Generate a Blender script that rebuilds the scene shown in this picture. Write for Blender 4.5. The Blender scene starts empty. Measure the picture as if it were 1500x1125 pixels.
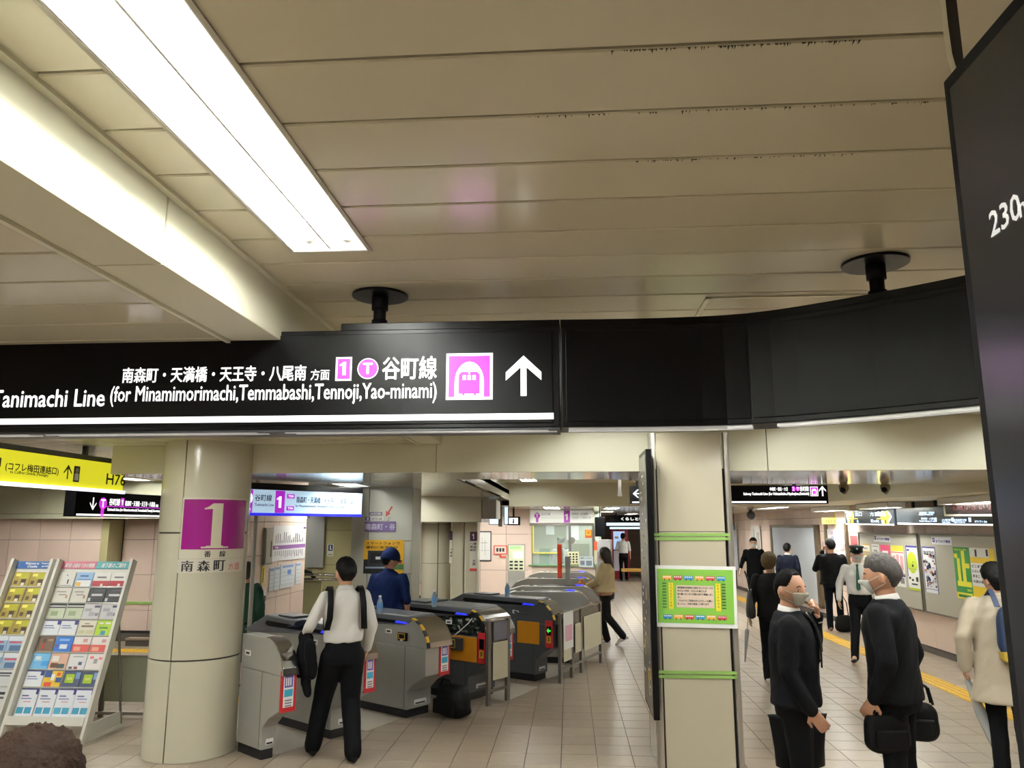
import bpy, math, random
from mathutils import Vector, Matrix, noise
random.seed(7)
PI = math.pi
R = math.radians
SC = bpy.context.scene
COL = SC.collection

# ------------------------------------------------------------------ camera
CH = 2.0
F = 1127.0
PITCH = math.atan((770 - 562.5) / F)
YAW = R(4.19)
cam_data = bpy.data.cameras.new('camera')
cam_data.sensor_width = 36.0
cam_data.lens = 36.0 * F / 1500.0
cam_data.clip_start = 0.05
cam_data.clip_end = 200
cam = bpy.data.objects.new('camera', cam_data)
cam.location = (0, 0, CH)
cam.rotation_euler = (PI / 2 + PITCH, 0, YAW)
COL.objects.link(cam)
SC.camera = cam

# ------------------------------------------------------------------ world and exposure
world = bpy.data.worlds.new('world')
SC.world = world
world.use_nodes = True
world.node_tree.nodes['Background'].inputs[0].default_value = (0.9, 0.93, 1.0, 1)
world.node_tree.nodes['Background'].inputs[1].default_value = 0.02
SC.view_settings.view_transform = 'Standard'
SC.view_settings.look = 'None'
SC.view_settings.gamma = 1.0
SC.view_settings.use_curve_mapping = False
SC.view_settings.exposure = 1.4
EXPF = 2 ** 1.4
SC.cycles.use_denoising = True
SC.cycles.max_bounces = 7
SC.cycles.diffuse_bounces = 5
SC.cycles.glossy_bounces = 3
SC.cycles.transmission_bounces = 4
SC.cycles.sample_clamp_indirect = 6
TUBE = 34.0          # emission of the fluorescent tubes


# ------------------------------------------------------------------ turn a pixel of the 1500x1125 frame into a point
def ray(u, v):
    x = (u - 750) / F
    y = (562.5 - v) / F
    r = (x, math.cos(PITCH) - math.sin(PITCH) * y, math.sin(PITCH) + math.cos(PITCH) * y)
    return (r[0] * math.cos(YAW) - r[1] * math.sin(YAW), r[0] * math.sin(YAW) + r[1] * math.cos(YAW), r[2])


def PZ(u, v, z):
    r = ray(u, v); t = (z - CH) / r[2]
    return Vector((r[0] * t, r[1] * t, z))


def PY(u, v, y):
    r = ray(u, v); t = y / r[1]
    return Vector((r[0] * t, y, CH + r[2] * t))


def PX(u, v, x):
    r = ray(u, v); t = x / r[0]
    return Vector((x, r[1] * t, CH + r[2] * t))


# ------------------------------------------------------------------ materials
MATS = {}


def lin(c):
    if isinstance(c, str):
        c = c.lstrip('#')
        c = [int(c[i:i + 2], 16) / 255 for i in (0, 2, 4)]
        c = [x / 12.92 if x <= .04045 else ((x + .055) / 1.055) ** 2.4 for x in c]
    return (c[0], c[1], c[2], 1)


def M(name, c='#808080', rough=.5, metal=0., emit=0., var=.0, scale=8., bump=0., bscale=60., spec=.5, stretch=None, alpha=1., trans=0., tile=False):
    """procedural material: base colour with noise variation, fine relief"""
    if name in MATS:
        return MATS[name]
    m = bpy.data.materials.new(name)
    m.use_nodes = True
    nt = m.node_tree
    b = nt.nodes['Principled BSDF']
    b.inputs['Roughness'].default_value = rough
    b.inputs['Metallic'].default_value = metal
    b.inputs['Specular IOR Level'].default_value = spec
    col = lin(c)
    b.inputs['Base Color'].default_value = col
    tc = nt.nodes.new('ShaderNodeTexCoord')
    mp = nt.nodes.new('ShaderNodeMapping')
    nt.links.new(tc.outputs['Object'], mp.inputs[0])
    if stretch:
        mp.inputs['Scale'].default_value = stretch
    if var > 0:
        n = nt.nodes.new('ShaderNodeTexNoise')
        n.inputs['Scale'].default_value = scale
        n.inputs['Detail'].default_value = 4
        nt.links.new(mp.outputs[0], n.inputs['Vector'])
        mx = nt.nodes.new('ShaderNodeMix')
        mx.data_type = 'RGBA'
        mx.inputs[6].default_value = tuple(max(0, x * (1 - var)) for x in col[:3]) + (1,)
        mx.inputs[7].default_value = tuple(min(1, x * (1 + var)) for x in col[:3]) + (1,)
        nt.links.new(n.outputs[0], mx.inputs[0])
        src = mx.outputs[2]
        if tile:
            oi = nt.nodes.new('ShaderNodeObjectInfo')
            hs = nt.nodes.new('ShaderNodeHueSaturation')
            mr = nt.nodes.new('ShaderNodeMapRange')
            mr.inputs[3].default_value = .93
            mr.inputs[4].default_value = 1.05
            nt.links.new(oi.outputs['Random'], mr.inputs[0])
            nt.links.new(mr.outputs[0], hs.inputs['Value'])
            nt.links.new(src, hs.inputs['Color'])
            src = hs.outputs[0]
        nt.links.new(src, b.inputs['Base Color'])
    if bump > 0:
        n2 = nt.nodes.new('ShaderNodeTexNoise')
        n2.inputs['Scale'].default_value = bscale
        n2.inputs['Detail'].default_value = 3
        nt.links.new(mp.outputs[0], n2.inputs['Vector'])
        bp = nt.nodes.new('ShaderNodeBump')
        bp.inputs['Strength'].default_value = bump
        bp.inputs['Distance'].default_value = .01
        nt.links.new(n2.outputs[0], bp.inputs['Height'])
        nt.links.new(bp.outputs[0], b.inputs['Normal'])
    if emit > 0:
        b.inputs['Emission Color'].default_value = col
        b.inputs['Emission Strength'].default_value = emit if emit > 10 else emit / EXPF
    if trans > 0:
        b.inputs['Transmission Weight'].default_value = trans
        b.inputs['IOR'].default_value = 1.45
    if alpha < 1:
        b.inputs['Alpha'].default_value = alpha
    MATS[name] = m
    return m


BLACK = M('black_enamel', '#060608', .3, spec=.22)
BLACKM = M('black_matte', '#08080a', .6, spec=.2)
WHITE = M('white_paint', '#dcdcd4', .5, var=.04)
WHITEP = M('white_print', '#e8e8e6', .6)
PAPER = M('paper', '#e2e2e0', .7, var=.03, scale=5)
DARKP = M('dark_print', '#1d1d22', .6)
GREYP = M('grey_print', '#7d7f86', .6)
REDP = M('red_print', '#c33a33', .55)
PURP = M('purple_print', '#8a1878', .42)
STEEL = M('brushed_steel', '#aaa9a4', .36, metal=.45, var=.12, scale=3, bump=.05, bscale=90, stretch=(1, 1, .15))
STEELD = M('dark_steel', '#7d7973', .38, metal=.7, var=.1, scale=4)
CHROME = M('chrome', '#c9c9c6', .12, metal=1.)
GLOW = M('lit_white', '#ffffff', .4, emit=1.6)
GLOWM = M('lit_magenta', '#c93ad6', .4, emit=.9)
GLOWB = M('lit_panel_blue_white', '#cfe6ff', .4, emit=1.15)
RUBBER = M('black_plinth', '#15151a', .5)
GREYPL = M('grey_plastic', '#5a5c62', .38, var=.05, scale=5)
DKPL = M('dark_plastic', '#3e4045', .4, var=.05)


# ------------------------------------------------------------------ mesh builder
class MB:
    def __init__(s):
        s.v = []; s.f = []; s.m = []; s.mats = []; s.cur = 0; s.sm = []; s.smooth = False

    def mat(s, m):
        if m not in s.mats:
            s.mats.append(m)
        s.cur = s.mats.index(m)
        return s

    def add(s, vs, fs):
        o = len(s.v)
        s.v += [tuple(p) for p in vs]
        for f in fs:
            s.f.append(tuple(i + o for i in f)); s.m.append(s.cur); s.sm.append(s.smooth)
        return s

    def box(s, x0, x1, y0, y1, z0, z1, T=None):
        vs = [Vector((x, y, z)) for x in (x0, x1) for y in (y0, y1) for z in (z0, z1)]
        if T is not None:
            vs = [T @ p for p in vs]
        return s.add(vs, [(0, 1, 3, 2), (4, 6, 7, 5), (0, 4, 5, 1), (2, 3, 7, 6), (0, 2, 6, 4), (1, 5, 7, 3)])

    def prism(s, prof, y0, y1, T=None):
        """profile in (x,z) extruded along y"""
        n = len(prof)
        vs = [Vector((x, y0, z)) for x, z in prof] + [Vector((x, y1, z)) for x, z in prof]
        if T is not None:
            vs = [T @ p for p in vs]
        fs = [tuple(range(n)), tuple(range(2 * n - 1, n - 1, -1))]
        fs += [(i, i + n, (i + 1) % n + n, (i + 1) % n) for i in range(n)]
        return s.add(vs, fs)

    def poly(s, plan, z0, z1):
        """plan polygon (x,y) extruded along z"""
        n = len(plan)
        vs = [(x, y, z0) for x, y in plan] + [(x, y, z1) for x, y in plan]
        fs = [tuple(range(n - 1, -1, -1)), tuple(range(n, 2 * n))]
        fs += [(i, (i + 1) % n, (i + 1) % n + n, i + n) for i in range(n)]
        return s.add(vs, fs)

    def quadp(s, O, A, B, a0, a1, b0, b1, n=None, t=.002):
        """flat rectangle proud of a plane (origin O, axes A, B, normal n)"""
        n = n or A.cross(B).normalized()
        vs = []
        for k in (0, t):
            for a, b in ((a0, b0), (a1, b0), (a1, b1), (a0, b1)):
                vs.append(O + A * a + B * b + n * k)
        return s.add(vs, [(3, 2, 1, 0), (4, 5, 6, 7), (0, 1, 5, 4), (1, 2, 6, 5), (2, 3, 7, 6), (3, 0, 4, 7)])

    def cyl(s, p0, p1, r0, r1=None, n=14, caps=True):
        r1 = r0 if r1 is None else r1
        p0 = Vector(p0); p1 = Vector(p1)
        d = (p1 - p0).normalized()
        a = d.orthogonal().normalized(); b = d.cross(a)
        vs = []
        for p, r in ((p0, r0), (p1, r1)):
            for i in range(n):
                t = 2 * PI * i / n
                vs.append(p + (a * math.cos(t) + b * math.sin(t)) * r)
        fs = [(i, (i + 1) % n, (i + 1) % n + n, i + n) for i in range(n)]
        if caps:
            fs += [tuple(range(n - 1, -1, -1)), tuple(range(n, 2 * n))]
        return s.add(vs, fs)

    def tube(s, pts, r, n=8):
        pts = [Vector(p) for p in pts]
        vs = []
        prev = None
        for i, p in enumerate(pts):
            d = (pts[min(i + 1, len(pts) - 1)] - pts[max(i - 1, 0)]).normalized()
            a = d.orthogonal().normalized() if prev is None else (prev - d * prev.dot(d)).normalized()
            prev = a
            b = d.cross(a)
            for k in range(n):
                t = 2 * PI * k / n
                vs.append(p + (a * math.cos(t) + b * math.sin(t)) * r)
        m = len(pts)
        fs = [(j * n + i, j * n + (i + 1) % n, (j + 1) * n + (i + 1) % n, (j + 1) * n + i) for j in range(m - 1) for i in range(n)]
        fs += [tuple(range(n - 1, -1, -1)), tuple(range((m - 1) * n, m * n))]
        return s.add(vs, fs)

    def rings(s, rings, caps=True):
        """loft through rings of equal vertex count"""
        n = len(rings[0]); vs = [p for r in rings for p in r]
        fs = [(j * n + i, j * n + (i + 1) % n, (j + 1) * n + (i + 1) % n, (j + 1) * n + i) for j in range(len(rings) - 1) for i in range(n)]
        if caps:
            fs += [tuple(range(n - 1, -1, -1)), tuple(range((len(rings) - 1) * n, len(rings) * n))]
        return s.add(vs, fs)

    def ball(s, c, r, n=12, m=8, sq=(1, 1, 1)):
        c = Vector(c)
        vs = [c + Vector((0, 0, r * sq[2]))]
        for j in range(1, m):
            ph = PI * j / m
            for i in range(n):
                t = 2 * PI * i / n
                vs.append(c + Vector((math.sin(ph) * math.cos(t) * r * sq[0], math.sin(ph) * math.sin(t) * r * sq[1], math.cos(ph) * r * sq[2])))
        vs.append(c - Vector((0, 0, r * sq[2])))
        fs = [(0, 1 + i, 1 + (i + 1) % n) for i in range(n)]
        for j in range(m - 2):
            a = 1 + j * n; b = a + n
            fs += [(a + i, b + i, b + (i + 1) % n, a + (i + 1) % n) for i in range(n)]
        a = 1 + (m - 2) * n
        fs += [(a + i, len(vs) - 1, a + (i + 1) % n) for i in range(n)]
        return s.add(vs, fs)

    def limb(s, p0, r0, p1, r1, n=14, sx=1., sy=1.):
        """tapered capsule"""
        p0 = Vector(p0); p1 = Vector(p1)
        d = (p1 - p0).normalized()
        a = d.orthogonal().normalized(); b = d.cross(a)
        rr = []
        for k in range(5):
            t = k / 4 * PI / 2
            rr.append((p0 - d * r0 * math.cos(t), max(r0 * math.sin(t), r0 * .08)))
        for k in range(5):
            t = k / 4 * PI / 2
            rr.append((p1 + d * r1 * math.sin(t), max(r1 * math.cos(t), r1 * .08)))
        return s.rings([[p + (a * math.cos(2 * PI * i / n) + b * math.sin(2 * PI * i / n)) * r for i in range(n)] for p, r in rr])

    def mesh(s, name):
        me = bpy.data.meshes.new(name)
        me.from_pydata(s.v, [], s.f)
        for m in s.mats:
            me.materials.append(m)
        if len(s.mats) > 1:
            me.polygons.foreach_set('material_index', s.m)
        if any(s.sm):
            me.polygons.foreach_set('use_smooth', s.sm)
        me.update()
        return me

    def build(s, name, mat=None, parent=None, bevel=0.):
        if mat is not None and not s.mats:
            s.mats = [mat]
        o = bpy.data.objects.new(name, s.mesh(name))
        COL.objects.link(o)
        if parent is not None:
            o.parent = parent
        if bevel:
            bm = o.modifiers.new('bevel', 'BEVEL'); bm.width = bevel; bm.segments = 2; bm.limit_method = 'ANGLE'
        return o


def smooth(o, ang=None):
    o.data.polygons.foreach_set('use_smooth', [True] * len(o.data.polygons))
    return o


def tag(o, label, cat=None, group=None, kind=None):
    o['label'] = label
    if cat: o['category'] = cat
    if group: o['group'] = group
    if kind: o['kind'] = kind
    return o


def empty(name, loc=(0, 0, 0), rz=0., label=None, cat=None, group=None, kind=None):
    o = bpy.data.objects.new(name, None)
    o.empty_display_size = .1
    o.location = loc; o.rotation_euler = (0, 0, rz)
    COL.objects.link(o)
    if label:
        tag(o, label, cat, group, kind)
    return o


def struct(name, label, loc=(0, 0, 0)):
    return empty(name, loc, 0, label, kind='structure')


def copy_tree(o, parent=None):
    c = o.copy(); COL.objects.link(c); c.parent = parent
    for ch in [x for x in KIDS.get(o.name, [])]:
        copy_tree(ch, c)
    return c


KIDS = {}


def note_kids(o):
    KIDS[o.name] = list(o.children)
    for c in o.children:
        note_kids(c)


# ------------------------------------------------------------------ writing, turned into mesh
_T = {}


def glyphs(s):
    if s not in _T:
        cu = bpy.data.curves.new('t', 'FONT')
        cu.body = s
        cu.resolution_u = 2
        cu.fill_mode = 'FRONT'
        o = bpy.data.objects.new('t', cu)
        COL.objects.link(o)
        bpy.context.view_layer.update()
        dg = bpy.context.evaluated_depsgraph_get()
        me = o.evaluated_get(dg).to_mesh()
        vs = [(p.co.x, p.co.y) for p in me.vertices]
        fs = [tuple(p.vertices) for p in me.polygons]
        o.evaluated_get(dg).to_mesh_clear()
        bpy.data.objects.remove(o); bpy.data.curves.remove(cu)
        _T[s] = (vs, fs)
    return _T[s]


def text(mb, s, O, A, B, h, w=None, align='l', off=.002, fn=None, bold=0., slant=0.):
    """write s on plane O + a*A + b*B; h = full height of the inked box, w = its width"""
    vs, fs = glyphs(s)
    if not vs:
        return mb
    x0 = min(p[0] for p in vs); x1 = max(p[0] for p in vs)
    y0 = min(p[1] for p in vs); y1 = max(p[1] for p in vs)
    ky = h / (y1 - y0)
    kx = ky if w is None else w / (x1 - x0)
    W = (x1 - x0) * kx
    dx = 0 if align == 'l' else (-W if align == 'r' else -W / 2)
    n = A.cross(B).normalized()
    offs = [(0, 0)] if not bold else [(-bold, 0), (bold, 0), (0, bold), (0, -bold)]
    for i, (bx, by) in enumerate(offs):
        pts = []
        for x, y in vs:
            a = (x - x0) * kx + dx + bx + slant * (y - y0) * ky; b = (y - y0) * ky + by
            pts.append(fn(a, b) if fn else O + A * a + B * b + n * (off + i * .0002))
        mb.add(pts, fs)
    return mb


def digit1(mb, O, A, B, h, off=.003):
    """bold numeral one centred on O, standing on it"""
    w = h * .13
    polyp(mb, O, A, B, [(-w, 0), (w, 0), (w, h), (-w * .2, h), (-w, h * .9)], off)
    polyp(mb, O, A, B, [(-w * 2.6, h * .68), (-w, h * .74), (-w, h * .95), (-w * .2, h), (-w * 1.2, h * .9), (-w * 2.6, h * .82)], off + .0004)
    return mb


X1 = Vector((1, 0, 0)); Y1 = Vector((0, 1, 0)); Z1 = Vector((0, 0, 1))


def disc(mb, O, A, B, r, n=28, off=.003, a0=0., a1=2 * PI, t=.0005):
    nn = A.cross(B).normalized()
    mb.add([O + nn * off + (A * math.cos(a0 + (a1 - a0) * i / n) + B * math.sin(a0 + (a1 - a0) * i / n)) * r for i in range(n)], [tuple(range(n))])
    return mb


def polyp(mb, O, A, B, pts, off=.003):
    nn = A.cross(B).normalized()
    mb.add([O + A * a + B * b + nn * off for a, b in pts], [tuple(range(len(pts)))])
    return mb


def rebase(root, base):
    base = Vector(base)
    root.location = base
    for c in root.children:
        c.matrix_parent_inverse = Matrix.Translation(-base)
    return root


# ================================================================== STRUCTURE
CEIL = 3.0
LOWC = 2.774
CREAM = M('cream_enamel', '#cfc9b4', .3, var=.04, scale=1.5, bump=.02, bscale=12)
CREAMD = M('cream_beam', '#d4d1bb', .45, var=.04, scale=1.2)
PLANK = M('ceiling_plank', '#cbc4ad', .2, var=.05, scale=1.4, bump=.015, bscale=5, stretch=(1, .3, 1), tile=True)
PLANKD = M('ceiling_backing', '#4a4338', .8)
TILEF = M('floor_tile', '#998b7a', .3, var=.1, scale=14, bump=.05, bscale=40, tile=True)
GROUT = M('floor_grout', '#5c5044', .8)
TILEW = M('pink_wall_tile', '#d6c0b4', .28, var=.04, scale=3, tile=True)
JOINT = M('dark_joint', '#2c2622', .8)
OLIVE = M('olive_wall_panel', '#a39c74', .35, var=.05, scale=2, tile=True)
YEL = M('tactile_yellow', '#c99f2a', .55, var=.12, scale=10)
LTFL = M('light_floor_plate', '#b9b2a5', .35, var=.05, scale=8)
SOFF = M('glossy_soffit', '#c4bdac', .12, var=.04, scale=2)
CREAM2 = M('cream_column_panel', '#bfbba8', .18, var=.03, scale=2)

# ---- floor
floor = struct('floor', 'beige square floor tiles running through the whole concourse')
mb = MB(); mb.box(-13, 9, -6, 36, -.12, -.006); mb.build('floor_slab', GROUT, floor)
TS = .3125
tm = MB(); h = TS / 2 - .0025
tm.add([(-h, -h, -.004), (h, -h, -.004), (h, h, -.004), (-h, h, -.004), (-h + .0015, -h + .0015, 0), (h - .0015, -h + .0015, 0), (h - .0015, h - .0015, 0), (-h + .0015, h - .0015, 0)],
       [(0, 1, 5, 4), (1, 2, 6, 5), (2, 3, 7, 6), (3, 0, 4, 7), (4, 5, 6, 7)])
tm.mat(TILEF); tilemesh = tm.mesh('tile')
cand = []
rest = MB()
for j in range(-2, 100):
    y = 7.345 + TS * (j + .5)
    if y > 35.5: break
    for i in range(-42, 30):
        x = -.098 + TS * (i + .5)
        if x > 5.3 - .0 or x < -.72 * y - 1 or x > .62 * y + 1.4 or x < -12:
            continue
        if 4.43 < x < 4.9 and y < 30 and False: continue
        vis = -.645 * y < x < .56 * y
        cand.append((y if vis else 99, x, y))
near = sorted(cand)[:300]
ns = set((a[1], a[2]) for a in near)
for _, x, y in near:
    o = bpy.data.objects.new('tile', tilemesh); o.location = (x, y, 0); COL.objects.link(o); o.parent = floor
for _, x, y in cand:
    if (x, y) not in ns:
        rest.add([(x + a[0], y + a[1], a[2]) for a in tm.v], tm.f)
# tiles under and behind the camera, and beyond the tactile strip
for j in range(-44, -2):
    for i in range(-22, 18):
        x = -.098 + TS * (i + .5); y = 7.345 + TS * (j + .5)
        rest.add([(x + a[0], y + a[1], a[2]) for a in tm.v], tm.f)
for j in range(-2, 66):
    for i in (17, 18):
        x = -.098 + TS * (i + .5); y = 7.345 + TS * (j + .5)
        if x > 5.3 and x < 5.9: rest.add([(x + a[0], y + a[1], a[2]) for a in tm.v], tm.f)
rest.mats = [TILEF]; r_ = rest.build('tile_field', None, floor); r_['kind'] = 'stuff'
# tactile strip along the right wall
bm0 = MB(); bm0.box(-.148, .148, -.148, .148, 0, .003)
for k in range(4):
    bm0.box(-.12 + k * .08 - .014, -.12 + k * .08 + .014, -.135, .135, .003, .008)
bm0.mat(YEL); tact = bm0.mesh('tactile_slab')
for k in range(66):
    o = bpy.data.objects.new('tactile_slab', tact); o.location = (4.72, 7.2 + k * .3, .001); COL.objects.link(o); o.parent = floor
o0 = PZ(150, 1040, 0)
for k in range(9):
    p = Vector((-5.9 + k * .3, 9.25 - .0 * k, .001))
    o = bpy.data.objects.new('tactile_slab', tact); o.location = p; o.rotation_euler.z = PI / 2; COL.objects.link(o); o.parent = floor
for k in range(26):
    o = bpy.data.objects.new('tactile_slab', tact); o.location = (-9 + k * .3, 12.6, .001); o.rotation_euler.z = PI / 2; COL.objects.link(o); o.parent = floor

# ---- ceilings: planks across the corridor
PW = .2574


def planks(root, x0, x1, y0, y1, z, phase, holes=(), name='ceiling_plank', t=.02, mat=PLANK, gap=.011):
    """planks along X, gaps between; holes = [(hx0,hx1,hy0,hy1)]; returns them"""
    k0 = math.floor((y0 - phase) / PW)
    y = phase + k0 * PW
    while y < y1 - .001:
        a = max(y, y0) + gap / 2; b = min(y + PW, y1) - gap / 2
        y += PW
        if b - a < .02: continue
        segs = [(x0, x1, a, b)]
        for hx0, hx1, hy0, hy1 in holes:
            ns_ = []
            for s0, s1, sa, sb in segs:
                if sb <= hy0 or sa >= hy1 or s1 <= hx0 or s0 >= hx1:
                    ns_.append((s0, s1, sa, sb)); continue
                if s0 < hx0: ns_.append((s0, hx0, sa, sb))
                if s1 > hx1: ns_.append((hx1, s1, sa, sb))
                if sa < hy0: ns_.append((max(s0, hx0), min(s1, hx1), sa, hy0))
                if sb > hy1: ns_.append((max(s0, hx0), min(s1, hx1), hy1, sb))
            segs = ns_
        for s0, s1, sa, sb in segs:
            m_ = MB(); cx = (s0 + s1) / 2; cy = (sa + sb) / 2
            hx = (s1 - s0) / 2; hy = (sb - sa) / 2; e = .004
            m_.add([(-hx, -hy, t), (hx, -hy, t), (hx, hy, t), (-hx, hy, t), (-hx, -hy, e), (hx, -hy, e), (hx, hy, e), (-hx, hy, e),
                    (-hx, -hy + e, 0), (hx, -hy + e, 0), (hx, hy - e, 0), (-hx, hy - e, 0)],
                   [(0, 1, 5, 4), (1, 2, 6, 5), (2, 3, 7, 6), (3, 0, 4, 7), (4, 5, 9, 8), (5, 6, 10, 9), (6, 7, 11, 10), (7, 4, 8, 11), (8, 9, 10, 11), (3, 2, 1, 0)])
            o = m_.build(name, mat, root); o.location = (cx, cy, z)


def lamp_hole(x0, x1, y0, y1):
    return (x0, x1, y0, y1)


FX = (-1.006, -.723, .22, 2.647)       # the lamp in view
HOLES_R = [FX, (-1.006, -.723, -2.6, -.2), (2.2, 2.48, 4.3, 6.7), (2.2, 2.48, .3, 2.7), (.25, .53, 4.4, 6.8), (4.0, 4.28, 4.3, 6.7), (2.2, 2.48, -2.7, -.3)]
ceiling = struct('ceiling', 'high ceiling of long beige enamel planks above the hanging sign')
planks(ceiling, -1.19, 7.6, -4.5, 7.3, CEIL, 1.496, HOLES_R)
m_ = MB(); m_.box(-1.19, 7.6, -4.5, 7.3, CEIL + .12, CEIL + .16); m_.build('ceiling_backing', PLANKD, ceiling)
# dust clinging to the joints
rd = random.Random(9)
m_ = MB(); m_.mat(M('ceiling_dust', '#3a332b', .9))
for yj, x0_, x1_, n_ in ((1.496, .1, .62, 120), (1.753, -.1, .9, 70), (2.011, .2, .8, 50), (1.239, -.5, .6, 60)):
    for _ in range(n_):
        x_ = x0_ + rd.random() * (x1_ - x0_); l_ = .002 + rd.random() ** 3 * .014; w_ = .0008 + rd.random() * .0022
        m_.add([(x_ - w_, yj + .004, CEIL - .001), (x_ + w_, yj + .004, CEIL - .001), (x_ + w_ * .3, yj + .005 + l_, CEIL - .0035)], [(0, 1, 2)])
o = m_.build('joint_dust', None, ceiling); o['kind'] = 'stuff'
HOLES_L = [(-8.4, -8.12, 11.3, 12.7), (-6.3, -6.02, 8.2, 10.6), (-9.0, -8.72, 9.2, 11.2), (-3.6, -3.32, 3.6, 6.0), (-5.9, -5.62, .3, 2.7), (-3.6, -3.32, -1.6, .8), (-6.3, -6.02, 5.0, 7.4), (-7.5, -7.22, 12.2, 13.0)]
clow = struct('ceiling', 'lower side ceiling of beige planks left of the corridor')
planks(clow, -10, -1.425, -4.5, 7.3, LOWC, 2.783 - PW * 8, HOLES_L)
planks(clow, -12.5, -4.5, 7.3, 13.6, LOWC, 7.3, HOLES_L)
m_ = MB(); m_.box(-12.5, -1.42, -4.5, 7.3, LOWC + .12, LOWC + .15); m_.box(-12.5, -4.5, 7.3, 13.6, LOWC + .12, LOWC + .15); m_.build('ceiling_backing', PLANKD, clow)
# step between the two: vertical face, soffit, little angle trims
beam = struct('trim_1', 'long ceiling step beam painted cream beside the strip light')
for a, b in ((-4.5, -1.6), (-1.6, 2.13), (2.134, 6.0), (6.004, 7.3)):
    m_ = MB(); m_.box(-1.425, -1.211, a, b - .003, LOWC - .0, CEIL + .1); m_.build('beam_panel', CREAMD, beam, bevel=.003)
m_ = MB(); m_.box(-1.211, -1.185, -4.5, 7.3, CEIL - .012, CEIL + .02); m_.build('angle_trim', CREAMD, beam)
m_ = MB(); m_.box(-1.445, -1.428, -4.5, 7.3, LOWC - .01, LOWC + .02); m_.build('angle_trim', CREAMD, beam)

# cross beam: front panels and glossy underside
xb = struct('trim_2', 'deep cream cross beam spanning the corridor behind the hanging sign')
for a, b in ((-4.5, -1.262), (-1.258, 1.84), (1.845, 4.9), (4.905, 7.6)):
    m_ = MB(); m_.box(a, b - .002, 7.3, 7.33, 2.5, CEIL + .05); m_.build('beam_panel', CREAMD, xb, bevel=.003)
m_ = MB(); m_.poly([(-4.5, 7.33), (7.6, 7.33), (7.6, 10.2), (5.1, 10.0), (1.4, 9.45), (.5, 8.55), (-1.2, 8.4), (-4.5, 8.4)], 2.5, 2.56); m_.build('soffit_panel', SOFF, xb)
m_ = MB(); m_.poly([(-4.5, 7.34), (7.6, 7.34), (7.6, 10.2), (5.1, 10.0), (1.4, 9.45), (.5, 8.55), (-1.2, 8.4), (-4.5, 8.4)], 2.57, CEIL + .1); m_.build('beam_core', CREAMD, xb)

# ceiling beyond, recess and lower soffit
c3 = struct('ceiling', 'low glossy plank ceiling over the ticket gates')
planks(c3, -9.6, -4.5, 14.0, 17, 2.5, 8.4, [(-6.6, -6.32, 14.6, 16.2)], mat=SOFF)
m_ = MB(); m_.box(-9.6, -4.5, 14.0, 17, 2.62, 2.7); m_.build('ceiling_backing', PLANKD, c3)
planks(c3, -4.5, -1.2, 8.4, 21, 2.5, 8.4, [(-2.9, -2.62, 12.3, 13.3), (-2.85, -2.57, 9.1, 9.85), (-3.9, -3.62, 11.5, 12.7)], mat=SOFF)
m_ = MB(); m_.box(-4.5, -1.2, 8.4, 21, 2.62, 2.7); m_.build('ceiling_backing', PLANKD, c3)
c4 = struct('ceiling', 'raised ceiling recess between the two cross beams')
planks(c4, -1.2, 7.6, 8.4, 15.7, 2.84, 8.4, [(-.9, -.6, 14.2, 14.9), (.9, 1.2, 10.4, 11.6), (3.0, 3.28, 10.4, 11.6)])
m_ = MB(); m_.box(-1.2, 7.6, 8.4, 15.7, 2.96, 3.0); m_.build('ceiling_backing', PLANKD, c4)
xb2 = struct('trim_3', 'second pale cross beam beyond the ticket gates')
m_ = MB(); m_.box(-1.2, 1.4, 15.6, 15.7, 2.38, 2.9); m_.build('beam_panel', CREAMD, xb2, bevel=.004)
m_ = MB(); m_.box(1.405, 4.1, 15.6, 15.7, 2.38, 2.9); m_.build('beam_panel', CREAMD, xb2, bevel=.004)
m_ = MB(); m_.poly([(4.1, 15.7), (4.1, 13.2), (4.95, 8.6), (7.6, 8.6), (7.6, 15.7)], 2.38, 2.83); m_.build('beam_panel', CREAMD, xb2)
m_ = MB(); m_.box(-1.23, -1.2, 8.4, 15.6, 2.5, 2.9); m_.build('beam_panel', M('pale_metal', '#b9b4a6', .25, metal=.6), xb2)
c5 = struct('ceiling', 'low glossy plank ceiling above the ticket office and far corridor')
planks(c5, -4.5, 7.6, 15.7, 33.5, 2.382, 15.7, [(-.35, -.07, 19.4, 21.2), (1.9, 2.2, 25, 27.4), (3.6, 3.9, 27, 29), (-2.2, -1.9, 16.2, 18.4), (2.6, 2.9, 16.2, 17.8), (.8, 1.1, 17.0, 18.5), (.9, 1.2, 21, 22.4), (2.8, 3.1, 19, 20.4), (4.3, 4.6, 16.6, 18.6), (4.2, 4.5, 22, 24), (-.55, -.2, 16.2, 18.2)], mat=SOFF)
m_ = MB(); m_.box(-4.5, 7.6, 15.7, 33.5, 2.5, 2.56); m_.build('ceiling_backing', PLANKD, c5)

# ---- walls
def wall_pt(y, off, z):
    return Vector((5.767 - .0277 * (y - 12.36) - off, y, z))


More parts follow.
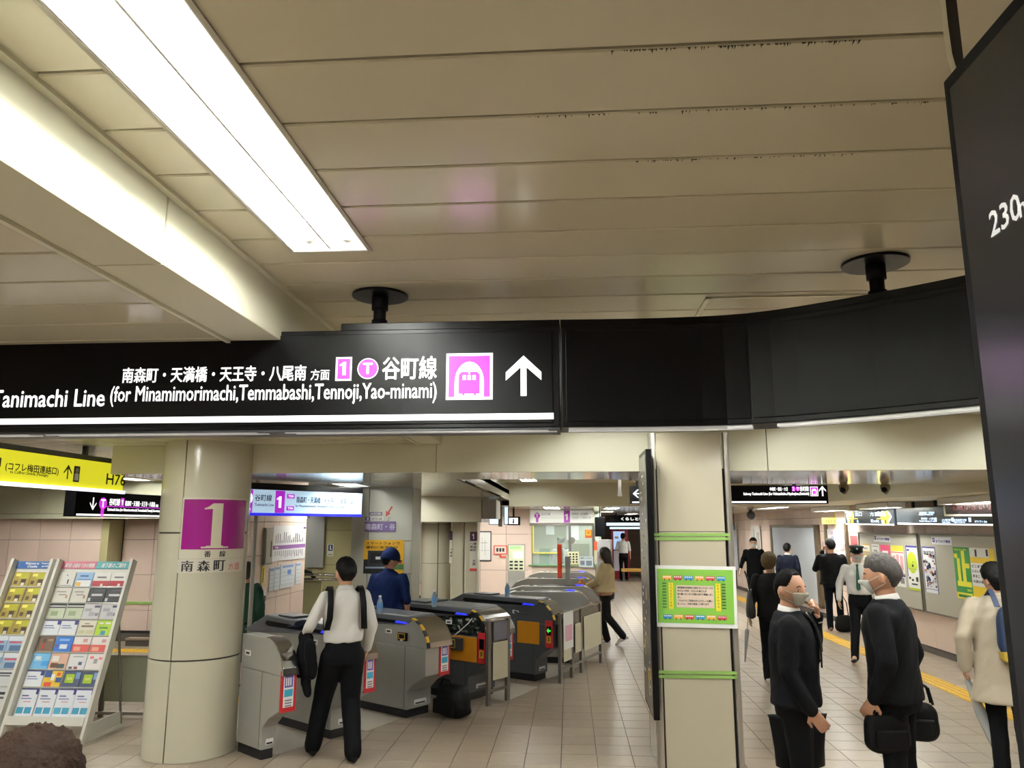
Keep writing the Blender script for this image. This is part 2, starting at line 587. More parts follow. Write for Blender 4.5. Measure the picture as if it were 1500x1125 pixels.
def tiles_on(root, P, A, B, na, nb, w, h, mat, name='wall_tile', gap=.006, t=.012, skip=None):
    n = A.cross(B).normalized()
    base = {}
    for i in range(na):
        for j in range(nb):
            if skip and skip(i, j): continue
            ww = w[i] if isinstance(w, (list, tuple)) else w
            hh = h[j] if isinstance(h, (list, tuple)) else h
            a0 = sum(w[:i]) if isinstance(w, (list, tuple)) else i * w
            b0 = sum(h[:j]) if isinstance(h, (list, tuple)) else j * h
            key = (round(ww, 4), round(hh, 4))
            if key not in base:
                q = MB(); q.mat(mat); g = gap / 2; e = .003
                vs = []
                for k, ins in ((0, 0), (t - e, 0), (t, e)):
                    for a, b in ((g + ins, g + ins), (ww - g - ins, g + ins), (ww - g - ins, hh - g - ins), (g + ins, hh - g - ins)):
                        vs.append(Vector((a, b, k)))
                q.add(vs, [(0, 1, 5, 4), (1, 2, 6, 5), (2, 3, 7, 6), (3, 0, 4, 7), (4, 5, 9, 8), (5, 6, 10, 9), (6, 7, 11, 10), (7, 4, 8, 11), (8, 9, 10, 11)])
                base[key] = q.mesh('wall_tile')
            o = bpy.data.objects.new(name, base[key]); COL.objects.link(o); o.parent = root
            Mx = Matrix((A, B, n)).transposed().to_4x4()
            Mx.translation = P + A * a0 + B * b0
            o.matrix_local = Mx


wr = struct('wall_right', 'right wall of the passage clad in large pink tiles')
d = (wall_pt(33, 0, 0) - wall_pt(5, 0, 0)).normalized()
m_ = MB()
p0 = wall_pt(4, 0, 0); p1 = wall_pt(34, 0, 0)
m_.poly([(p0.x, p0.y), (p0.x + .3, p0.y), (p1.x + .3, p1.y), (p1.x, p1.y)], 0, 3.1); m_.build('wall_backing', JOINT, wr)
Aw = (wall_pt(5, 0, 0) - wall_pt(33, 0, 0)).normalized()
tiles_on(wr, wall_pt(26, 0, .1), Aw, Z1, 29, 5, .68, [.57, .6, .6, .3, .66], TILEW, skip=lambda i, j: False)
bs = MB(); q0 = wall_pt(34, .022, 0); q1 = wall_pt(4, .022, 0)
bs.poly([(q0.x, q0.y), (q1.x, q1.y), (q1.x + .02, q1.y), (q0.x + .02, q0.y)], 0, .09); bso = bs.build('baseboard_right', M('dark_baseboard', '#4a423b', .5)); tag(bso, 'dark skirting strip along the foot of the right wall', kind='structure')

wl = struct('wall_left', 'left rear wall of large pink tiles behind the leaflet racks')
m_ = MB(); m_.box(-13, -8.28, 13.32, 13.6, 0, 3.0); m_.box(-8.4, -5.1, 13.75, 14.0, 0, 3.0); m_.build('wall_backing', JOINT, wl)
xc = PY(147, 795, 13.3).x
tiles_on(wl, Vector((xc - .57 * 9, 13.32, .16)), X1, Z1, 9, 4, .57, [.35, .62, .62, .45], TILEW)
tiles_on(wl, Vector((xc + .16, 13.75, .16)), X1, Z1, 5, 4, .58, [.35, .62, .62, .45], TILEW)
m_ = MB(); m_.box(xc + .004, xc + .14, 13.3, 13.75, .1, 2.1); m_.build('corner_panel', OLIVE, wl)
m_ = MB()
for k in range(7):
    m_ = MB(); m_.box(-13 + k * 1.2, -13 + (k + 1) * 1.2 - .008, 13.22, 13.3, 2.21, 2.8); m_.build('frieze_panel', M('cream_frieze', '#a7a58f', .4, var=.03), wl)
m_ = MB(); m_.box(-13, -4.5, 13.1, 13.3, 2.12, 2.2); m_.build('frieze_ledge', M('cream_frieze', '#a7a58f'), wl)
m_ = MB(); m_.box(-13, -8.28, 13.2, 13.3, .0, .12); m_.box(-8.28, -5.1, 13.6, 13.7, 0, .12); m_.build('wall_plinth', M('dark_baseboard'), wl)
m_ = MB(); m_.box(-8.1, -5.2, 13.72, 13.738, .62, .66); m_.build('green_wall_strip', M('green_tape', '#7fa653', .5), wl)
m_ = MB(); m_.box(-13, -12.9, -5, 13.5, 0, 3); m_.build('side_wall', TILEW, wl)

wb = struct('wall_back', 'brown far end wall of the corridor')
m_ = MB(); m_.box(-13, 7.6, 33.3, 33.5, 0, 2.5); m_.build('wall_backing', JOINT, wb)
tiles_on(wb, Vector((-.5, 33.3, 0)), X1, Z1, 12, 3, .6, [.8, .8, .8], M('brown_wall', '#97765f', .4, var=.05, tile=True), 'wall_tile')
wf = struct('wall_front', 'wall behind the viewer')
m_ = MB(); m_.box(-13, 7.6, -5.2, -5, 0, 3.1); m_.build('wall_panel', TILEW, wf)
wn = struct('wall_near_right', 'cream wall panel right of the near column')
m_ = MB(); m_.box(7.6, 7.8, -5, 8.5, 0, 3.1); m_.build('wall_panel', TILEW, wn)

# wall with the route map, parallel to the corridor
XM = -4.2
wm = struct('wall_side', 'pink tiled side wall carrying the route map')
m_ = MB(); m_.box(XM - .3, XM, 9.9, 12.25, 0, 2.5); m_.build('wall_backing', JOINT, wm)
tiles_on(wm, Vector((XM, 9.91, .02)), Y1, Z1, 4, 5, .58, [.38, .6, .6, .45, .42], TILEW)
m_ = MB(); m_.box(XM - .3, XM + .0, 9.86, 9.9, 0, 2.5); m_.build('corner_panel', TILEW, wm)
m_ = MB(); m_.cyl((PZ(378, 800, 1.8).x * 0 - 3.72, 9.05, 0), (-3.72, 9.05, 2.5), .025); pl = m_.build('steel_post', STEEL)
tag(pl, 'slim stainless floor to ceiling post left of the route map', 'post')

# olive wall behind with escalator opening
wo = struct('wall_rear_left', 'olive panelled wall at the foot of the escalator')
m_ = MB(); m_.box(-9.5, -4.4, 17.0, 17.2, 0, 2.5); m_.build('wall_backing', JOINT, wo)
xo = PY(430, 800, 17).x
tiles_on(wo, Vector((xo, 17.0, 0)), X1, Z1, 3, 4, .66, [.55, .6, .75, .55], OLIVE, 'wall_panel')
m_ = MB(); a = PY(451, 765, 16.95).x; b = PY(476, 765, 16.95).x
m_.box(a, b, 16.93, 16.99, 1.1, 2.45); m_.build('steel_door_panel', STEEL, wo, bevel=.004)
wp_ = struct('wall_inner', 'pale pink tiled wall seen past the rear columns')
m_ = MB(); m_.box(-5.2, -1.0, 18.9, 19.0, 0, 2.5); m_.build('wall_backing', JOINT, wp_)
xo = PY(704, 800, 18.9).x
tiles_on(wp_, Vector((xo - .62 * 5, 18.9, .35)), X1, Z1, 7, 3, .62, [.6, .85, .6], TILEW)

# ================================================================== LIGHT FITTINGS
TUBEM = M('fluorescent_tube', '#fafcf6', .3, emit=TUBE)
REFL = M('lamp_reflector', '#e9e9e6', .3)


def fitting(label, x0, x1, y0, y1, z, twin=True, group=None, bright=TUBEM):
    r = empty('ceiling_light', ((x0 + x1) / 2, (y0 + y1) / 2, z), 0, label, 'light', group)
    w = (x1 - x0) / 2; L = (y1 - y0) / 2
    m_ = MB()   # open tray
    T_ = .006; H_ = .085
    m_.box(-w, w, -L, L, H_ - T_, H_)
    m_.box(-w, -w + T_, -L, L, -.004, H_); m_.box(w - T_, w, -L, L, -.004, H_)
    m_.box(-w, w, -L, -L + T_, -.004, H_); m_.box(-w, w, L - T_, L, -.004, H_)
    m_.build('lamp_tray', REFL, r)
    m_ = MB(); m_.box(-w - .012, -w, -L - .012, L + .012, -.006, 0); m_.box(w, w + .012, -L - .012, L + .012, -.006, 0)
    m_.box(-w, w, L, L + .012, -.006, 0); m_.box(-w, w, -L - .012, -L, -.006, 0); m_.build('lamp_rim', M('lamp_rim', '#a9a294', .5), r)
    m_ = MB(); m_.prism([(-.028, H_), (-.004, .002), (.004, .002), (.028, H_)], -L + T_, L - T_); m_.build('divider', REFL, r)
    for s in (-1, 1):
        n = 1
        seg = (2 * L - .06) / n
        for k in range(n):
            a = -L + .03 + k * seg
            m_ = MB(); m_.cyl((s * w * .5, a + .03, .035), (s * w * .5, a + seg - .03, .035), .016, n=10); smooth(m_.build('tube', bright, r))
            for e in (a + .015, a + seg - .015):
                m_ = MB(); m_.cyl((s * w * .5, e - .014, .035), (s * w * .5, e + .014, .035), .02, n=10); m_.box(s * w * .5 - .012, s * w * .5 + .012, e - .012, e + .012, .035, H_ - T_)
                m_.build('lamp_holder', WHITE, r)
    return r


fitting('long recessed twin-tube strip light glaring in the near ceiling left of the hanging sign', *FX, CEIL)
fitting('recessed twin-tube strip light behind the viewer in line with the near one', -1.006, -.723, -2.6, -.2, CEIL)
fitting('recessed twin-tube light above the right passage in front of the cross beam', 2.2, 2.48, 4.3, 6.7, CEIL)
fitting('added hidden twin-tube light brightening the cross beam over the far right of the passage', 4.0, 4.28, 4.3, 6.7, CEIL)  # extra unseen fitting, added to brighten the cross beam
fitting('recessed twin-tube light on the right side level with the wall display', 2.2, 2.48, .3, 2.7, CEIL)
fitting('recessed twin-tube light hidden above the middle of the hanging sign', .25, .53, 4.4, 6.8, CEIL)
fitting('recessed twin-tube light far behind the viewer on the right', 2.2, 2.48, -2.7, -.3, CEIL)
fitting('recessed twin-tube light in the low side ceiling before the leaflet racks', -3.6, -3.32, 3.6, 6.0, LOWC)
fitting('recessed twin-tube light at far left beside the viewer', -5.9, -5.62, .3, 2.7, LOWC)
fitting('recessed twin-tube light behind the viewer in the low side ceiling', -3.6, -3.32, -1.6, .8, LOWC)
fitting('recessed twin-tube light above the yellow sign', -6.3, -6.02, 5.0, 7.4, LOWC)
fitting('added recessed light brightening the pink left wall above the black sign', -8.4, -8.12, 11.3, 12.7, LOWC)  # added fill so the left wall tiles come out lighter
fitting('added recessed light for the left wall, over the lobby behind the yellow sign', -6.3, -6.02, 8.2, 10.6, LOWC)  # added out of sight behind the beam to lift the left wall
fitting('added recessed light brightening the left tiled wall from outside the frame', -9.0, -8.72, 9.2, 11.2, LOWC)  # second unseen fill added for the left wall
fitting('surface strip light by the right wall above the ochre sheets', 5.1, 5.38, 15.4, 16.9, 2.292)
fitting('surface strip light by the right wall above the poster panels', 5.1, 5.38, 12.9, 14.3, 2.292)
fitting('surface strip light by the right wall near the display', 5.1, 5.38, 9.6, 11.2, 2.292)
fitting('recessed light at the left wall glimpsed above the black sign', -7.5, -7.22, 12.2, 13.0, LOWC)
fitting('recessed light just right above the lit route sign', -2.85, -2.57, 9.1, 9.85, 2.5)
fitting('recessed light in the low ceiling over the worker in blue', -3.9, -3.62, 11.5, 12.7, 2.5)
fitting('recessed light in the raised recess before the ticket office', -.9, -.6, 14.2, 14.9, 2.84)
fitting('recessed light in the raised recess over the gate row', .9, 1.2, 10.4, 11.6, 2.84)
fitting('recessed light in the raised recess above the right passage', 3.0, 3.28, 10.4, 11.6, 2.84)
for xx, ya, yb, lb in ((.8, 17.0, 18.5, 'beside the ticket office'), (.9, 21, 22.4, 'beyond the ticket office'), (2.8, 19, 20.4, 'in the far corridor middle'), (1.9, 25, 27.4, 'added as fill by the shop sign'), (3.6, 27, 29, 'added as fill before the vending machine'), (-2.2, 16.2, 18.4, 'added as fill over the inner pink wall'), (2.6, 16.2, 17.8, 'added as fill past the second beam'), (4.3, 16.6, 18.6, 'near the grey billboard'), (4.2, 22, 24, 'over the far right passage')):
    fitting('low soffit strip light ' + lb, xx, xx + .3, ya, yb, 2.382, group='strip lights in the far low ceiling')  # those marked as fill were added to brighten the dark far corridor
fitting('added strip light brightening the ticket office above the clerk', -.35, -.07, 19.4, 21.2, 2.382)  # added because the office interior came out unlit
fitting('added recessed light brightening the two rear columns', -2.9, -2.62, 12.3, 13.3, 2.5)  # added fill for the fronts of the dark rear columns
fitting('added recessed light brightening the olive wall above the escalator end', -6.6, -6.32, 14.6, 16.2, 2.5)  # added fill for the dark olive wall
fitting('low soffit strip light right in front of the office window', -.55, -.2, 16.2, 18.2, 2.382)

# ================================================================== MAIN HANGING SIGN
sign = empty('hanging_sign', (-1.6, 3.2, 2.38), 0, 'long black lit sign to the purple line with white lettering, hung from the ceiling', 'sign')
SB, ST = 2.38, 2.813


def sgn(mb_, name, mat=None, bevel=0):
    o = mb_.build(name, mat, sign, bevel)
    return o


m_ = MB(); m_.box(-3.4, -.032, 3.1, 3.3, SB + .012, ST); sgn(m_, 'housing', BLACK, .004)
m_ = MB(); m_.box(-3.4, -.06, 3.092, 3.0995, SB + .03, ST - .02); sgn(m_, 'face_panel', M('sign_face', '#050507', .34, spec=.2), .002)
m_ = MB(); m_.box(-.96, -.03, 3.12, 3.26, ST + .001, ST + .035); sgn(m_, 'top_rail', BLACK, .003)
W1 = M('sign_white', '#ffffff', .4, emit=1.25)
MG = M('sign_magenta', '#d63be0', .4, emit=.85)
O = Vector((0, 3.0915, 0))
SP = lambda u, v: PY(u, v, 3.0915)


def sx(u, v=550): return SP(u, v)


m_ = MB(); a = SP(-40, 625); b = SP(811, 607)
m_.box(-3.38, b.x, 3.0885, 3.0915, SP(811, 614).z, SP(811, 605).z); sgn(m_, 'white_line', W1)
m_ = MB(); m_.mat(W1)
za = SP(500, 556).z
def stx(s, u0, u1, v0, v1, bold=.0012, ref=None, t=m_):
    p = SP(u0, v0); q = SP(u1, v1)
    t = MB(); t.mat(W1)
    text(t, s, Vector((p.x, 3.0915, p.z)), X1, Z1, q.z - p.z, q.x - p.x, bold=bold)
    sgn(t, 'lettering', None)
stx('南森町・天満橋・天王寺・八尾南', 179, 449, 561, 535, .0011)
stx('方面', 455, 483, 557, 541, .0005)
stx('谷町線', 560, 640, 556, 522, .0016)
t_ = 'Tanimachi Line'
text(m_, t_, Vector((SP(-12, 590).x, 3.0915, SP(-12, 597).z)), X1, Z1, SP(80, 570).z - SP(80, 595).z, SP(154, 580).x - SP(-12, 590).x, bold=.0014)
sgn(m_, 'lettering', None); m_ = MB(); m_.mat(W1)
text(m_, '(for Minamimorimachi,Temmabashi,Tennoji,Yao-minami)', Vector((SP(161, 593).x, 3.0915, SP(400, 593).z)), X1, Z1, SP(400, 563).z - SP(400, 593).z, SP(638, 580).x - SP(161, 580).x, bold=.0009)
sgn(m_, 'lettering', None); m_ = MB(); m_.mat(W1)
text(m_, 'Subway', Vector((-3.1, 3.0915, SP(-12, 597).z)), X1, Z1, .07, .5, bold=.002)
sgn(m_, 'lettering', None)
# number and line badges, pictogram, arrow
m_ = MB(); m_.mat(W1)
FO = Vector((0, 3.0915, 0))
def rect(mb_, u0, u1, v0, v1, off=.001, sh=0):
    p = SP(u0, v0); q = SP(u1, v1)
    return polyp(mb_, FO, X1, Z1, [(p.x, p.z), (q.x, p.z), (q.x, q.z), (p.x, q.z)], off)
rect(m_, 491, 516, 558, 523); m_.mat(MG); rect(m_, 494, 513.5, 555.5, 525.5, .002); m_.mat(W1)
q = SP(503.5, 540); digit1(m_, Vector((q.x + .003, 3.0915, q.z - .028)), X1, Z1, .056)
sgn(m_, 'number_badge', None); m_ = MB(); m_.mat(W1)
p = SP(539, 540); disc(m_, Vector((p.x, 3.0915, p.z)), X1, Z1, .0445, off=.001)
m_.mat(MG); disc(m_, Vector((p.x, 3.0915, p.z)), X1, Z1, .0405, off=.002); m_.mat(W1)
text(m_, 'T', Vector((p.x, 3.0915, p.z - .022)), X1, Z1, .045, None, 'c', .003, bold=.002)
sgn(m_, 'line_emblem', None); m_ = MB(); m_.mat(W1); rect(m_, 653, 722, 586, 517); m_.mat(MG); rect(m_, 657, 718, 582, 521, .002); m_.mat(W1)
c = SP(687.5, 560); hw = SP(709, 560).x - c.x; zb_ = SP(687, 582).z
pts = [(c.x - hw, zb_), (c.x + hw, zb_)]
for k in range(13):
    t = k / 12 * PI
    pts.append((c.x + hw * math.cos(t), c.z + (SP(687, 530).z - c.z) * math.sin(t)))
polyp(m_, FO, X1, Z1, pts, .003)
m_.mat(MG)
hw2 = hw * .72; zt = SP(687, 545).z; z3 = SP(687, 577).z
polyp(m_, FO, X1, Z1, [(c.x - hw2, z3), (c.x + hw2, z3), (c.x + hw2, zt - .012), (c.x + hw2 * .75, zt), (c.x - hw2 * .75, zt), (c.x - hw2, zt - .012)], .004)
for k in (-1, 1):
    polyp(m_, FO, X1, Z1, [(c.x + k * hw2 * .55 - .004, z3), (c.x + k * hw2 * .55 + .004, z3), (c.x + k * hw2 * .55 + .004, z3 - .007), (c.x + k * hw2 * .55 - .004, z3 - .007)], .004)
m_.mat(W1)
for k in (-1, 0, 1):
    polyp(m_, FO, X1, Z1, [(c.x + k * .02 - .007, zt - .034), (c.x + k * .02 + .007, zt - .034), (c.x + k * .02 + .007, zt - .014), (c.x + k * .02 - .007, zt - .014)], .005)
disc(m_, Vector((c.x, 3.0915, zt - .006)), X1, Z1, .004, off=.005)
sgn(m_, 'station_pictogram', None)
m_ = MB(); m_.mat(W1)
c = SP(767, 580); tp = SP(767, 521); w_ = SP(793, 550).x - c.x
polyp(m_, FO, X1, Z1, [(c.x - .012, c.z), (c.x + .012, c.z), (c.x + .012, tp.z - .03), (c.x, tp.z - .01), (c.x - .012, tp.z - .03)], .001)
polyp(m_, FO, X1, Z1, [(c.x, tp.z), (c.x, tp.z - .038), (c.x - w_, tp.z - .038 - w_ * .9), (c.x - w_, tp.z - w_ * .95)], .0015)
polyp(m_, FO, X1, Z1, [(c.x, tp.z), (c.x + w_, tp.z - w_ * .95), (c.x + w_, tp.z - .038 - w_ * .9), (c.x, tp.z - .038)], .0015)
sgn(m_, 'up_arrow', None)
# curved blank wing
ctl = [(-.026, 3.1), (.35, 3.105), (.72, 3.06), (1.04, 2.88), (1.34, 2.64), (1.6, 2.38), (1.85, 2.1)]
front = []
for i in range(len(ctl) - 1):
    q = [Vector(ctl[max(0, min(len(ctl) - 1, i + k))]) for k in (-1, 0, 1, 2)]
    for j in range(4):
        t = j / 4
        v = .5 * ((2 * q[1]) + (q[2] - q[0]) * t + (2 * q[0] - 5 * q[1] + 4 * q[2] - q[3]) * t * t + (3 * q[1] - q[0] - 3 * q[2] + q[3]) * t ** 3)
        front.append((v.x, v.y))
front.append(ctl[-1])
def off2(pts, d):
    out = []
    for i, p in enumerate(pts):
        a = Vector(pts[max(i - 1, 0)]); b = Vector(pts[min(i + 1, len(pts) - 1)]); t = (b - a).normalized(); n = Vector((-t.y, t.x))
        out.append((p[0] + n.x * d, p[1] + n.y * d))
    return out
wing = empty('hanging_sign', (.9, 3.1, 2.38), 0, 'blank black curved wing of the hanging sign, right of the arrow', 'sign')
m_ = MB(); m_.poly(front + off2(front, .19)[::-1], SB + .012, ST); m_.build('housing', BLACK, wing, .004)
inner = off2(front, -.006)
seg = inner[1:4]
for a, b in (((-.012, 3.094), None),):
    pass
fi = off2(front, -.007)
for nm, pts in (('face_panel', [(fi[0][0] + .02, fi[0][1])] + fi[1:9]), ('face_panel', [(fi[8][0] + .008, fi[8][1] - .001)] + fi[9:])):
    bk = off2(pts, .007)
    m_ = MB(); m_.poly(pts + bk[::-1], SB + .035, ST - .022); m_.build(nm, M('sign_face'), wing, .002)
m_ = MB(); tr = off2(front, .02); m_.poly(tr + off2(front, .15)[::-1], ST + .001, ST + .035); m_.build('top_rail', BLACK, wing, .003)
for d0 in (.02, .055):
    for i0, i1 in ((0, 8), (9, 24)):
        a = off2(front, d0)[i0:i1 + 1]; b = off2(front, d0 + .016)[i0:i1 + 1]
        if i0 == 0: a[0] = (a[0][0] + .03, a[0][1]); b[0] = (b[0][0] + .03, b[0][1])
        m_ = MB(); m_.poly(a + b[::-1], SB, SB + .012); m_.build('metal_strip', M('bright_rail', '#e4e4e4', .25, metal=.6, emit=.25), wing)  # metal rail; weak glow imitates its bright reflection
for a, b in ((-3.35, -2.33), (-2.25, -1.32), (-1.2, -.1)):
    for d0 in (.02, .055):
        m_ = MB(); m_.box(a + d0, b + d0, 3.1 + d0, 3.116 + d0, SB, SB + .012); sgn(m_, 'metal_strip', M('bright_rail'))
m_ = MB(); m_.box(-3.4, -.032, 3.105, 3.295, SB + .004, SB + .012); sgn(m_, 'bottom_plate', DKPL)
rebase(sign, (-1.6, 3.2, 2.38)); rebase(wing, (.9, 3.1, 2.38))
for (cx, cy, par, lb) in ((-.817, 3.212, sign, 'l'), (1.19, 2.93, wing, 'r'), (-2.9, 3.21, sign, 'x')):
    m_ = MB(); m_.cyl((cx, cy, CEIL - .012), (cx, cy, CEIL), .122, n=40); o = m_.build('ceiling_flange', BLACK, par, .002); o.matrix_parent_inverse = par.matrix_world.inverted() if False else Matrix.Translation(-par.location)
    m_ = MB(); m_.cyl((cx, cy, ST), (cx, cy, CEIL - .012), .027, n=20); m_.cyl((cx, cy, CEIL - .07), (cx, cy, CEIL - .012), .036, n=20); m_.cyl((cx, cy, ST + .02), (cx, cy, ST + .07), .034, n=20)
    o = m_.build('hanger_pipe', BLACKM, par); o.matrix_parent_inverse = Matrix.Translation(-par.location); smooth(o)

hx = PZ(1055, 440, CEIL)
m_ = MB()
for a, b, c_, d_ in ((.62, 1.5, 3.77, 3.785), (.62, .64, 3.35, 3.785), (1.48, 1.5, 3.35, 3.785), (.62, 1.5, 3.35, 3.365)):
    m_.box(a, b, c_, d_, CEIL - .006, CEIL)
m_.build('access_hatch_frame', CREAMD, ceiling)

# ================================================================== RIGHT: wall display and near column
disp = empty('wall_display', (.67, .5, .6), 0, 'tall black glass display board on the near right column reading 230m', 'display')
m_ = MB(); m_.box(.672, .745, -.3, 1.3, .6, 2.775); m_.build('bezel', BLACKM, disp, .004)
m_ = MB(); m_.box(.668, .6715, -.27, 1.272, .63, 2.745); m_.build('glass_face', M('display_glass', '#202024', .2, spec=.6), disp)
m_ = MB(); m_.mat(M('display_text', '#e8e8e8', .5, emit=.35))
p = PX(1453, 348, .668); q = PX(1482, 325, .668)
OO = Vector((.6678, p.y, p.z))
text(m_, '230', OO, -Y1, Z1, .04, None, bold=.001, off=.0005)
text(m_, 'm', OO + Vector((0, -.079, 0)), -Y1, Z1, .02, None, off=.0005, bold=.0008)
m_.build('lettering', None, disp)
rebase(disp, (.69, .5, .6))
colN = empty('column', (1.3, .9, 0), 0, 'near cream column with rounded corner behind the black display', 'column')
plan = [(.745, -1.2), (.745, 1.36), (.795, 1.45), (.85, 1.55), (.91, 1.645), (1.02, 1.74), (1.2, 1.78), (1.9, 1.78), (1.9, -1.2)]
CN = M('near_column_panel', '#c9bda6', .35, var=.08, scale=9, bump=.05, bscale=30)
m_ = MB(); m_.poly(plan, 0, CEIL + .02); m_.build('cladding', CN, colN)
rp = plan[:-2]
a = off2(rp, -.0); b = off2(rp, .02); c_ = off2(rp, .03)
m_ = MB(); m_.poly(a + b[::-1], CEIL - .003, CEIL + .001); m_.build('shadow_gap', JOINT, colN)
m_ = MB(); m_.poly(b + c_[::-1], CEIL - .01, CEIL); m_.build('ceiling_trim', CREAMD, colN)
rebase(colN, (1.3, .3, 0))

# ================================================================== LEFT ROUND COLUMN WITH PLATFORM NUMBER
CLX, CLY, CLR = -3.455, 7.2, .4
colL = empty('column', (CLX, CLY, 0), 0, 'glossy round cream column bearing the purple platform 1 sticker', 'column')


def cyl_pt(th, z, r=CLR):
    return Vector((CLX + r * math.sin(th), CLY - r * math.cos(th), z))


m_ = MB(); m_.cyl((CLX, CLY, 0), (CLX, CLY, LOWC), CLR - .012, n=48); m_.build('core', JOINT, colL)
for z0, z1 in ((.0, .83), (.84, 1.93), (1.94, 2.8)):
    for t0, t1 in ((-4, 98), (98, 178), (178, 276), (276, 356)):
        t0 = R(t0) + .014; t1 = R(t1) - .014; n = 14
        m_ = MB(); rr = []
        for r, za_, zb_ in ((CLR - .012, z0, z1), (CLR - .002, z0, z1), (CLR, z0 + .003, z1 - .003)):
            rr.append([(cyl_pt(t0 + (t1 - t0) * k / n, za_, r), cyl_pt(t0 + (t1 - t0) * k / n, zb_, r)) for k in range(n + 1)])
        o = rr[2]; vs = [p for ab in o for p in ab]
        m_.add(vs, [(2 * k, 2 * k + 2, 2 * k + 3, 2 * k + 1) for k in range(n)])
        i = rr[0]
        ring_o = [o[k][0] for k in range(n + 1)] + [o[k][1] for k in range(n, -1, -1)]
        ring_i = [i[k][0] for k in range(n + 1)] + [i[k][1] for k in range(n, -1, -1)]
        N = len(ring_o)
        m_.add(ring_i + ring_o, [(k, (k + 1) % N, (k + 1) % N + N, k + N) for k in range(N)])
        smooth(m_.build('cladding_panel', CREAM2, colL))
rebase(colL, (CLX, CLY, 0))
# sticker wrapped on the column (its own thing: it can be peeled off)
th0 = math.asin((-3.50 - CLX) / CLR)
st = empty('platform_sign', (CLX, CLY - CLR, 1.63), 0, 'purple and white platform 1 sticker wrapped on the round column', 'sign')


def bent(mb_, a0, a1, z0, z1, r, mat, n=16):
    mb_.mat(mat)
    vs = []
    for k in range(n + 1):
        th = a0 + (a1 - a0) * k / n
        vs += [cyl_pt(th, z0, r), cyl_pt(th, z1, r)]
    mb_.add(vs, [(2 * k, 2 * k + 2, 2 * k + 3, 2 * k + 1) for k in range(n)])


A0, A1 = R(-4), R(88)
STW = M('sticker_white', '#cfcbba', .2); STP = M('sticker_purple', '#8b1a76', .2, var=.06, scale=3)
m_ = MB(); bent(m_, A0, A1, 1.71, 2.25, CLR + .002, STW); bent(m_, A0 - .02, A1, 1.585, 1.705, CLR + .002, M('sticker_white2', '#cdc9bd', .25)); smooth(m_.build('backing', None, st))
m_ = MB(); bent(m_, A0 + .04, A1 - .03, 1.79, 2.235, CLR + .003, STP); smooth(m_.build('purple_field', None, st))
m_ = MB(); m_.mat(M('sticker_cream', '#c9c4ad', .25))
AM = R(40)
def wrap(a, b, r=CLR + .004, z=1.80, am=AM, k=1.):
    return cyl_pt(am + a / CLR * k, z + b * k, r)
polyn = [(-.085, 0), (.085, 0), (.085, .02), (.04, .028), (.04, .35), (.015, .35), (-.07, .315), (-.07, .30), (-.035, .305), (-.035, .028), (-.085, .02)]
# digit one with serifs, cut in convex pieces
st_w = .01
for i in range(-12, 12):
    a0, a1 = i * st_w, (i + 1) * st_w
    iv = []
    if -.045 <= a0 < .05: iv.append((0, .40))
    else: iv.append((0, .014 if abs(a0 + .005) > .075 else .022))
    if -.11 <= a0 < -.045:
        k = (a0 + .11) / .065
        iv.append((.345 + .005 * k, .358 + .042 * k ** 1.5))
    for b0, b1 in iv:
        m_.add([wrap(a0, b0), wrap(a1, b0), wrap(a1, b1), wrap(a0, b1)], [(0, 1, 2, 3)])
m_.build('digit', None, st)
m_ = MB(); m_.mat(DARKP)
text(m_, '番  線', None, X1, Z1, .042, .15, 'c', fn=lambda a, b: wrap(a, b, z=1.765), bold=.0015) if False else None
for s_, a_, z_, h_, w_ in (('番', -.06, 1.722, .055, .055), ('線', .07, 1.722, .055, .055), ('南', -.225, 1.598, .095, .1), ('森', -.085, 1.598, .095, .1), ('町', .05, 1.598, .095, .1)):
    vs, fs = glyphs(s_)
    for bx in ((-.0016, .0016) if h_ < .06 else (-.003, .003)):
        xs = [p[0] for p in vs]; ys = [p[1] for p in vs]; x0 = min(xs); y0 = min(ys); kx = w_ / (max(xs) - x0); ky = h_ / (max(ys) - y0)
        m_.add([wrap((p[0] - x0) * kx + a_ - w_ / 2 + bx, (p[1] - y0) * ky, CLR + .0045 + bx * .05, z_) for p in vs], fs)
m_.build('lettering', None, st)
m_ = MB(); m_.mat(REDP)
for s_, a_ in (('方', .165), ('面', .235)):
    vs, fs = glyphs(s_); xs = [p[0] for p in vs]; ys = [p[1] for p in vs]; x0 = min(xs); y0 = min(ys); k = .06 / (max(ys) - y0)
    m_.add([wrap((p[0] - x0) * k + a_ - .03, (p[1] - y0) * k, z=1.602) for p in vs], fs)
m_.build('lettering', None, st)['label'] = 'small red characters'
rebase(st, (CLX, CLY - CLR, 1.63))

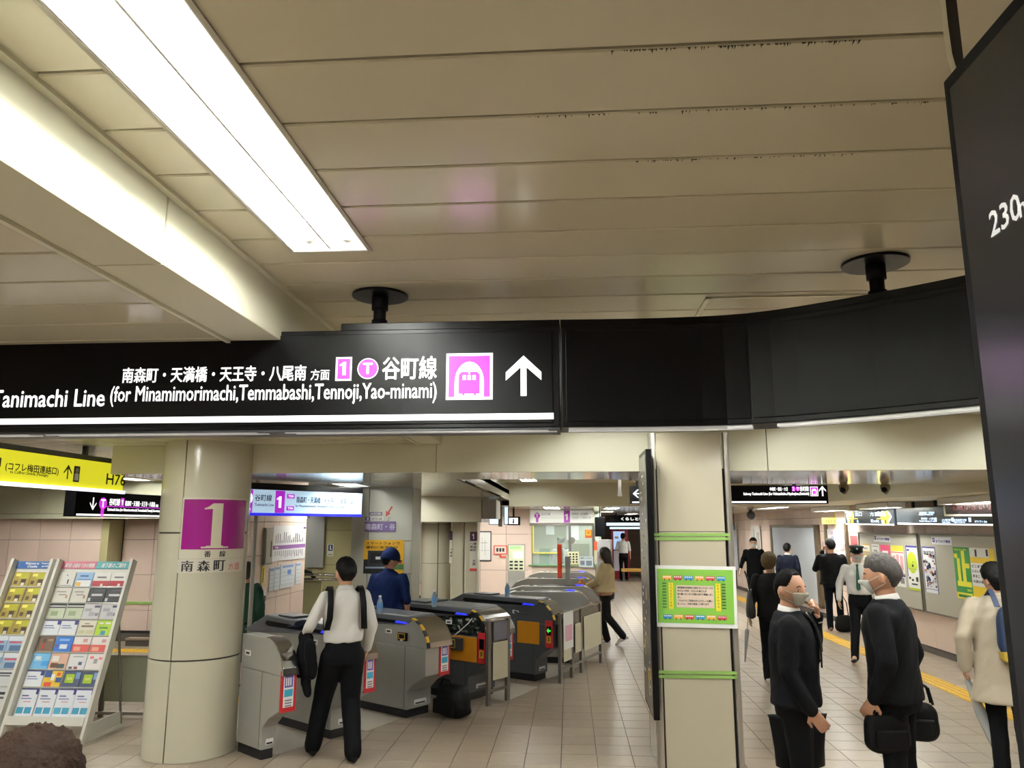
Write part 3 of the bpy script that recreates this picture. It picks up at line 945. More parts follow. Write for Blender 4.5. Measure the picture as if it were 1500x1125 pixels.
# ================================================================== MIDDLE RIGHT COLUMN
colR = empty('column', (1.08, 7.3, 0), 0, 'square cream column with stainless corners beside the totem map', 'column')
PANEL = M('column_panel', '#b3ab97', .14, var=.03, scale=2)
m_ = MB(); m_.box(.74, 1.41, 6.99, 7.62, 0, 2.5); m_.build('core', JOINT, colR)
for z0, z1 in ((0, .765), (.77, 1.945), (1.95, 2.82)):
    m_ = MB(); m_.box(.783, 1.353, 6.95, 6.99, z0, z1); m_.build('front_panel', PANEL, colR, .002)
m_ = MB(); m_.box(.715, .74, 7.03, 7.58, 0, 2.5); m_.build('side_panel', PANEL, colR, .002)
m_ = MB(); m_.box(1.41, 1.435, 7.03, 7.58, 0, 2.5); m_.build('side_panel', PANEL, colR, .002)
for cx, cy, sxn, syn in ((.77, 7.0, -1, -1), (1.377, 7.0, 1, -1), (.77, 7.6, -1, 1), (1.377, 7.6, 1, 1)):
    m_ = MB(); r = .056
    pl = [(0, 0)] + [(sxn * r * math.cos(t), syn * r * math.sin(t)) for t in [k / 10 * PI / 2 for k in range(11)]]
    if sxn * syn < 0: pl = pl[::-1]
    m_.poly([(cx + a, cy + b) for a, b in pl], 0, 2.82); o = m_.build('corner_trim', M('steel_corner', '#aba69d', .3, metal=.65, var=.08, scale=2), colR)
m_ = MB()
rebase(colR, (1.08, 7.3, 0))
GT = M('green_tape', '#7fa653', .5)
for k, (v0, v1) in enumerate(((781, 791.5), (983, 994))):
    z1 = PY(1010, v0, 6.93).z; z0 = PY(1010, v1, 6.93).z; zm = (z0 + z1) / 2
    r = empty('tape_band', (1.07, 6.93, z0), 0, ('pair of green tape strips across the column above the poster', 'pair of green tape strips low on the column under the poster')[k], 'tape')
    for a, b in ((z0, zm - .006), (zm + .004, z1)):
        m_ = MB(); m_.box(.74, 1.395, 6.9425, 6.944, a, b); m_.build('tape_strip', GT, r)
    rebase(r, (1.07, 6.93, z0))
po = empty('poster', (1.07, 6.93, 1.14), 0, 'white sheet with green children drawing notice taped tilted to the column', 'poster')
c0 = PY(955, 828, 6.935); c1 = PY(962, 921, 6.935)
A = (PY(1076, 830, 6.935) - c0); Wd = 0.703
Av = Vector((math.cos(R(-.9)), 0, math.sin(R(-.9)))); Bv = Vector((-Av.z, 0, Av.x)) 
O1 = Vector((.718, 6.94, 1.148)); 
m_ = MB(); m_.quadp(O1, Av, Bv, 0, .70, 0, .515, t=.002); m_.build('sheet', PAPER, po)
O2 = O1 + Vector((0, -.003, 0))
m_ = MB(); m_.quadp(O2, Av, Bv, .03, .675, .035, .485, t=.001); m_.build('green_field', M('leaf_green', '#76ad3e', .6), po)
m_ = MB(); O3 = O2 + Vector((0, -.0015, 0))
m_.mat(M('poster_peach', '#d9c4b2', .6)); m_.quadp(O3, Av, Bv, .19, .51, .165, .35, t=.0005)
m_.mat(M('poster_yellow', '#e2d126', .6)); m_.quadp(O3, Av, Bv, .125, .165, .15, .37, t=.0005); m_.quadp(O3, Av, Bv, .525, .565, .14, .37, t=.0005)
cols = [M('bus_orange', '#e8a243', .6), M('bus_red', '#c2334a', .6), M('bus_blue', '#2f86c4', .6)]
for row, b0 in ((0, .395), (1, .07)):
    for k in range(6):
        m_.mat(cols[(k + 2 * row) % 3]); a0 = .075 + k * .092
        m_.quadp(O3, Av, Bv, a0, a0 + .075, b0, b0 + .034, t=.0006)
        m_.mat(PAPER)
        for j in range(4): m_.quadp(O3, Av, Bv, a0 + .006 + j * .017, a0 + .018 + j * .017, b0 + .019, b0 + .029, t=.0012)
        m_.mat(DARKP)
        for j in (.018, .057): disc(m_, O3 + Av * (a0 + j) + Bv * b0, Av, Bv, .006, 10, .0014)
m_.mat(DARKP)
lines = ['梅田駅案内所移転のお知らせとメッセージは', '中大江小学校・大江小の皆さんが', '皆の願いをこめて作成にあたり実施しまし', 'た。', 'これからもご利用のほどよろしくお願い', 'まことに、元気を発信して参ります']
for k, s_ in enumerate(lines):
    w_ = min(.3, .0165 * len(s_)); text(m_, s_, O3 + Av * .2 + Bv * (.322 - k * .027), Av, Bv, .017, w_, off=.001, bold=.0006)
for k in range(9):
    for a0 in (.072, .575):
        m_.quadp(O3, Av, Bv, a0, a0 + .034, .16 + k * .025, .166 + k * .025, t=.0005); m_.quadp(O3, Av, Bv, a0, a0 + .034, .169 + k * .025, .171 + k * .025, t=.0005)
for a0, s_ in ((.145, 'なかおおえ小学校'), (.545, 'おおえ小学校児童')):
    for k, ch in enumerate(s_): text(m_, ch, O3 + Av * a0 + Bv * (.345 - k * .025), Av, Bv, .016, .016, 'c', off=.001)
m_.build('print', None, po)
rebase(po, (1.07, 6.935, 1.14))

tot = empty('map_totem', (.66, 7.05, .45), 0, 'slim black framed map board on the left side of the square column', 'display')
m_ = MB(); m_.box(.662, .712, 6.68, 7.42, .45, 2.65); m_.build('frame', BLACK, tot, .004)
m_ = MB(); m_.box(.658, .6615, 6.72, 7.385, .49, 2.61); m_.build('map_face', M('totem_map', '#77746c', .25, var=.5, scale=14, stretch=(1, 1, .6)), tot)
m_ = MB(); m_.mat(PAPER)
rng = random.Random(4)
for k in range(30):
    a = 6.75 + rng.random() * .5; z = .6 + k * .065; m_.quadp(Vector((.6578, a, z)), -Y1, Z1, 0, -.03 - rng.random() * .1, 0, .012 + rng.random() * .02, t=.0004, n=Vector((-1, 0, 0)))
m_.mat(YEL)
for k in range(7):
    a = 6.75 + rng.random() * .5; z = .6 + rng.random() * .8; m_.quadp(Vector((.6577, a, z)), -Y1, Z1, 0, -.05, 0, .1, t=.0004, n=Vector((-1, 0, 0)))
m_.build('map_print', None, tot)
rebase(tot, (.66, 7.05, .45))

# ================================================================== OTHER HANGING SIGNS
def hsign(label, O, A, w, zb, zt, depth, n=None, group=None, face='sign_face', line=True, hang=None, cat='sign', top=.05, housing=BLACK):
    """box sign: O = left end (seen from its front) on plan, A = its direction to the right, returns root and plane"""
    A = A.normalized(); nn = n or A.cross(Z1).normalized()
    r = empty('hanging_sign', (0, 0, 0), 0, label, cat, group)
    m_ = MB()
    B0 = Vector((O.x, O.y, 0))
    pl = [B0, B0 + A * w, B0 + A * w - nn * depth, B0 - nn * depth]
    m_.poly([(p.x, p.y) for p in pl], zb, zt + top); m_.build('housing', housing, r, .003)
    m_ = MB(); m_.quadp(Vector((O.x, O.y, zb)), A, Z1, .015, w - .015, .012, zt - zb, n=nn, t=.004); m_.build('face_panel', MATS[face], r)
    P0 = Vector((O.x, O.y, zb)) + nn * .0045
    if line:
        m_ = MB(); m_.quadp(P0, A, Z1, .03, w - .03, .012, .035, n=nn, t=.001); m_.build('white_line', W1, r)
    for hx_ in (hang or []):
        p = B0 + A * hx_ - nn * depth / 2
        m_ = MB(); m_.box(p.x - .02, p.x + .02, p.y - .02, p.y + .02, zt + top, CEIL if False else HZ); m_.build('hanger', housing, r)
    return r, P0, A, nn


def wr_(mb_, s, P0, A, a, b, h, w, bold=.001, align='l', off=.0015):
    text(mb_, s, P0 + A * a + Z1 * b, A, Z1, h, w, align, bold=bold, off=off)


HZ = LOWC
YSM = M('yellow_lit_panel', '#d9d62a', .4, emit=.75)
# yellow exit sign, side on to the corridor
r, P0, A, nn = hsign('yellow lit sign to the connecting exit with black lettering, ending in H76', Vector((-4.7, 3.4, 0)), Y1, 4.48, 2.34, 2.63, .16, n=Vector((1, 0, 0)), face='yellow_lit_panel', line=False, hang=(.6, 3.9), housing=DKPL)
m_ = MB(); m_.quadp(P0, A, Z1, .0, 4.48, -.012, .022, n=nn, t=.02); m_.build('white_line', W1, r)
m_ = MB(); m_.mat(DARKP)
ya = lambda u, v: PX(u, v, -4.69).y - 3.4
def ytx(s, u0, u1, v0, v1, h=None, b=.001):
    a0 = ya(u0, v0); a1 = ya(u1, v1); z0 = PX(u0, v0, -4.69).z; z1 = PX(u0, v1, -4.69).z
    wr_(m_, s, P0, A, a0, z0 - 2.34, (z1 - z0), a1 - a0, b)
ytx('(コフレ梅田連絡口)', 8, 88, 690, 676, b=.0015)
ytx('to Coffret Umeda (Passage)', 15, 72, 694.5, 688.5, b=.0005)
ytx('口', -14, 3, 682, 669, b=.002)
wr_(m_, 'H76', P0, A, ya(156, 708), .075, .11, .34, .0025)
a = ya(100, 693)
for s_ in ((0, 0, .006, .13),): m_.quadp(P0, A, Z1, a - .008, a + .008, .09, .21, n=nn, t=.001)
polyp(m_, P0 + A * a + Z1 * .225, A, Z1, [(0, 0), (-.06, -.07), (-.06, -.09), (0, -.03)], .002); polyp(m_, P0 + A * a + Z1 * .225, A, Z1, [(0, 0), (0, -.03), (.06, -.09), (.06, -.07)], .002)
a = ya(113, 694); m_.quadp(P0, A, Z1, a - .045, a + .045, .07, .22, n=nn, t=.001)
m_.mat(WHITEP); m_.quadp(P0 + nn * .0012, A, Z1, a - .03, a + .03, .085, .15, n=nn, t=.001); wr_(m_, '谷', P0, A, a, .155, .05, .05, .0005, 'c', .003)
m_.build('lettering', None, r)
rebase(r, (-4.7, 5.6, 2.34))

# black sign with down arrow, behind it
zb = PX(110, 752, -6).z; zt = PX(110, 722, -6).z
y0 = PX(110, 740, -6).y
r, P0, A, nn = hsign('black lit sign with a white down arrow, beyond the yellow sign', Vector((-6.0, y0, 0)), Vector((.08, 1, 0)), 2.7, 2.11, 2.375, .15, n=Vector((1, -.08, 0)).normalized(), hang=(.3, 2.3))
m_ = MB(); m_.mat(W1)
L = lambda u: (PX(u, 740, -6).y - y0)
wr_(m_, '谷町線', P0, A, L(154), .15, .09, L(168) - L(154), .002)
wr_(m_, '南森町・天満橋・天王寺・八尾南', P0, A, L(175), .15, .07, L(214) - L(175), .001); wr_(m_, '方面', P0, A, L(215), .15, .04, .06, .0005)
wr_(m_, 'Tanimachi Line (for Minamimorimachi,Temmabashi,Tennoji,Yao-minami)', P0, A, L(152), .07, .045, L(223) - L(152), .0015)
a = L(133); m_.quadp(P0, A, Z1, a - .01, a + .01, .1, .24, n=nn, t=.001)
polyp(m_, P0 + A * a + Z1 * .08, A, Z1, [(0, 0), (.06, .08), (.06, .1), (0, .03)], .002); polyp(m_, P0 + A * a + Z1 * .08, A, Z1, [(0, 0), (0, .03), (-.06, .1), (-.06, .08)], .002)
m_.build('lettering', None, r)
m_ = MB(); m_.mat(MG)
a = L(146); disc(m_, P0 + A * a + Z1 * .17, A, Z1, .075, off=.001); m_.quadp(P0, A, Z1, a - .03, a + .03, .0, .12, n=nn, t=.001)
m_.quadp(P0, A, Z1, a, L(226), .13, .14, n=nn, t=.001); m_.quadp(P0, A, Z1, L(169), L(173.5), .14, .25, n=nn, t=.001)
m_.mat(W1); wr_(m_, 'T', P0, A, a, .12, .1, .08, .003, 'c', .003); digit1(m_, P0 + A * (L(169) + L(173.5)) / 2 + Z1 * .16, A, Z1, .07, .004)
m_.build('line_badges', None, r)
rebase(r, (-6, y0 + 1.2, 2.11))

# lit blue-white route sign over the gate line
P = Vector((-3.588, 8.477, 0)); Q = Vector((-2.684, 9.795, 0)); A = (Q - P).normalized(); HZ = 2.5
def LQ(u, v):
    r_ = ray(u, v); nx, ny = Q.y - P.y, -(Q.x - P.x); t = (nx * P.x + ny * P.y) / (nx * r_[0] + ny * r_[1])
    p = Vector((r_[0] * t, r_[1] * t, 0)); return (p - P).dot(A), CH + r_[2] * t
GBM = M('lit_panel_blue_white2', '#bfdcf5', .6, emit=.62, spec=.1)
r, P0, A, nn = hsign('bright blue-white lit sign for platform 1, hung right of the round column', P - A * .32, A, 1.98, 2.115, 2.405, .14, face='lit_panel_blue_white2', line=False, top=.075)
m_ = MB(); m_.quadp(P0, A, Z1, .0, 1.97, -.004, .028, n=nn, t=.004); m_.build('blue_edge', M('lit_blue', '#2323d8', .4, emit=.9), r)
m_ = MB(); m_.mat(M('lit_purple', '#a61fc0', .4, emit=.8))
a0 = .32
m_.quadp(P0, A, Z1, a0 - .28, a0 + LQ(370, 730)[0], .03, .285, n=nn, t=.001)
m_.quadp(P0, A, Z1, a0 + LQ(403, 730)[0], a0 + LQ(417, 730)[0], .03, .285, n=nn, t=.001)
u1 = a0 + LQ(420, 730)[0]; u2 = a0 + LQ(431, 730)[0]
m_.quadp(P0, A, Z1, u1, u2, .2, .25, n=nn, t=.001); m_.quadp(P0, A, Z1, u1, u2, .06, .11, n=nn, t=.001)
m_.mat(W1); disc(m_, P0 + A * (a0 - .02) + Z1 * .19, A, Z1, .075, off=.002)
digit1(m_, P0 + A * (a0 + LQ(410, 730)[0]) + Z1 * .09, A, Z1, .13)
wr_(m_, 'T20', P0, A, (u1 + u2) / 2, .215, .022, .07, .0005, 'c', .002); wr_(m_, 'T36', P0, A, (u1 + u2) / 2, .075, .022, .07, .0005, 'c', .002); wr_(m_, 'T20', P0, A, a0 - .02, .05, .035, .11, .001, 'c', .002)
m_.mat(M('lit_purple')); wr_(m_, 'T', P0, A, a0 - .02, .145, .09, .08, .003, 'c', .003)
m_.mat(M('lit_text_blue', '#143253', .9, spec=0))
wr_(m_, '谷町線', P0, A, a0 + LQ(373, 730)[0], .16, .075, .22, .001); wr_(m_, 'Tanimachi Line', P0, A, a0 + LQ(373, 730)[0], .105, .03, .25, .0005)
wr_(m_, '南森町・天満橋・天王寺・八尾南', P0, A, a0 + LQ(434, 730)[0], .15, .075, LQ(507, 730)[0] - LQ(434, 730)[0], .001); wr_(m_, '方面', P0, A, a0 + LQ(508, 730)[0], .15, .04, .1, .0005)
wr_(m_, 'for Minamimorimachi,Temmabashi,Tennoji,Yao-minami', P0, A, a0 + LQ(433, 730)[0], .095, .035, LQ(506, 730)[0] - LQ(433, 730)[0], .0005)
m_.build('lettering', None, r)
c_ = P0 + A * .6; rebase(r, (c_.x, c_.y, 2.115))

# black sign right of the square column
Yb = 10.6; HZ = 2.84
xa, xb_ = 1.62, PY(1213, 725, Yb).x
zb = PY(1140, 738, Yb).z; zt = PY(1140, 713, Yb).z
r, P0, A, nn = hsign('black lit sign with white up arrow right of the square column', Vector((xa, Yb, 0)), X1, xb_ - xa, zb, zt, .15, hang=(.5, 1.4), top=.02)
m_ = MB(); m_.mat(W1)
S = lambda u: PY(u, 725, Yb).x - xa
wr_(m_, '中崎町・都島・大日', P0, A, S(1128), .17, .05, S(1154) - S(1128), .0006); wr_(m_, '谷町線', P0, A, S(1172), .165, .065, S(1185) - S(1172), .001)
wr_(m_, 'Subway Tanimachi Line (for Nakazakicho,Miyakojima,Dainichi)', P0, A, S(1089), .105, .045, S(1185) - S(1089), .0015)
a = S(1205); m_.quadp(P0, A, Z1, a - .009, a + .009, .1, .21, n=nn, t=.001)
polyp(m_, P0 + A * a + Z1 * .235, A, Z1, [(0, 0), (-.045, -.055), (-.045, -.075), (0, -.03)], .002); polyp(m_, P0 + A * a + Z1 * .235, A, Z1, [(0, 0), (0, -.03), (.045, -.075), (.045, -.055)], .002)
a, b = S(1187), S(1198.5); m_.quadp(P0, A, Z1, a, b, .1, .225, n=nn, t=.001)
m_.mat(MG); m_.quadp(P0, A, Z1, a + .006, b - .006, .108, .217, n=nn, t=.0015); m_.quadp(P0, A, Z1, S(1160.5), S(1165), .165, .23, n=nn, t=.001); disc(m_, P0 + A * S(1169) + Z1 * .197, A, Z1, .03, off=.001)
m_.mat(W1); c = (a + b) / 2; m_.quadp(P0, A, Z1, c - .03, c + .03, .115, .16, n=nn, t=.002); disc(m_, P0 + A * c + Z1 * .165, A, Z1, .032, off=.0025)
m_.mat(MG); m_.quadp(P0, A, Z1, c - .02, c + .02, .125, .17, n=nn, t=.003)
m_.mat(W1); wr_(m_, '2', P0, A, (S(1160.5) + S(1165)) / 2, .175, .045, .02, .001, 'c'); wr_(m_, 'T', P0, A, S(1169), .178, .036, .03, .001, 'c', .003)
m_.build('lettering', None, r)
rebase(r, ((xa + xb_) / 2, Yb, zb))

# small black sign with left arrow, hanging beside the totem
Yc = 12.4
xa = PY(923, 730, Yc).x; zb = PY(930, 738, Yc).z; zt = PY(930, 712, Yc).z
r, P0, A, nn = hsign('small black lit sign with white left arrow beside the totem', Vector((xa, Yc, 0)), X1, .62, zb, zt, .12, hang=(.12, .5), top=.0)
m_ = MB(); m_.mat(W1); zc = (zt - zb) / 2 + .02
m_.quadp(P0, A, Z1, .07, .2, zc - .008, zc + .008, n=nn, t=.001)
polyp(m_, P0 + A * .045 + Z1 * zc, A, Z1, [(0, 0), (.07, -.065), (.095, -.065), (.035, 0)], .002); polyp(m_, P0 + A * .045 + Z1 * zc, A, Z1, [(0, 0), (.035, 0), (.095, .065), (.07, .065)], .002)
m_.build('arrow', None, r); rebase(r, (xa + .3, Yc, zb))

# grey hanging rod beside it
m_ = MB(); p = PY(908, 725, 12.0); m_.box(p.x - .025, p.x + .025, 12.0, 12.05, PY(908, 726, 12).z, 2.84); m_.box(p.x - .035, p.x + .035, 11.99, 12.06, PY(908, 727, 12).z, PY(908, 723, 12).z)
o = m_.build('ceiling_rod', STEELD); tag(o, 'short grey square rod hanging from the recess ceiling beside the totem', 'rod')

# two dome cameras under the beam on the right
for k, (u, lb) in enumerate(((1236, 'left'), (1297, 'right'))):
    p = PY(u, 716, 9.5); 
    r = empty('security_camera', (p.x, p.y, 2.41), 0, lb + ' one of two beige hooded cameras under the cross beam edge', 'camera', 'hooded cameras under the cross beam')
    m_ = MB(); m_.cyl((0, 0, .09), (0, 0, .12), .06, n=20); m_.build('mount', M('camera_beige', '#8c8263', .5), r)
    m_ = MB(); m_.rings([[Vector((.075 * math.cos(t) * s, .075 * math.sin(t) * s + .0, z)) for t in [k2 / 20 * 2 * PI for k2 in range(20)]] for s, z in ((.8, .1), (1, .08), (1.0, .03), (.55, -.03), (.2, -.06))]); smooth(m_.build('hood', M('camera_beige'), r))
    m_ = MB(); m_.ball((-.03, -.035, 0.01), .05); smooth(m_.build('lens_dome', BLACK, r)); r.scale = (.75, .75, .75)
p = PY(1100, 757, 20)
r = empty('security_camera', (p.x, p.y, 2.38), 0, 'dark camera on the far right passage ceiling above the man in glasses', 'camera')
m_ = MB(); m_.cyl((0, 0, -.08), (0, 0, .003), .05); m_.ball((0, -.02, -.12), .11); m_.build('body', DKPL, r)

# signs along the right wall
def WW(u, v, off=0.):
    P_ = wall_pt(0, off, 0); Q_ = wall_pt(30, off, 0); r_ = ray(u, v)
    nx, ny = Q_.y - P_.y, -(Q_.x - P_.x); t = (nx * P_.x + ny * P_.y) / (nx * r_[0] + ny * r_[1])
    return Vector((r_[0] * t, r_[1] * t, CH + r_[2] * t))


HZ = 2.38
DG = M('dark_grey_sign', '#2c3036', .25, spec=.5)
def wall_sign(label, u0, u1, vb, vt, housing=None, top=.03, zb=None, zt=None, **k):
    a = WW(u0, 760, .25); b = WW(u1, 760, .25)
    A_ = (b - a); w = A_.length; A_.normalize()
    n_ = A_.cross(Z1).normalized()
    return hsign(label, a, A_, w, zb, zt, .12, n=n_, top=top, housing=housing or DG, **k) + ((lambda u: (WW(u, 760, .25) - a).dot(A_)),)


z0 = WW(1345, 769, .25).z; z1 = WW(1345, 746, .25).z
z0, z1 = min(z0, 2.02), min(z1, 2.3)
r, P0, A, nn, S = wall_sign('dark lit sign with yellow line numbers and arrows, left of the wall signs', 1238, 1310.5, 0, 0, zb=z0, zt=z1, face='dark_grey_sign', hang=(.5, 3.5))
m_ = MB(); m_.mat(M('lit_yellow', '#f0e020', .4, emit=1.1))
for u, w_ in ((1243.5, .14), (1248.5, .14), (1294, .2), (1300.5, .2)):
    disc(m_, P0 + A * S(u) + Z1 * .17, A, Z1, .09, off=.001); m_.quadp(P0, A, Z1, S(u) - .05, S(u) + .05, .03, .15, n=nn, t=.001)
m_.quadp(P0, A, Z1, S(1241), S(1257), .12, .13, n=nn, t=.0012); m_.quadp(P0, A, Z1, S(1285), S(1302), .12, .13, n=nn, t=.0012)
m_.mat(W1)
for u, d_ in ((1240.5, 1), (1307, -1)):
    polyp(m_, P0 + A * S(u) + Z1 * .16, A, Z1, [(0, 0), (.12 * d_, -.09), (.16 * d_, -.09), (.06 * d_, 0)][::d_], .002); polyp(m_, P0 + A * S(u) + Z1 * .16, A, Z1, [(0, 0), (.06 * d_, 0), (.16 * d_, .09), (.12 * d_, .09)][::d_], .002)
wr_(m_, '1', P0, A, S(1246), .17, .08, .06, .001, 'c'); wr_(m_, '2', P0, A, S(1297), .17, .08, .06, .001, 'c')
m_.mat(GLOWB)
wr_(m_, '出口', P0, A, S(1254), .17, .08, .3); wr_(m_, '北', P0, A, S(1255), .05, .05, .1); wr_(m_, '方面', P0, A, S(1275), .17, .07, .4); wr_(m_, 'Exit', P0, A, S(1276), .06, .05, .35); wr_(m_, '改札', P0, A, S(1286), .17, .08, .3); wr_(m_, '南', P0, A, S(1291), .05, .05, .1)
m_.build('lettering', None, r); c_ = P0 + A * 1; rebase(r, (c_.x, c_.y, z0))
r, P0, A, nn, S = wall_sign('long dark lit sign with small pale blue exit lettering under the red dot board', 1313.5, 1470, 0, 0, zb=z0, zt=z1, face='dark_grey_sign', hang=(.5, 3.))
m_ = MB(); m_.mat(GLOWB)
for u0, u1, b, s_ in ((1348, 1370, .18, '御堂筋線・阪急線'), (1347, 1368, .15, 'Midosuji Line Hankyu Line'), (1350, 1368, .09, '阪神電車・ＪＲ線'), (1347, 1370, .05, 'Hanshin Railway, JR Line'), (1380, 1394, .07, '大阪駅'), (1380, 1392, .04, 'Osaka Station'), (1397, 1416, .07, '東梅田駅方面'), (1397, 1414, .04, 'Higashi-Umeda Sta.'), (1428, 1446, .05, 'ホワイティ Exit')):
    wr_(m_, s_, P0, A, S(u0), b, .03, S(u1) - S(u0), .002)
for u in (1369, 1369, 1394, 1419): m_.quadp(P0, A, Z1, S(u), S(u) + .07, .06, .12, n=nn, t=.001)
m_.build('lettering', None, r); c_ = P0 + A * 1; rebase(r, (c_.x, c_.y, z0))
# dot matrix board
a = WW(1383, 757, .5); b = WW(1460, 757, .5); A_ = (b - a).normalized(); n_ = A_.cross(Z1).normalized(); za = WW(1400, 756, .5).z; zb_ = WW(1400, 736, .5).z
r = empty('notice_board', (0, 0, 0), 0, 'cream framed black dot matrix board with faint red characters, near the right display', 'sign')
m_ = MB(); m_.quadp(Vector((a.x, a.y, za)), A_, Z1, 0, 2.4, 0, zb_ - za, n=-n_, t=.15); m_.build('frame', CREAMD, r, .005)
m_ = MB(); m_.quadp(Vector((a.x, a.y, za)), A_, Z1, .06, 2.34, .03, zb_ - za - .03, n=n_, t=.003); m_.build('screen', M('dark_screen', '#1b1212', .2), r)
m_ = MB(); m_.mat(M('faint_red', '#380d0d', .5)); text(m_, '電車がまいります 普通', Vector((a.x, a.y, za)) + A_ * .2 + Z1 * .08, A_, Z1, .1, 1.8, off=.005); m_.build('characters', None, r)
for k in (.5, 1.9):
    m_ = MB(); p_ = Vector((a.x, a.y, 0)) + A_ * k - n_ * .08; m_.box(p_.x - .02, p_.x + .02, p_.y - .02, p_.y + .02, zb_ - .01, 2.38); m_.build('hanger', CREAMD, r)
rebase(r, (a.x, a.y - 1, za))

# ================================================================== POSTER BOARDS ON THE RIGHT WALL
BG = M('board_grey', '#aeab9f', .35, var=.04, scale=2)
FR = M('board_frame', '#77736a', .4, metal=.6)
def wquad(mb_, y0, y1, z0, z1, off, t=.003):
    """rectangle on the right wall from y0 (far) to y1 (near)"""
    P_ = wall_pt(y0, off, z0); A_ = (wall_pt(y1, off, z0) - P_); w = A_.length; A_.normalize()
    return mb_.quadp(P_, A_, Z1, 0, w, 0, z1 - z0, n=A_.cross(Z1).normalized(), t=t)


for ya_, yb_, lb in ((15.76, 13.32, 'grey poster panel covered with a row of posters, behind the officer'), (13.28, 10.4, 'grey poster panel with the green and yellow posters, nearest the viewer')):
    r = empty('poster_board', (0, 0, 0), 0, lb, 'board', 'grey poster panels on the right wall')
    m_ = MB(); wquad(m_, ya_, yb_, .66, 1.85, .014, .03); m_.build('panel', BG, r)
    m_ = MB(); wquad(m_, ya_, yb_, 1.85, 1.875, .014, .045); wquad(m_, ya_, yb_, .635, .66, .014, .045); wquad(m_, ya_, ya_ - .03, .66, 1.85, .014, .045); wquad(m_, yb_ + .03, yb_, .66, 1.85, .014, .045)
    m_.build('frame', FR, r)
    c_ = wall_pt((ya_ + yb_) / 2, .03, .64); rebase(r, c_)


def wposter(label, ya_, yb_, z0, z1, base, prints, name='poster', group='posters on the grey panels', off=.045, cat='poster'):
    r = empty(name, (0, 0, 0), 0, label, cat, group)
    m_ = MB(); m_.mat(M('sheet_' + base, '#' + base, .6, var=.02)); wquad(m_, ya_, yb_, z0, z1, off, .003); m_.build('sheet', None, r)
    P_ = wall_pt(ya_, off + .004, z0); A_ = (wall_pt(yb_, off + .004, z0) - P_); w = A_.length; A_.normalize(); h = z1 - z0
    m_ = MB()
    for k, p in enumerate(prints):
        col = p[0]; m_.mat(M('ink_' + col, '#' + col, .6))
        if p[1] not in ('disc', 'txt'):
            m_.quadp(P_, A_, Z1, p[1] * w, p[2] * w, p[3] * h, p[4] * h, n=A_.cross(Z1).normalized(), t=.001 + .0003 * k)
        elif p[1] == 'disc':
            disc(m_, P_ + A_ * p[2] * w + Z1 * p[3] * h, A_, Z1, p[4] * w, off=.001 + .0003 * k)
        else:   # text: (col, 'txt', s, a0, a1, b0, h)
            text(m_, p[2], P_ + A_ * p[3] * w + Z1 * p[5] * h, A_, Z1, p[6] * h, (p[4] - p[3]) * w, off=.001 + .0003 * k, bold=.002)
    if prints: m_.build('print', None, r)
    c_ = wall_pt((ya_ + yb_) / 2, off, z0); rebase(r, c_)
    return r


def scat(seed, cols_, n, a0, a1, b0, b1, s=.06):
    g = random.Random(seed); out = []
    for _ in range(n):
        a = a0 + g.random() * (a1 - a0); b = b0 + g.random() * (b1 - b0); w = s * (.4 + g.random()); h = s * .6 * (.3 + g.random())
        out.append((g.choice(cols_), a, min(a + w, a1), b, min(b + h, b1)))
    return out


wp = wposter
wp('green poster with big yellow strokes, beside the trench-coat man', 12.23, 11.79 - .0, .95, 1.69, '2f8f3e', [('e9e23a', .2, .38, .3, .78), ('e9e23a', .5, .7, .3, .93), ('e9e23a', .68, .95, .6, .69), ('e9e23a', .12, .98, .24, .34), ('e9e23a', .04, .26, .78, .87), ('e9e23a', .02, .98, .0, .12), ('1f6a2c', .12, .9, .03, .08), ('e9e23a', 'txt', 'エコ リーダー', .1, .9, .93, .04), ('e9e23a', 'txt', '555', .7, .95, .16, .04)])
wp('yellow and white poster with black lettering and walking legs, right of the green one', 11.77, 11.15, .93, 1.69, 'e6c42c', [('ececec', .0, .62, .3, .72), ('ececec', .0, .8, .83, 1.), ('1d1d22', .22, .3, .84, .97), ('1d1d22', .68, .76, .86, .98), ('1d1d22', 'txt', 'どこまでも', .05, .6, .64, .05), ('1d1d22', 'txt', 'じぶんらしく', .05, .6, .55, .05), ('1d1d22', 'txt', 'あるこう', .05, .45, .46, .05), ('1d1d22', 'txt', '大阪の街を', .05, .6, .36, .05), ('ececec', .0, .9, .0, .1)])
wp('tall white poster crowded with small black and blue figures, right of the panel joint', 13.2, 12.78, .95, 1.67, 'e9eaf0', [('34348a', .0, 1., .97, 1.), ('34348a', .0, .03, 0, 1.), ('34348a', .97, 1., 0, 1.), ('34348a', 0, 1, .08, .09), ('1d1d22', 'txt', '冬のおでかけ', .1, .9, .85, .06)] + scat(3, ['1d1d22', '34348a', 'c9877a', '1d1d22', '9fb0c9'], 60, .1, .92, .12, .85, .09))
wp('white poster with a lime green dome shape, left of the panel joint', 13.78, 13.38, .95, 1.67, 'e8eae6', [('34348a', 0, 1, .96, 1.), ('34348a', 0, .05, .3, 1.), ('b5c62c', .05, .92, .5, .62), ('b5c62c', 'disc', .485, .62, .435), ('1d1d22', .52, .6, .62, .64), ('1d1d22', .45, .6, .52, .58), ('7d7f86', .1, .9, .47, .48), ('b5c62c', .0, 1., .0, .05), ('1d1d22', .1, .25, .24, .29), ('1d1d22', .35, .5, .2, .25), ('1d1d22', .72, .9, .2, .3), ('1d1d22', .3, .8, .12, .15), ('34348a', .1, .3, .88, .92)])
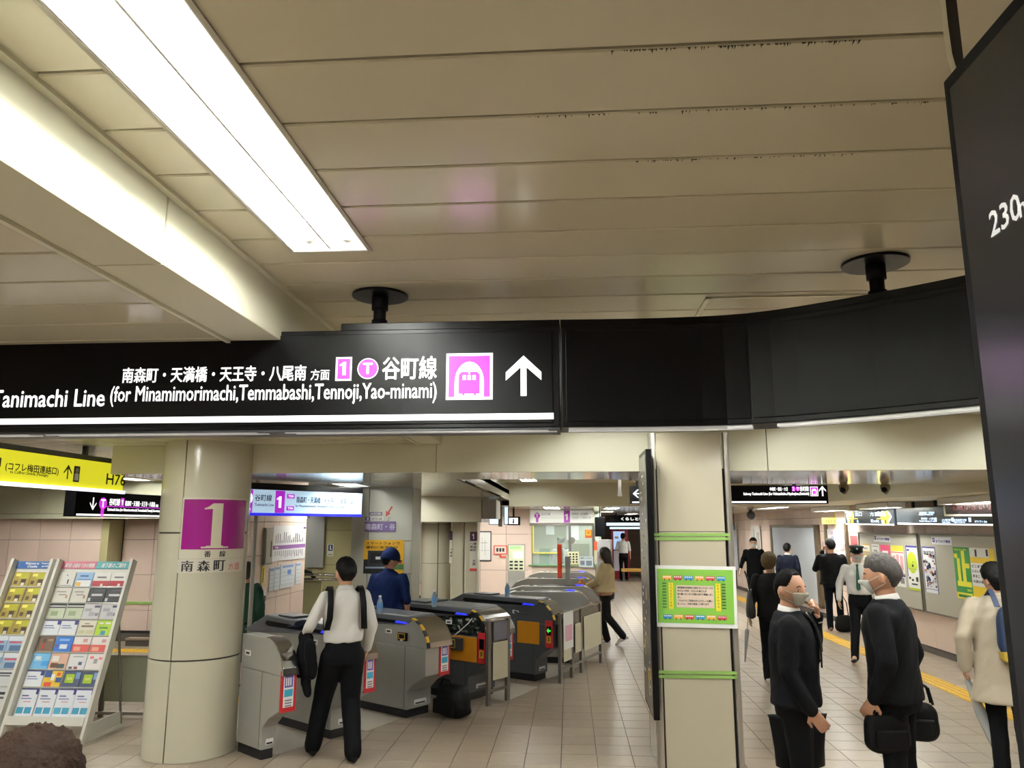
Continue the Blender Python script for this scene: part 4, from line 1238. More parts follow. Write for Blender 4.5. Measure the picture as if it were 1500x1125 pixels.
wp('poster with a yellow heading above pink and white price boxes', 14.35, 13.88, .97, 1.66, 'ece9e6', [('e8dc4a', 0, 1, .86, 1.), ('c33a33', 0, 1, .82, .84), ('d9a0a8', .08, .3, .45, .75), ('d9a0a8', .4, .6, .4, .78), ('d9a0a8', .7, .92, .42, .76), ('c33a33', 0, 1, .3, .32), ('34348a', 0, 1, .25, .29), ('7d7f86', .1, .4, .1, .2), ('7d7f86', .6, .9, .08, .22)])
wp('poster with a bright pink top and white fan shape, behind the grey-haired man', 14.8, 14.4, .97, 1.66, 'e3557f', [('ececec', .2, .8, .7, .85), ('ececec', 0, 1, 0, .6), ('1d1d22', .1, .4, .62, .68), ('1d1d22', .7, .95, .62, .7)])
wp('small white notice with thin grey lettering between ochre sheets and pink poster', 15.18, 14.86, 1.25, 1.66, 'e6e6e6', [('7d7f86', .1, .9, .9, .93), ('1d1d22', 'txt', '秋の旅', .3, .75, .68, .08), ('7d7f86', .2, .8, .3, .5)])
for k, (a_, b_) in enumerate(((1.5, 1.66), (1.31, 1.47), (1.12, 1.28), (.93, 1.09))):
    wp(('topmost', 'second from the top', 'third from the top', 'lowest')[k] + ' of the ochre-banded sheets left on the grey panel', 15.6, 15.28, a_, b_, 'ddd9cc', [('c79a3e', 0, 1, .85, 1.), ('c79a3e', 0, 1, 0, .12), ('7d7f86', .2, .7, .4, .55)], group='ochre-banded sheets')
for k, (a_, b_, lb) in enumerate(((14.5 + .55, 14.35 , 'white header strip with blue key mark above the posters behind the officer'), (12.85, 12.25, 'white header strip with blue key mark above the green poster'))):
    wp(lb, a_, b_, 1.71, 1.83, 'e4e6ec', [('34348a', .04, .16, .3, .85), ('e4e6ec', .08, .12, .5, .7), ('34348a', 'txt', '大阪メトロ情報' if False else 'おでかけ情報', .22, .95, .25, .35)], name='header_strip', group='header strips on the grey panels')
wp('red framed notice with white centre on the pink tiles left of the panels', 16.25, 15.92, 1.3, 1.8, 'c9454a', [('e9e0da', .15, .85, .1, .6)], group='notices on the right wall', off=.02)
r = wp('framed area map with coloured streets, behind the phoning man', 17.5, 16.45, .85, 1.93, 'd3cfd3', scat(8, ['b9b3d8', 'c9a9b4', 'a9b4c9', 'd8b79a'], 50, .05, .95, .05, .95, .12), name='wall_map', group='notices on the right wall', off=.03, cat='map')
m_ = MB(); wquad(m_, 17.6, 17.5, .7, 2.05, .014, .05); wquad(m_, 16.45, 16.35, .7, 2.05, .014, .05); o = m_.build('map_frame', M('bronze_frame', '#6b5d48', .4, metal=.5), r); o.matrix_parent_inverse = Matrix.Translation(-r.location)
r = empty('billboard', (0, 0, 0), 0, 'large blank pale grey backlit billboard in a bronze frame, behind the navy-jacket man', 'board')
m_ = MB(); wquad(m_, 21.75, 18.15, .25, 1.95, .014, .04); m_.build('panel', M('billboard_face', '#b9bec4', .2, emit=.12), r)
m_ = MB(); wquad(m_, 21.75, 21.6, .2, 2.02, .014, .06); wquad(m_, 18.25, 18.0, .2, 2.02, .014, .06); wquad(m_, 21.75, 18.0, 1.95, 2.02, .014, .06); wquad(m_, 21.75, 18.0, .2, .26, .014, .06); m_.build('frame', M('bronze_frame'), r)
rebase(r, wall_pt(20, .03, .2))
r = wp('tall pale blue map panel at the far end of the right passage', 27.0, 25.6, .6, 2.0, 'c5cfdd', [('4a5a8a', .3, .9, .9, 1.), ('8a97ad', .2, .7, .3, .6)], name='wall_map', group='far panels of the right passage', off=.05, cat='map')
r = wp('narrow silver door panel beyond the billboard', 23.8, 22.8, .1, 2.0, 'b5b0a8', [('7a7670', .3, .38, .2, .95), ('8f8b84', .6, .9, .1, .9)], name='door_panel', group='far panels of the right passage', off=.05, cat='panel')
HZ = 2.38
for k, (u, v, lb) in enumerate(((1146, 767, 'small far yellow ceiling sign above the navy-jacket man'), (1224, 763, 'added pale yellow box standing in for a reflection left of the dark wall signs'))):  # second one is a box imitating a faint yellow reflection
    y_ = (24., 17.0)[k]; p = PY(u, v, y_); w_ = (.35, .55)[k]
    r, P0, A, nn = hsign(lb, Vector((p.x - w_ / 2, y_, 0)), X1, w_, p.z - .07, p.z + .07, .08, face='sheet_cfc46a', line=False, housing=M('sheet_cfc46a', '#c9bd62', .6), top=0, hang=(w_ / 2,))
    m_ = MB(); m_.mat(DARKP); wr_(m_, '出口 Exit', P0, A, .04, .04, .05, w_ - .08, .001); m_.build('lettering', None, r); rebase(r, (p.x, y_, p.z - .07))
p = PY(1180, 765, 22); m_ = MB(); m_.box(p.x - .15, p.x + .15, 22, 22.1, p.z - .07, p.z + .07); m_.box(p.x - .02, p.x + .02, 22.02, 22.08, p.z + .07, 2.39); o = m_.build('ceiling_box', WHITE); tag(o, 'small white box hanging from the far passage ceiling', 'box')
wfar = struct('wall_far_right', 'end wall of the right passage')
m_ = MB(); m_.box(3.0, 6.2, 30.2, 30.4, 0, 2.4); m_.build('wall_panel', M('far_wall', '#b9a895', .4, var=.05), wfar)
m_ = MB(); m_.box(4.5, 5.0, 30.12, 30.2, .3, 2.1); m_.build('grey_door', M('far_door', '#8b867d', .4), wfar)

# divider wall between right passage and far corridor is open floor; dark band signs in the far corridor
z0 = PY(915, 775, 24).z; z1 = PY(915, 757, 24).z
r, P0, A, nn = hsign('black shop sign with blurred white lettering over the far corridor', Vector((PY(893, 765, 24).x, 24, 0)), X1, 1.5, z0 + .2, z1, .2, line=False, hang=(.2, 1.2))
m_ = MB(); m_.mat(W1); wr_(m_, 'くらしと街の案内', P0, A, .35, .06, .09, 1.1, .004); m_.build('lettering', None, r)
m_ = MB(); m_.quadp(P0, A, Z1, -.1, 1.5, -.1, -.01, n=nn, t=.01); m_.quadp(P0, A, Z1, .0, 1.5, -.2, -.14, n=nn, t=.01); m_.build('lit_band', GLOWB, r); rebase(r, (P0.x, 24, z0))

# ================================================================== TICKET GATES
TOPP = [(0, 1.03), (.06, 1.022), (.12, 1.0), (.18, .965), (.235, .91), (.275, .85), (.3, .79), (.31, .735)]
RED = M('sticker_red', '#b5262b', .35)
BLUEL = M('blue_light', '#2a35ff', .4, emit=1.1)


def loc_m(x, z, mb_, m, y0, y1):
    return mb_.mat(m)


def gate(label, x, y, ang, w, style, L=1.55, st=None, deck=True, group='automatic ticket gates', tall=1.03):
    """local frame: +X to the nose, y=0 is the side seen from here, y=w the far side"""
    r = empty('ticket_gate', (x, y, 0), R(ang), label, 'ticket gate', group)
    BODY = {'steel': STEEL, 'dark': M('gate_dark', '#46494c', .35, var=.08, scale=2), 'open': M('gate_dark')}[style]
    m_ = MB(); m_.box(-L, -.02, .015, w - .015, 0, .085); m_.build('plinth', RUBBER, r, .004)
    # lower case with the undercut nose
    m_ = MB(); m_.prism([(-L, .085), (0, .085), (0, .27), (.1, .36), (.24, .43), (.27, .45), (.27, .728), (-.02, .728), (-L, .728)], 0, w); m_.build('lower_case', BODY, r, .006)
    # upper case
    side = [(-L, .733), (.29, .733)] + [(px - .015, pz - .0) for px, pz in TOPP[::-1][1:]] + ([(0, 1.02), (-L, 1.02)] if L < .6 else [(0, 1.02), (-L + .3, 1.02), (-L + .1, .96), (-L, .86)])
    m_ = MB()
    if style == 'open':
        m_.prism(side, .06, w)
    else:
        m_.prism(side, 0, w)
    m_.build('upper_case', BODY, r, .006)
    # chrome nose band
    m_ = MB(); n = len(TOPP)
    for (a, b) in ((-.004, .012), (.014, w - .014), (w - .012, w + .004)):
        prof = TOPP + [(px - .016, pz - .006) for px, pz in TOPP[::-1]]
        m_.prism(prof, a, b)
    smooth(m_.build('nose_band', CHROME if style == 'steel' else M('nose_steel', '#a5a5a3', .2, metal=.9), r)) if False else m_.build('nose_band', CHROME if style == 'steel' else M('nose_steel', '#a5a5a3', .2, metal=.9), r)
    # seams: vertical
    m_ = MB(); m_.box(-.045, -.04, -.001, .004, .1, .727); m_.box(-.9, -.896, -.001, .004, .1, .727); m_.build('seam', JOINT, r)
    # red notice on the nose end
    s0, s1 = st or (0, w); wn_ = s1 - s0
    s = MB(); s.box(.262, .276, s0 - .002, s1 + .002, .43, .77); s.build('notice', RED, r)
    s = MB(); P0 = Vector((.2765, s0, .44)); A = Y1; n_ = X1; wk_ = w; w = wn_
    s.mat(PAPER); s.quadp(P0, A, Z1, w * .16, w * .84, .03, .3, n=n_, t=.001)
    s.mat(M('notice_violet', '#6a63b8', .5)); s.quadp(P0, A, Z1, w * .22, w * .78, .19, .285, n=n_, t=.0015)
    s.mat(M('notice_cyan', '#3ea7c9', .5)); s.quadp(P0, A, Z1, w * .22, w * .78, .115, .175, n=n_, t=.0015)
    s.mat(PAPER)
    for k in range(3): s.quadp(P0, A, Z1, w * (.3 + .14 * k), w * (.38 + .14 * k), .205, .27, n=n_, t=.002)
    s.mat(GREYP)
    for k in range(3): s.quadp(P0, A, Z1, w * .28, w * .74, .035 + k * .022, .047 + k * .022, n=n_, t=.0015)
    s.build('notice_print', None, r); w = wk_
    if deck:
        # plastic deck with a dark reader slot
        t = tall + .0
        m_ = MB(); m_.prism([(-L - .08, .87), (-L + .05, .86), (-.05, .95), (.02, .975), (.06, 1.0), (.02, t + .015), (-.9, t + .02), (-1.2, t + .03), (-L + .15, .97), (-L, .91)], -.014, w + .01)
        m_.build('deck', GREYPL, r, .012)
        m_ = MB(); m_.prism([(-1.2, .97), (-1.17, 1.005), (-.1, .985), (-.04, .975), (-.06, .955), (-1.15, .95)], -.018, 0); m_.build('reader_slot', BLACK, r)
        m_ = MB(); m_.box(-1.05, -.75, .04, w - .04, t + .02, t + .04); m_.build('deck_cover', DKPL, r, .006)
        m_ = MB(); m_.prism([(-.2, .962), (-.17, .985), (-.03, .978), (-.01, .96)], -.02, -.001); m_.build('blue_lamp', BLUEL if style != 'steel' else BLUEL, r)
        m_ = MB(); m_.mat(YEL)
        for k, (px, pz) in enumerate(TOPP[:-1]):
            qx, qz = TOPP[k + 1]
            m_.mat(YEL if k % 2 else DARKP)
            m_.prism([(px, pz + .004), (qx, qz + .004), (qx - .012, qz - .004), (px - .012, pz - .004)], -.01, .03)
        m_.build('warning_tape', None, r)
    m_ = MB(); m_.mat(PAPER); m_.box(-.36, -.26, -.003, 0, .84, .885); m_.mat(DARKP); m_.box(-.34, -.28, -.004, -.003, .852, .87); m_.build('plate', None, r)
    m_ = MB(); m_.mat(PAPER); m_.box(-.02, -.0, .0, .0, .0, .0); m_.quadp(Vector((.0005, w * .3, .12)), Y1, Z1, 0, w * .5, 0, .05, n=X1, t=.002); m_.mat(DARKP); m_.quadp(Vector((.0027, w * .35, .125)), Y1, Z1, 0, w * .4, 0, .015, n=X1, t=.001); m_.build('maker_plate', None, r)
    return r


gate('stainless ticket gate nearest the round column, mostly hidden by it', -2.69, 6.945, -38.5, .145, 'steel', L=.42, deck=False)
g2 = gate('stainless ticket gate with grey deck, just behind the striding man', -2.294, 7.643, -37, .3, 'steel', st=(.17, .3))
g3 = gate('stainless ticket gate with yellow taped reader, right of the striding man', -1.739, 8.499, -35, .36, 'steel', st=(.2, .36))
g4 = gate('dark ticket gate with exposed circuit boards and yellow orange panels, cover removed', -1.2, 9.35, -34, .5, 'open', st=(.35, .5))
g5 = gate('dark grey ticket gate with an orange side panel and green arrow light', -.466, 10.55, -30, .3, 'dark', st=(.2, .3))
ORG = M('orange_panel', '#c9861d', .35, var=.04)
# extra parts
m_ = MB(); m_.box(-.14, -.0, -.03, -.001, .78, .87); m_.build('card_reader', BLACK, g3, .01)
m_ = MB(); m_.mat(YEL); m_.box(-.12, -.02, -.033, -.03, .8, .808); m_.box(-.12, -.02, -.033, -.03, .852, .86); m_.box(-.12, -.112, -.033, -.03, .8, .86); m_.box(-.028, -.02, -.033, -.03, .8, .86); m_.mat(PAPER); m_.box(-.09, -.05, -.033, -.03, .785, .797); m_.build('reader_outline', None, g3)
# circuit boards in the open gate
rng = random.Random(11)
m_ = MB(); m_.box(-1.1, .2, .045, .06, .74, .94); m_.build('circuit_tray', M('pcb_black', '#0d100d', .5), g4)
m_ = MB()
for k in range(150):
    a = -1.1 + rng.random() * 1.25; b = .745 + rng.random() * .17; w_ = .01 + rng.random() * .05; h_ = .006 + rng.random() * .025
    m_.mat(rng.choice([M('pcb_grey', '#6c7068', .4), M('pcb_green', '#26402f', .5), M('pcb_light', '#a8aca4', .4), M('pcb_black')])); m_.box(a, a + w_, .045 - rng.random() * .04, .05, b, b + h_)
o = m_.build('circuit_parts', None, g4); o['kind'] = 'stuff'
m_ = MB(); m_.box(-.5, .14, -.012, -.002, .44, .72); m_.build('orange_door', ORG, g4, .004)
m_ = MB(); m_.box(-.9, -.55, -.09, -.002, .55, .72); m_.build('yellow_bin', M('bin_yellow', '#b8ac2a', .5), g4, .006)
m_ = MB(); m_.box(-.3, -.06, -.05, -.013, .56, .7); m_.build('card_reader', DKPL, g4, .01)
m_ = MB(); m_.mat(YEL); m_.box(-.27, -.16, -.054, -.05, .58, .59); m_.box(-.27, -.16, -.054, -.05, .67, .68); m_.box(-.27, -.26, -.054, -.05, .58, .68); m_.box(-.17, -.16, -.054, -.05, .58, .68); m_.build('reader_outline', None, g4)
m_ = MB(); m_.tube([(-.22, -.03, .7), (-.1, -.04, .78), (.02, -.03, .87), (.06, .0, .93)], .006); m_.build('cable', PAPER, g4)
m_ = MB(); m_.box(-.98, -.93, -.03, -.002, .55, .7); m_.build('violet_lamp', M('violet_glow', '#b040ff', .4, emit=1.2), g4)
for g_ in (g4, g5):
    m_ = MB(); m_.box(.16, .274, -.012, -.001, .44, .78); m_.build('red_frame', RED, g_, .003)
    m_ = MB(); m_.box(.185, .25, -.016, -.012, .6, .71); m_.build('signal_window', BLACK, g_)
    m_ = MB(); m_.mat(YEL); m_.box(.185, .25, -.016, -.012, .5, .585); m_.mat(DARKP); m_.box(.205, .215, -.018, -.016, .515, .57); m_.box(.205, .235, -.018, -.016, .56, .57); m_.box(.22, .23, -.018, -.016, .53, .548); m_.build('ticket_mark', None, g_)
m_ = MB(); m_.mat(M('green_lamp', '#27e045', .4, emit=1.3))
m_.prism([(.19, .655), (.215, .69), (.215, .665), (.245, .665), (.245, .645), (.215, .645), (.215, .62)], -.018, -.016); m_.build('green_arrow', None, g5)
m_ = MB(); m_.box(-.28, .07, -.012, -.001, .47, .75); m_.build('orange_panel', ORG, g5, .003)
m_ = MB(); m_.box(-.36, -.3, -.01, -.001, .45, .77); m_.build('panel_post', GREYPL, g5, .004)
m_ = MB()
for k in range(2): m_.box(-.32, -.12, -.006, 0, .83 + k * .05, .855 + k * .05)
m_.build('vent', DKPL, g5)
# more of the same row, side on, deeper in the hall
for k, (yy, x1_, x0_, lb) in enumerate(((11.95, .05, -1.15, 'nearest of the four crosswise stainless gates, beside the woman in beige'), (13.0, .2, -1.1, 'second of the four crosswise stainless gates, with a blue lamp'), (14.9, .26, -1.1, 'third of the four crosswise stainless gates, toward the office'), (16.9, .3, -.95, 'farthest of the four crosswise stainless gates, under the office window'))):
    g_ = gate(lb, x1_, yy, 0, .3, 'steel', L=x1_ - x0_, group='crosswise stainless gates', deck=False)
    m_ = MB(); m_.box(-.75, -.1, .12, .18, 1.025, 1.034); m_.box(-.87, -.8, .12, .18, 1.025, 1.034); m_.build('reader_slot', BLACK, g_)
    m_ = MB(); m_.box(-.12, .02, .2, .27, 1.015, 1.036); m_.build('blue_lamp', BLUEL, g_)

# rail fence along the gates
def fence(label, p, q, zt, boards, posts):
    r = empty('guard_fence', (p.x, p.y, 0), math.atan2(q.y - p.y, q.x - p.x), label, 'fence')
    L = (q - p).length
    for a in posts:
        m_ = MB(); m_.box(a - .028, a + .028, -.02, .02, 0, zt - .005); m_.build('post', STEELD, r, .004)
    m_ = MB(); m_.box(-.03, L + .03, -.025, .025, zt, zt + .02); m_.build('top_rail', CHROME, r, .004)
    m_ = MB(); m_.box(0, L, -.015, .015, .14, .17); m_.build('low_rail', STEELD, r)
    m_ = MB(); m_.box(.02, L - .02, .002, .008, .3, zt - .02); m_.build('mesh_panel', STEELD, r)
    for a, b, z0, z1 in boards:
        m_ = MB(); m_.box(a, b, -.03, -.022, z0, z1); m_.build('cream_board', M('cream_board', '#c4bfa6', .5), r, .002)
    return r


p = Vector((-.938, 9.14, 0)); q = Vector((-.74, 9.44, 0))
f1 = fence('short steel guard fence with a cream board before the dark gate', p, q, .93, [(.05, .32, .27, .68)], (.0, .35))
m_ = MB(); m_.box(.06, .31, -.026, -.022, .7, .9); m_.build('grey_display', M('grey_display', '#6f6f7c', .3), f1)
p = Vector((-.14, 10.48, 0)); q = Vector((.44, 12.03, 0))
Lf = (q - p).length
f2 = fence('longer steel guard fence with cream boards beside the woman in beige', p, q, .86, [(.06, .35, .25, .5), (.5, .73, .3, .68), (.86, Lf - .05, .28, .74)], (.0, .42, .8, Lf))
# plain sheet hanging on it
r = empty('notice_sheet', (p.x, p.y, .4), 0, 'white upright sheet hanging on the fence left end', 'poster')
d_ = (q - p).normalized(); n_ = Vector((d_.y, -d_.x, 0))
m_ = MB(); m_.quadp(p + n_ * .034 + Z1 * .4, d_, Z1, .04, .4, 0, .47, n=n_, t=.003); m_.build('sheet', PAPER, r)
m_ = MB(); m_.quadp(p + n_ * .0375 + Z1 * .4, d_, Z1, .1, .36, .1, .3, n=n_, t=.0006); m_.build('pink_patch', M('soft_pink', '#d9a9bd', .6), r); rebase(r, (p.x, p.y, .4))

# pale walkway plates between the gates
for k, pts in enumerate((((-2.62, 7.13), (-2.35, 7.62), (-3.6, 8.6), (-3.9, 8.1)), ((-2.03, 7.98), (-1.80, 8.48), (-3.1, 9.4), (-3.35, 8.95)), ((-.75, 9.4), (-.42, 10.2), (-1.7, 11.1), (-2.2, 10.4)), ((-.3, 10.75), (.15, 11.8), (-1.2, 11.8), (-1.4, 11.3)))):
    m_ = MB(); m_.poly(pts, .0, .004); o = m_.build('walkway_plate', LTFL)
    o.parent = floor

# bottles on the gates
for k, (u, v0, yy) in enumerate(((556, 899, 8.9), (636, 889, 10.1), (743, 875, 11.95))):
    p = PY(u, v0, yy)
    zt_ = (1.062, 1.075, 1.07)[k]
    pz = PZ(u, v0, zt_)
    r = empty('water_bottle', (pz.x, pz.y, zt_), 0, ('small water bottle on the gate beside the striding man', 'small water bottle on the open dark gate right of the worker', 'small water bottle on the nearest crosswise gate')[k], 'bottle', 'clear water bottles standing on the gates')
    m_ = MB(); n = 16
    m_.rings([[Vector((rr_ * math.cos(2 * PI * i / n), rr_ * math.sin(2 * PI * i / n), z)) for i in range(n)] for rr_, z in ((.028, 0), (.031, .01), (.031, .055), (.029, .06), (.031, .065), (.031, .12), (.026, .14), (.013, .165), (.012, .175))])
    smooth(m_.build('bottle_body', M('bottle_plastic', '#b4cbe6', .15, trans=.5), r))
    m_ = MB(); m_.cyl((0, 0, .05), (0, 0, .11), .0325, n=16, caps=False); smooth(m_.build('bottle_label', M('label_blue', '#5b8fc4', .4), r))
    m_ = MB(); m_.cyl((0, 0, .172), (0, 0, .192), .015, n=12); m_.build('bottle_cap', PAPER, r)

# ================================================================== REAR COLUMNS
def flat_column(label, x0, x1, y0, y1, zt, mat, rad=.0):
    r = empty('column', ((x0 + x1) / 2, (y0 + y1) / 2, 0), 0, label, 'column')
    return r


# pale column C with posters
r = empty('column', (-2.5, 10.5, 0), 0, 'pale column between escalator and gates carrying the purple track notice and yellow poster', 'column')
x0 = PY(514, 800, 10.2).x; x1 = PY(603, 800, 10.2).x; xm = PY(586 - 50 + 3, 800, 10.2).x
CC = M('pale_column', '#b3b3a8', .2, var=.02)
m_ = MB(); m_.box(x0 + .05, x1 - .03, 10.24, 10.8, 0, 2.5); m_.build('core', JOINT, r)
for a, b in ((x0, xm - .004), (xm + .004, x1)):
    for z0, z1 in ((0, 1.1), (1.106, 2.5)) if a == x0 else ((0, 1.38), (1.386, 1.8), (1.806, 2.5)):
        m_ = MB(); m_.box(a, b, 10.2, 10.24, z0, z1); m_.build('cladding_panel', CC, r, .003)
m_ = MB(); m_.box(x1 - .03, x1, 10.245, 10.8, 0, 2.5); m_.build('side_panel', CC, r)
m_ = MB(); m_.box(x0, x0 + .04, 10.245, 10.8, 0, 2.5); m_.build('side_panel', CC, r)
rebase(r, ((x0 + x1) / 2, 10.5, 0))
def fsheet(name, label, u0, v0, u1, v1, y, base, prints, cat='poster', group=None):
    """front facing flat sheet from pixel box; prints in unit coordinates"""
    a = PY(u0, v1, y); b = PY(u1, v0, y)
    r = empty(name, (a.x, y, a.z), 0, label, cat, group)
    w = b.x - a.x; h = b.z - a.z
    m_ = MB(); m_.quadp(Vector((0, 0, 0)), X1, Z1, 0, w, 0, h, t=.003); m_.build('sheet', base if not isinstance(base, str) else M('sheet_' + base, '#' + base, .6, var=.02), r)
    if prints:
        m_ = MB()
        for k, p in enumerate(prints):
            m_.mat(M('ink_' + p[0], '#' + p[0], .6))
            if p[1] == 'txt':
                text(m_, p[2], Vector((p[3] * w, -.003, p[5] * h)), X1, Z1, p[6] * h, (p[4] - p[3]) * w, off=.001 + .0003 * k, bold=p[7] if len(p) > 7 else .001)
            elif p[1] == 'disc':
                disc(m_, Vector((p[2] * w, -.003, p[3] * h)), X1, Z1, p[4] * w, off=.001 + .0003 * k)
            else:
                m_.quadp(Vector((0, -.003, 0)), X1, Z1, p[1] * w, p[2] * w, p[3] * h, p[4] * h, t=.0006 + .0003 * k)
        m_.build('print', None, r)
    return r


YC_ = 10.196
fsheet('poster', 'yellow and black poster of a pocket reader device behind the worker in blue', 532, 791, 592, 840, YC_, 'd9a520', [('17171c', 0, .74, 0, .42), ('2c2c35', .1, .62, .2, .68), ('0c0c10', .16, .58, .3, .62), ('b9bcc4', .3, .48, .42, .5), ('8f9bb0', .05, .66, .15, .2), ('7a2f2a', .75, .95, .3, .4), ('3e6a3e', .7, 1, .12, .28), ('17171c', 'txt', 'スマートフォンで', .05, .9, .86, .08), ('17171c', 'txt', '便利におでかけ', .05, .85, .74, .08)])
fsheet('track_notice', 'purple strip with pale destination characters on the pale column', 534, 764, 580, 779, YC_, '5a4a78', [('b9b3c9', 'txt', '南森町・谷', .02, .98, .2, .6, .002)], 'sign')
fsheet('track_notice', 'small grey plate above the purple strip on the pale column', 541, 750, 560, 755, YC_, '6a6470', [('b9b3c9', 'txt', '谷町線', .1, .9, .2, .6)], 'sign')
fsheet('track_notice', 'white plate reading platform, purple square at left, pale column', 535, 757, 562, 762.5, YC_, 'c4c4c0', [('5a4a78', 0, .28, 0, 1), ('c4c4c0', 'txt', '1', .1, .18, .2, .6), ('2a2a30', 'txt', 'のりば', .35, .92, .2, .55)], 'sign')
a = PY(570, 748, YC_); m_ = MB(); m_.mat(M('arrow_red', '#a3402f', .5))
O = Vector((a.x, YC_, a.z)); polyp(m_, O, X1, Z1, [(.03, .06), (.05, .05), (-.0, -.03), (-.02, -.02)], .001); polyp(m_, O, X1, Z1, [(-.04, 0), (.02, -.04), (-.045, -.08)], .001)
m_.mat(GREYP); polyp(m_, O, X1, Z1, [(-.03, -.14), (.0, -.14), (.0, -.13), (-.02, -.13)], .001); polyp(m_, O, X1, Z1, [(0, -.13), (.0, -.1), (.03, -.1), (.03, -.09), (-.01, -.09), (-.01, -.13)], .001)
o = m_.build('stair_arrow_sticker', None); tag(o, 'red slanting arrow with step outline on the pale column top', 'sticker')

# green accented round column, column with number strip, box capital
CA_x, CA_y = PY(639, 800, 14.3).x, 14.3
r = empty('column', (CA_x, CA_y, 0), 0, 'round cream column under the box capital, behind the worker in blue', 'column')
for z0, z1 in ((0, 1.33), (1.336, 2.02), (2.026, 2.2)):
    for a, b in ((-95, 15), (18, 130), (133, 262)):
        m_ = MB(); n = 10; vs = []
        for k in range(n + 1):
            t = R(a + (b - a) * k / n); vs += [Vector((.27 * math.sin(t), -.27 * math.cos(t), z0)), Vector((.27 * math.sin(t), -.27 * math.cos(t), z1))]
        m_.add(vs, [(2 * k, 2 * k + 2, 2 * k + 3, 2 * k + 1) for k in range(n)]); smooth(m_.build('cladding_panel', CREAM2, r))
m_ = MB(); m_.cyl((0, 0, 0), (0, 0, 2.2), .26, n=24); m_.build('core', JOINT, r)
r = empty('column', (PY(680, 800, 14).x, 14.2, 0), 0, 'cream column with white platform strip and purple 1, right of the round rear column', 'column')
ww = .26
m_ = MB(); m_.box(-.24, -.01, -.2, .2, 0, 2.2); m_.build('cladding_panel', CREAM2, r, .03)
m_ = MB(); m_.box(.0, .24, -.2, .2, 0, 2.2); m_.build('cladding_panel', CREAM2, r, .03)
m_ = MB(); m_.box(-.26, -.2, -.1, .3, 0, 2.2); m_.build('side_panel', CREAM, r)
ya = 13.995
fsheet('track_notice', 'white vertical platform strip with a purple 1 on the rear column', 688, 779, 699, 836, ya, 'd3d1c6', [('4a2a52', 0, 1, .76, 1), ('d3d1c6', .44, .58, .81, .95), ('d3d1c6', .3, .44, .9, .935), ('1d1d22', 'txt', '南', .5, .95, .66, .06), ('1d1d22', 'txt', '森', .5, .95, .58, .06), ('1d1d22', 'txt', '町', .5, .95, .5, .06), ('1d1d22', 'txt', '八', .02, .42, .66, .06), ('1d1d22', 'txt', '尾', .02, .42, .58, .06), ('1d1d22', 'txt', '南', .02, .42, .5, .06), ('1d1d22', 'txt', '方', .4, .8, .22, .06), ('1d1d22', 'txt', '面', .4, .8, .14, .06), ('b03028', 0, 1, 0, .06)], 'sign')
fsheet('track_notice', 'narrow vertical platform strip between the two rear columns', 658, 778, 663, 825, 13.99, 'c9c7bb', [('4a2a52', 0, 1, .72, 1), ('1d1d22', 'txt', '八', .3, .9, .4, .06), ('1d1d22', 'txt', '尾', .3, .9, .3, .06), ('1d1d22', 'txt', '南', .3, .9, .2, .06)], 'sign')
a = PY(590, 745, 13.6); b = PY(705, 768, 13.6)
cb = struct('trim_4', 'boxed beam drop above the two rear columns')
m_ = MB(); m_.poly([(a.x, 13.6), (b.x, 13.6), (b.x + .0, 14.8), (a.x, 14.8)], 2.06, 2.5); m_.build('capital_box', CREAM2, cb, .01)
m_ = MB(); m_.box(b.x + .005, b.x + .25, 13.7, 14.5, 2.12, 2.45); m_.build('mirror_panel', STEEL, cb)

# ================================================================== ROUTE MAP WALL
def xsheet(name, label, y0, y1, z0, z1, base, prints, cat='poster', group=None, x=XM + .018):
    r = empty(name, (x, y0, z0), 0, label, cat, group)
    m_ = MB(); w = y1 - y0; h = z1 - z0
    m_.quadp(Vector((0, 0, 0)), Y1, Z1, 0, w, 0, h, n=X1, t=.004); m_.build('sheet', M('sheet_' + base, '#' + base, .6, var=.02), r)
    m_ = MB()
    for k, p in enumerate(prints):
        m_.mat(M('ink_' + p[0], '#' + p[0], .6))
        if p[1] == 'txt': text(m_, p[2], Vector((.004, p[3] * w, p[5] * h)), Y1, Z1, p[6] * h, (p[4] - p[3]) * w, off=.001, bold=.001)
        else: m_.quadp(Vector((.004, 0, 0)), Y1, Z1, p[1] * w, p[2] * w, p[3] * h, p[4] * h, n=X1, t=.0006 + .0002 * k)
    if prints: m_.build('print', None, r)
    return r


pm = lambda u, v: PX(u, v, XM)
y0 = pm(397, 800).y; y1 = pm(445, 800).y
g = random.Random(5)
rows = [('7a4a8a', 0, 1, .33, .44)]
for k in range(15):
    a = .08 + k * .058; rows.append(('3a3a40', a, a + .012, .5, .58 + g.random() * .25)); rows.append(('6a6a70', a, a + .008, .08 + g.random() * .08, .28))
xsheet('route_map', 'white route map with a purple station line on the pink side wall', y0, y1, 1.5, 2.0, 'dcdadc', rows + [('ffffff', 'txt', 'T20', .07, .16, .355, .05), ('5a4a78', .92, .99, .9, .97)], 'map')
r = empty('wall_cabinet', (XM + .015, pm(383, 800).y, 1.47), 0, 'narrow grey metal cabinet left of the route map', 'cabinet')
w = pm(396, 800).y - pm(383, 800).y - .03
m_ = MB(); m_.box(0, .035, 0, w, 0, .5); m_.build('body', M('cabinet_body', '#96948a', .4), r, .003)
m_ = MB(); m_.box(.035, .042, .02, w - .02, .02, .48); m_.build('door', M('cabinet_door', '#a5a396', .3), r, .003)
m_ = MB(); m_.box(.042, .047, .2, .215, .1, .32); m_.build('handle', DKPL, r)
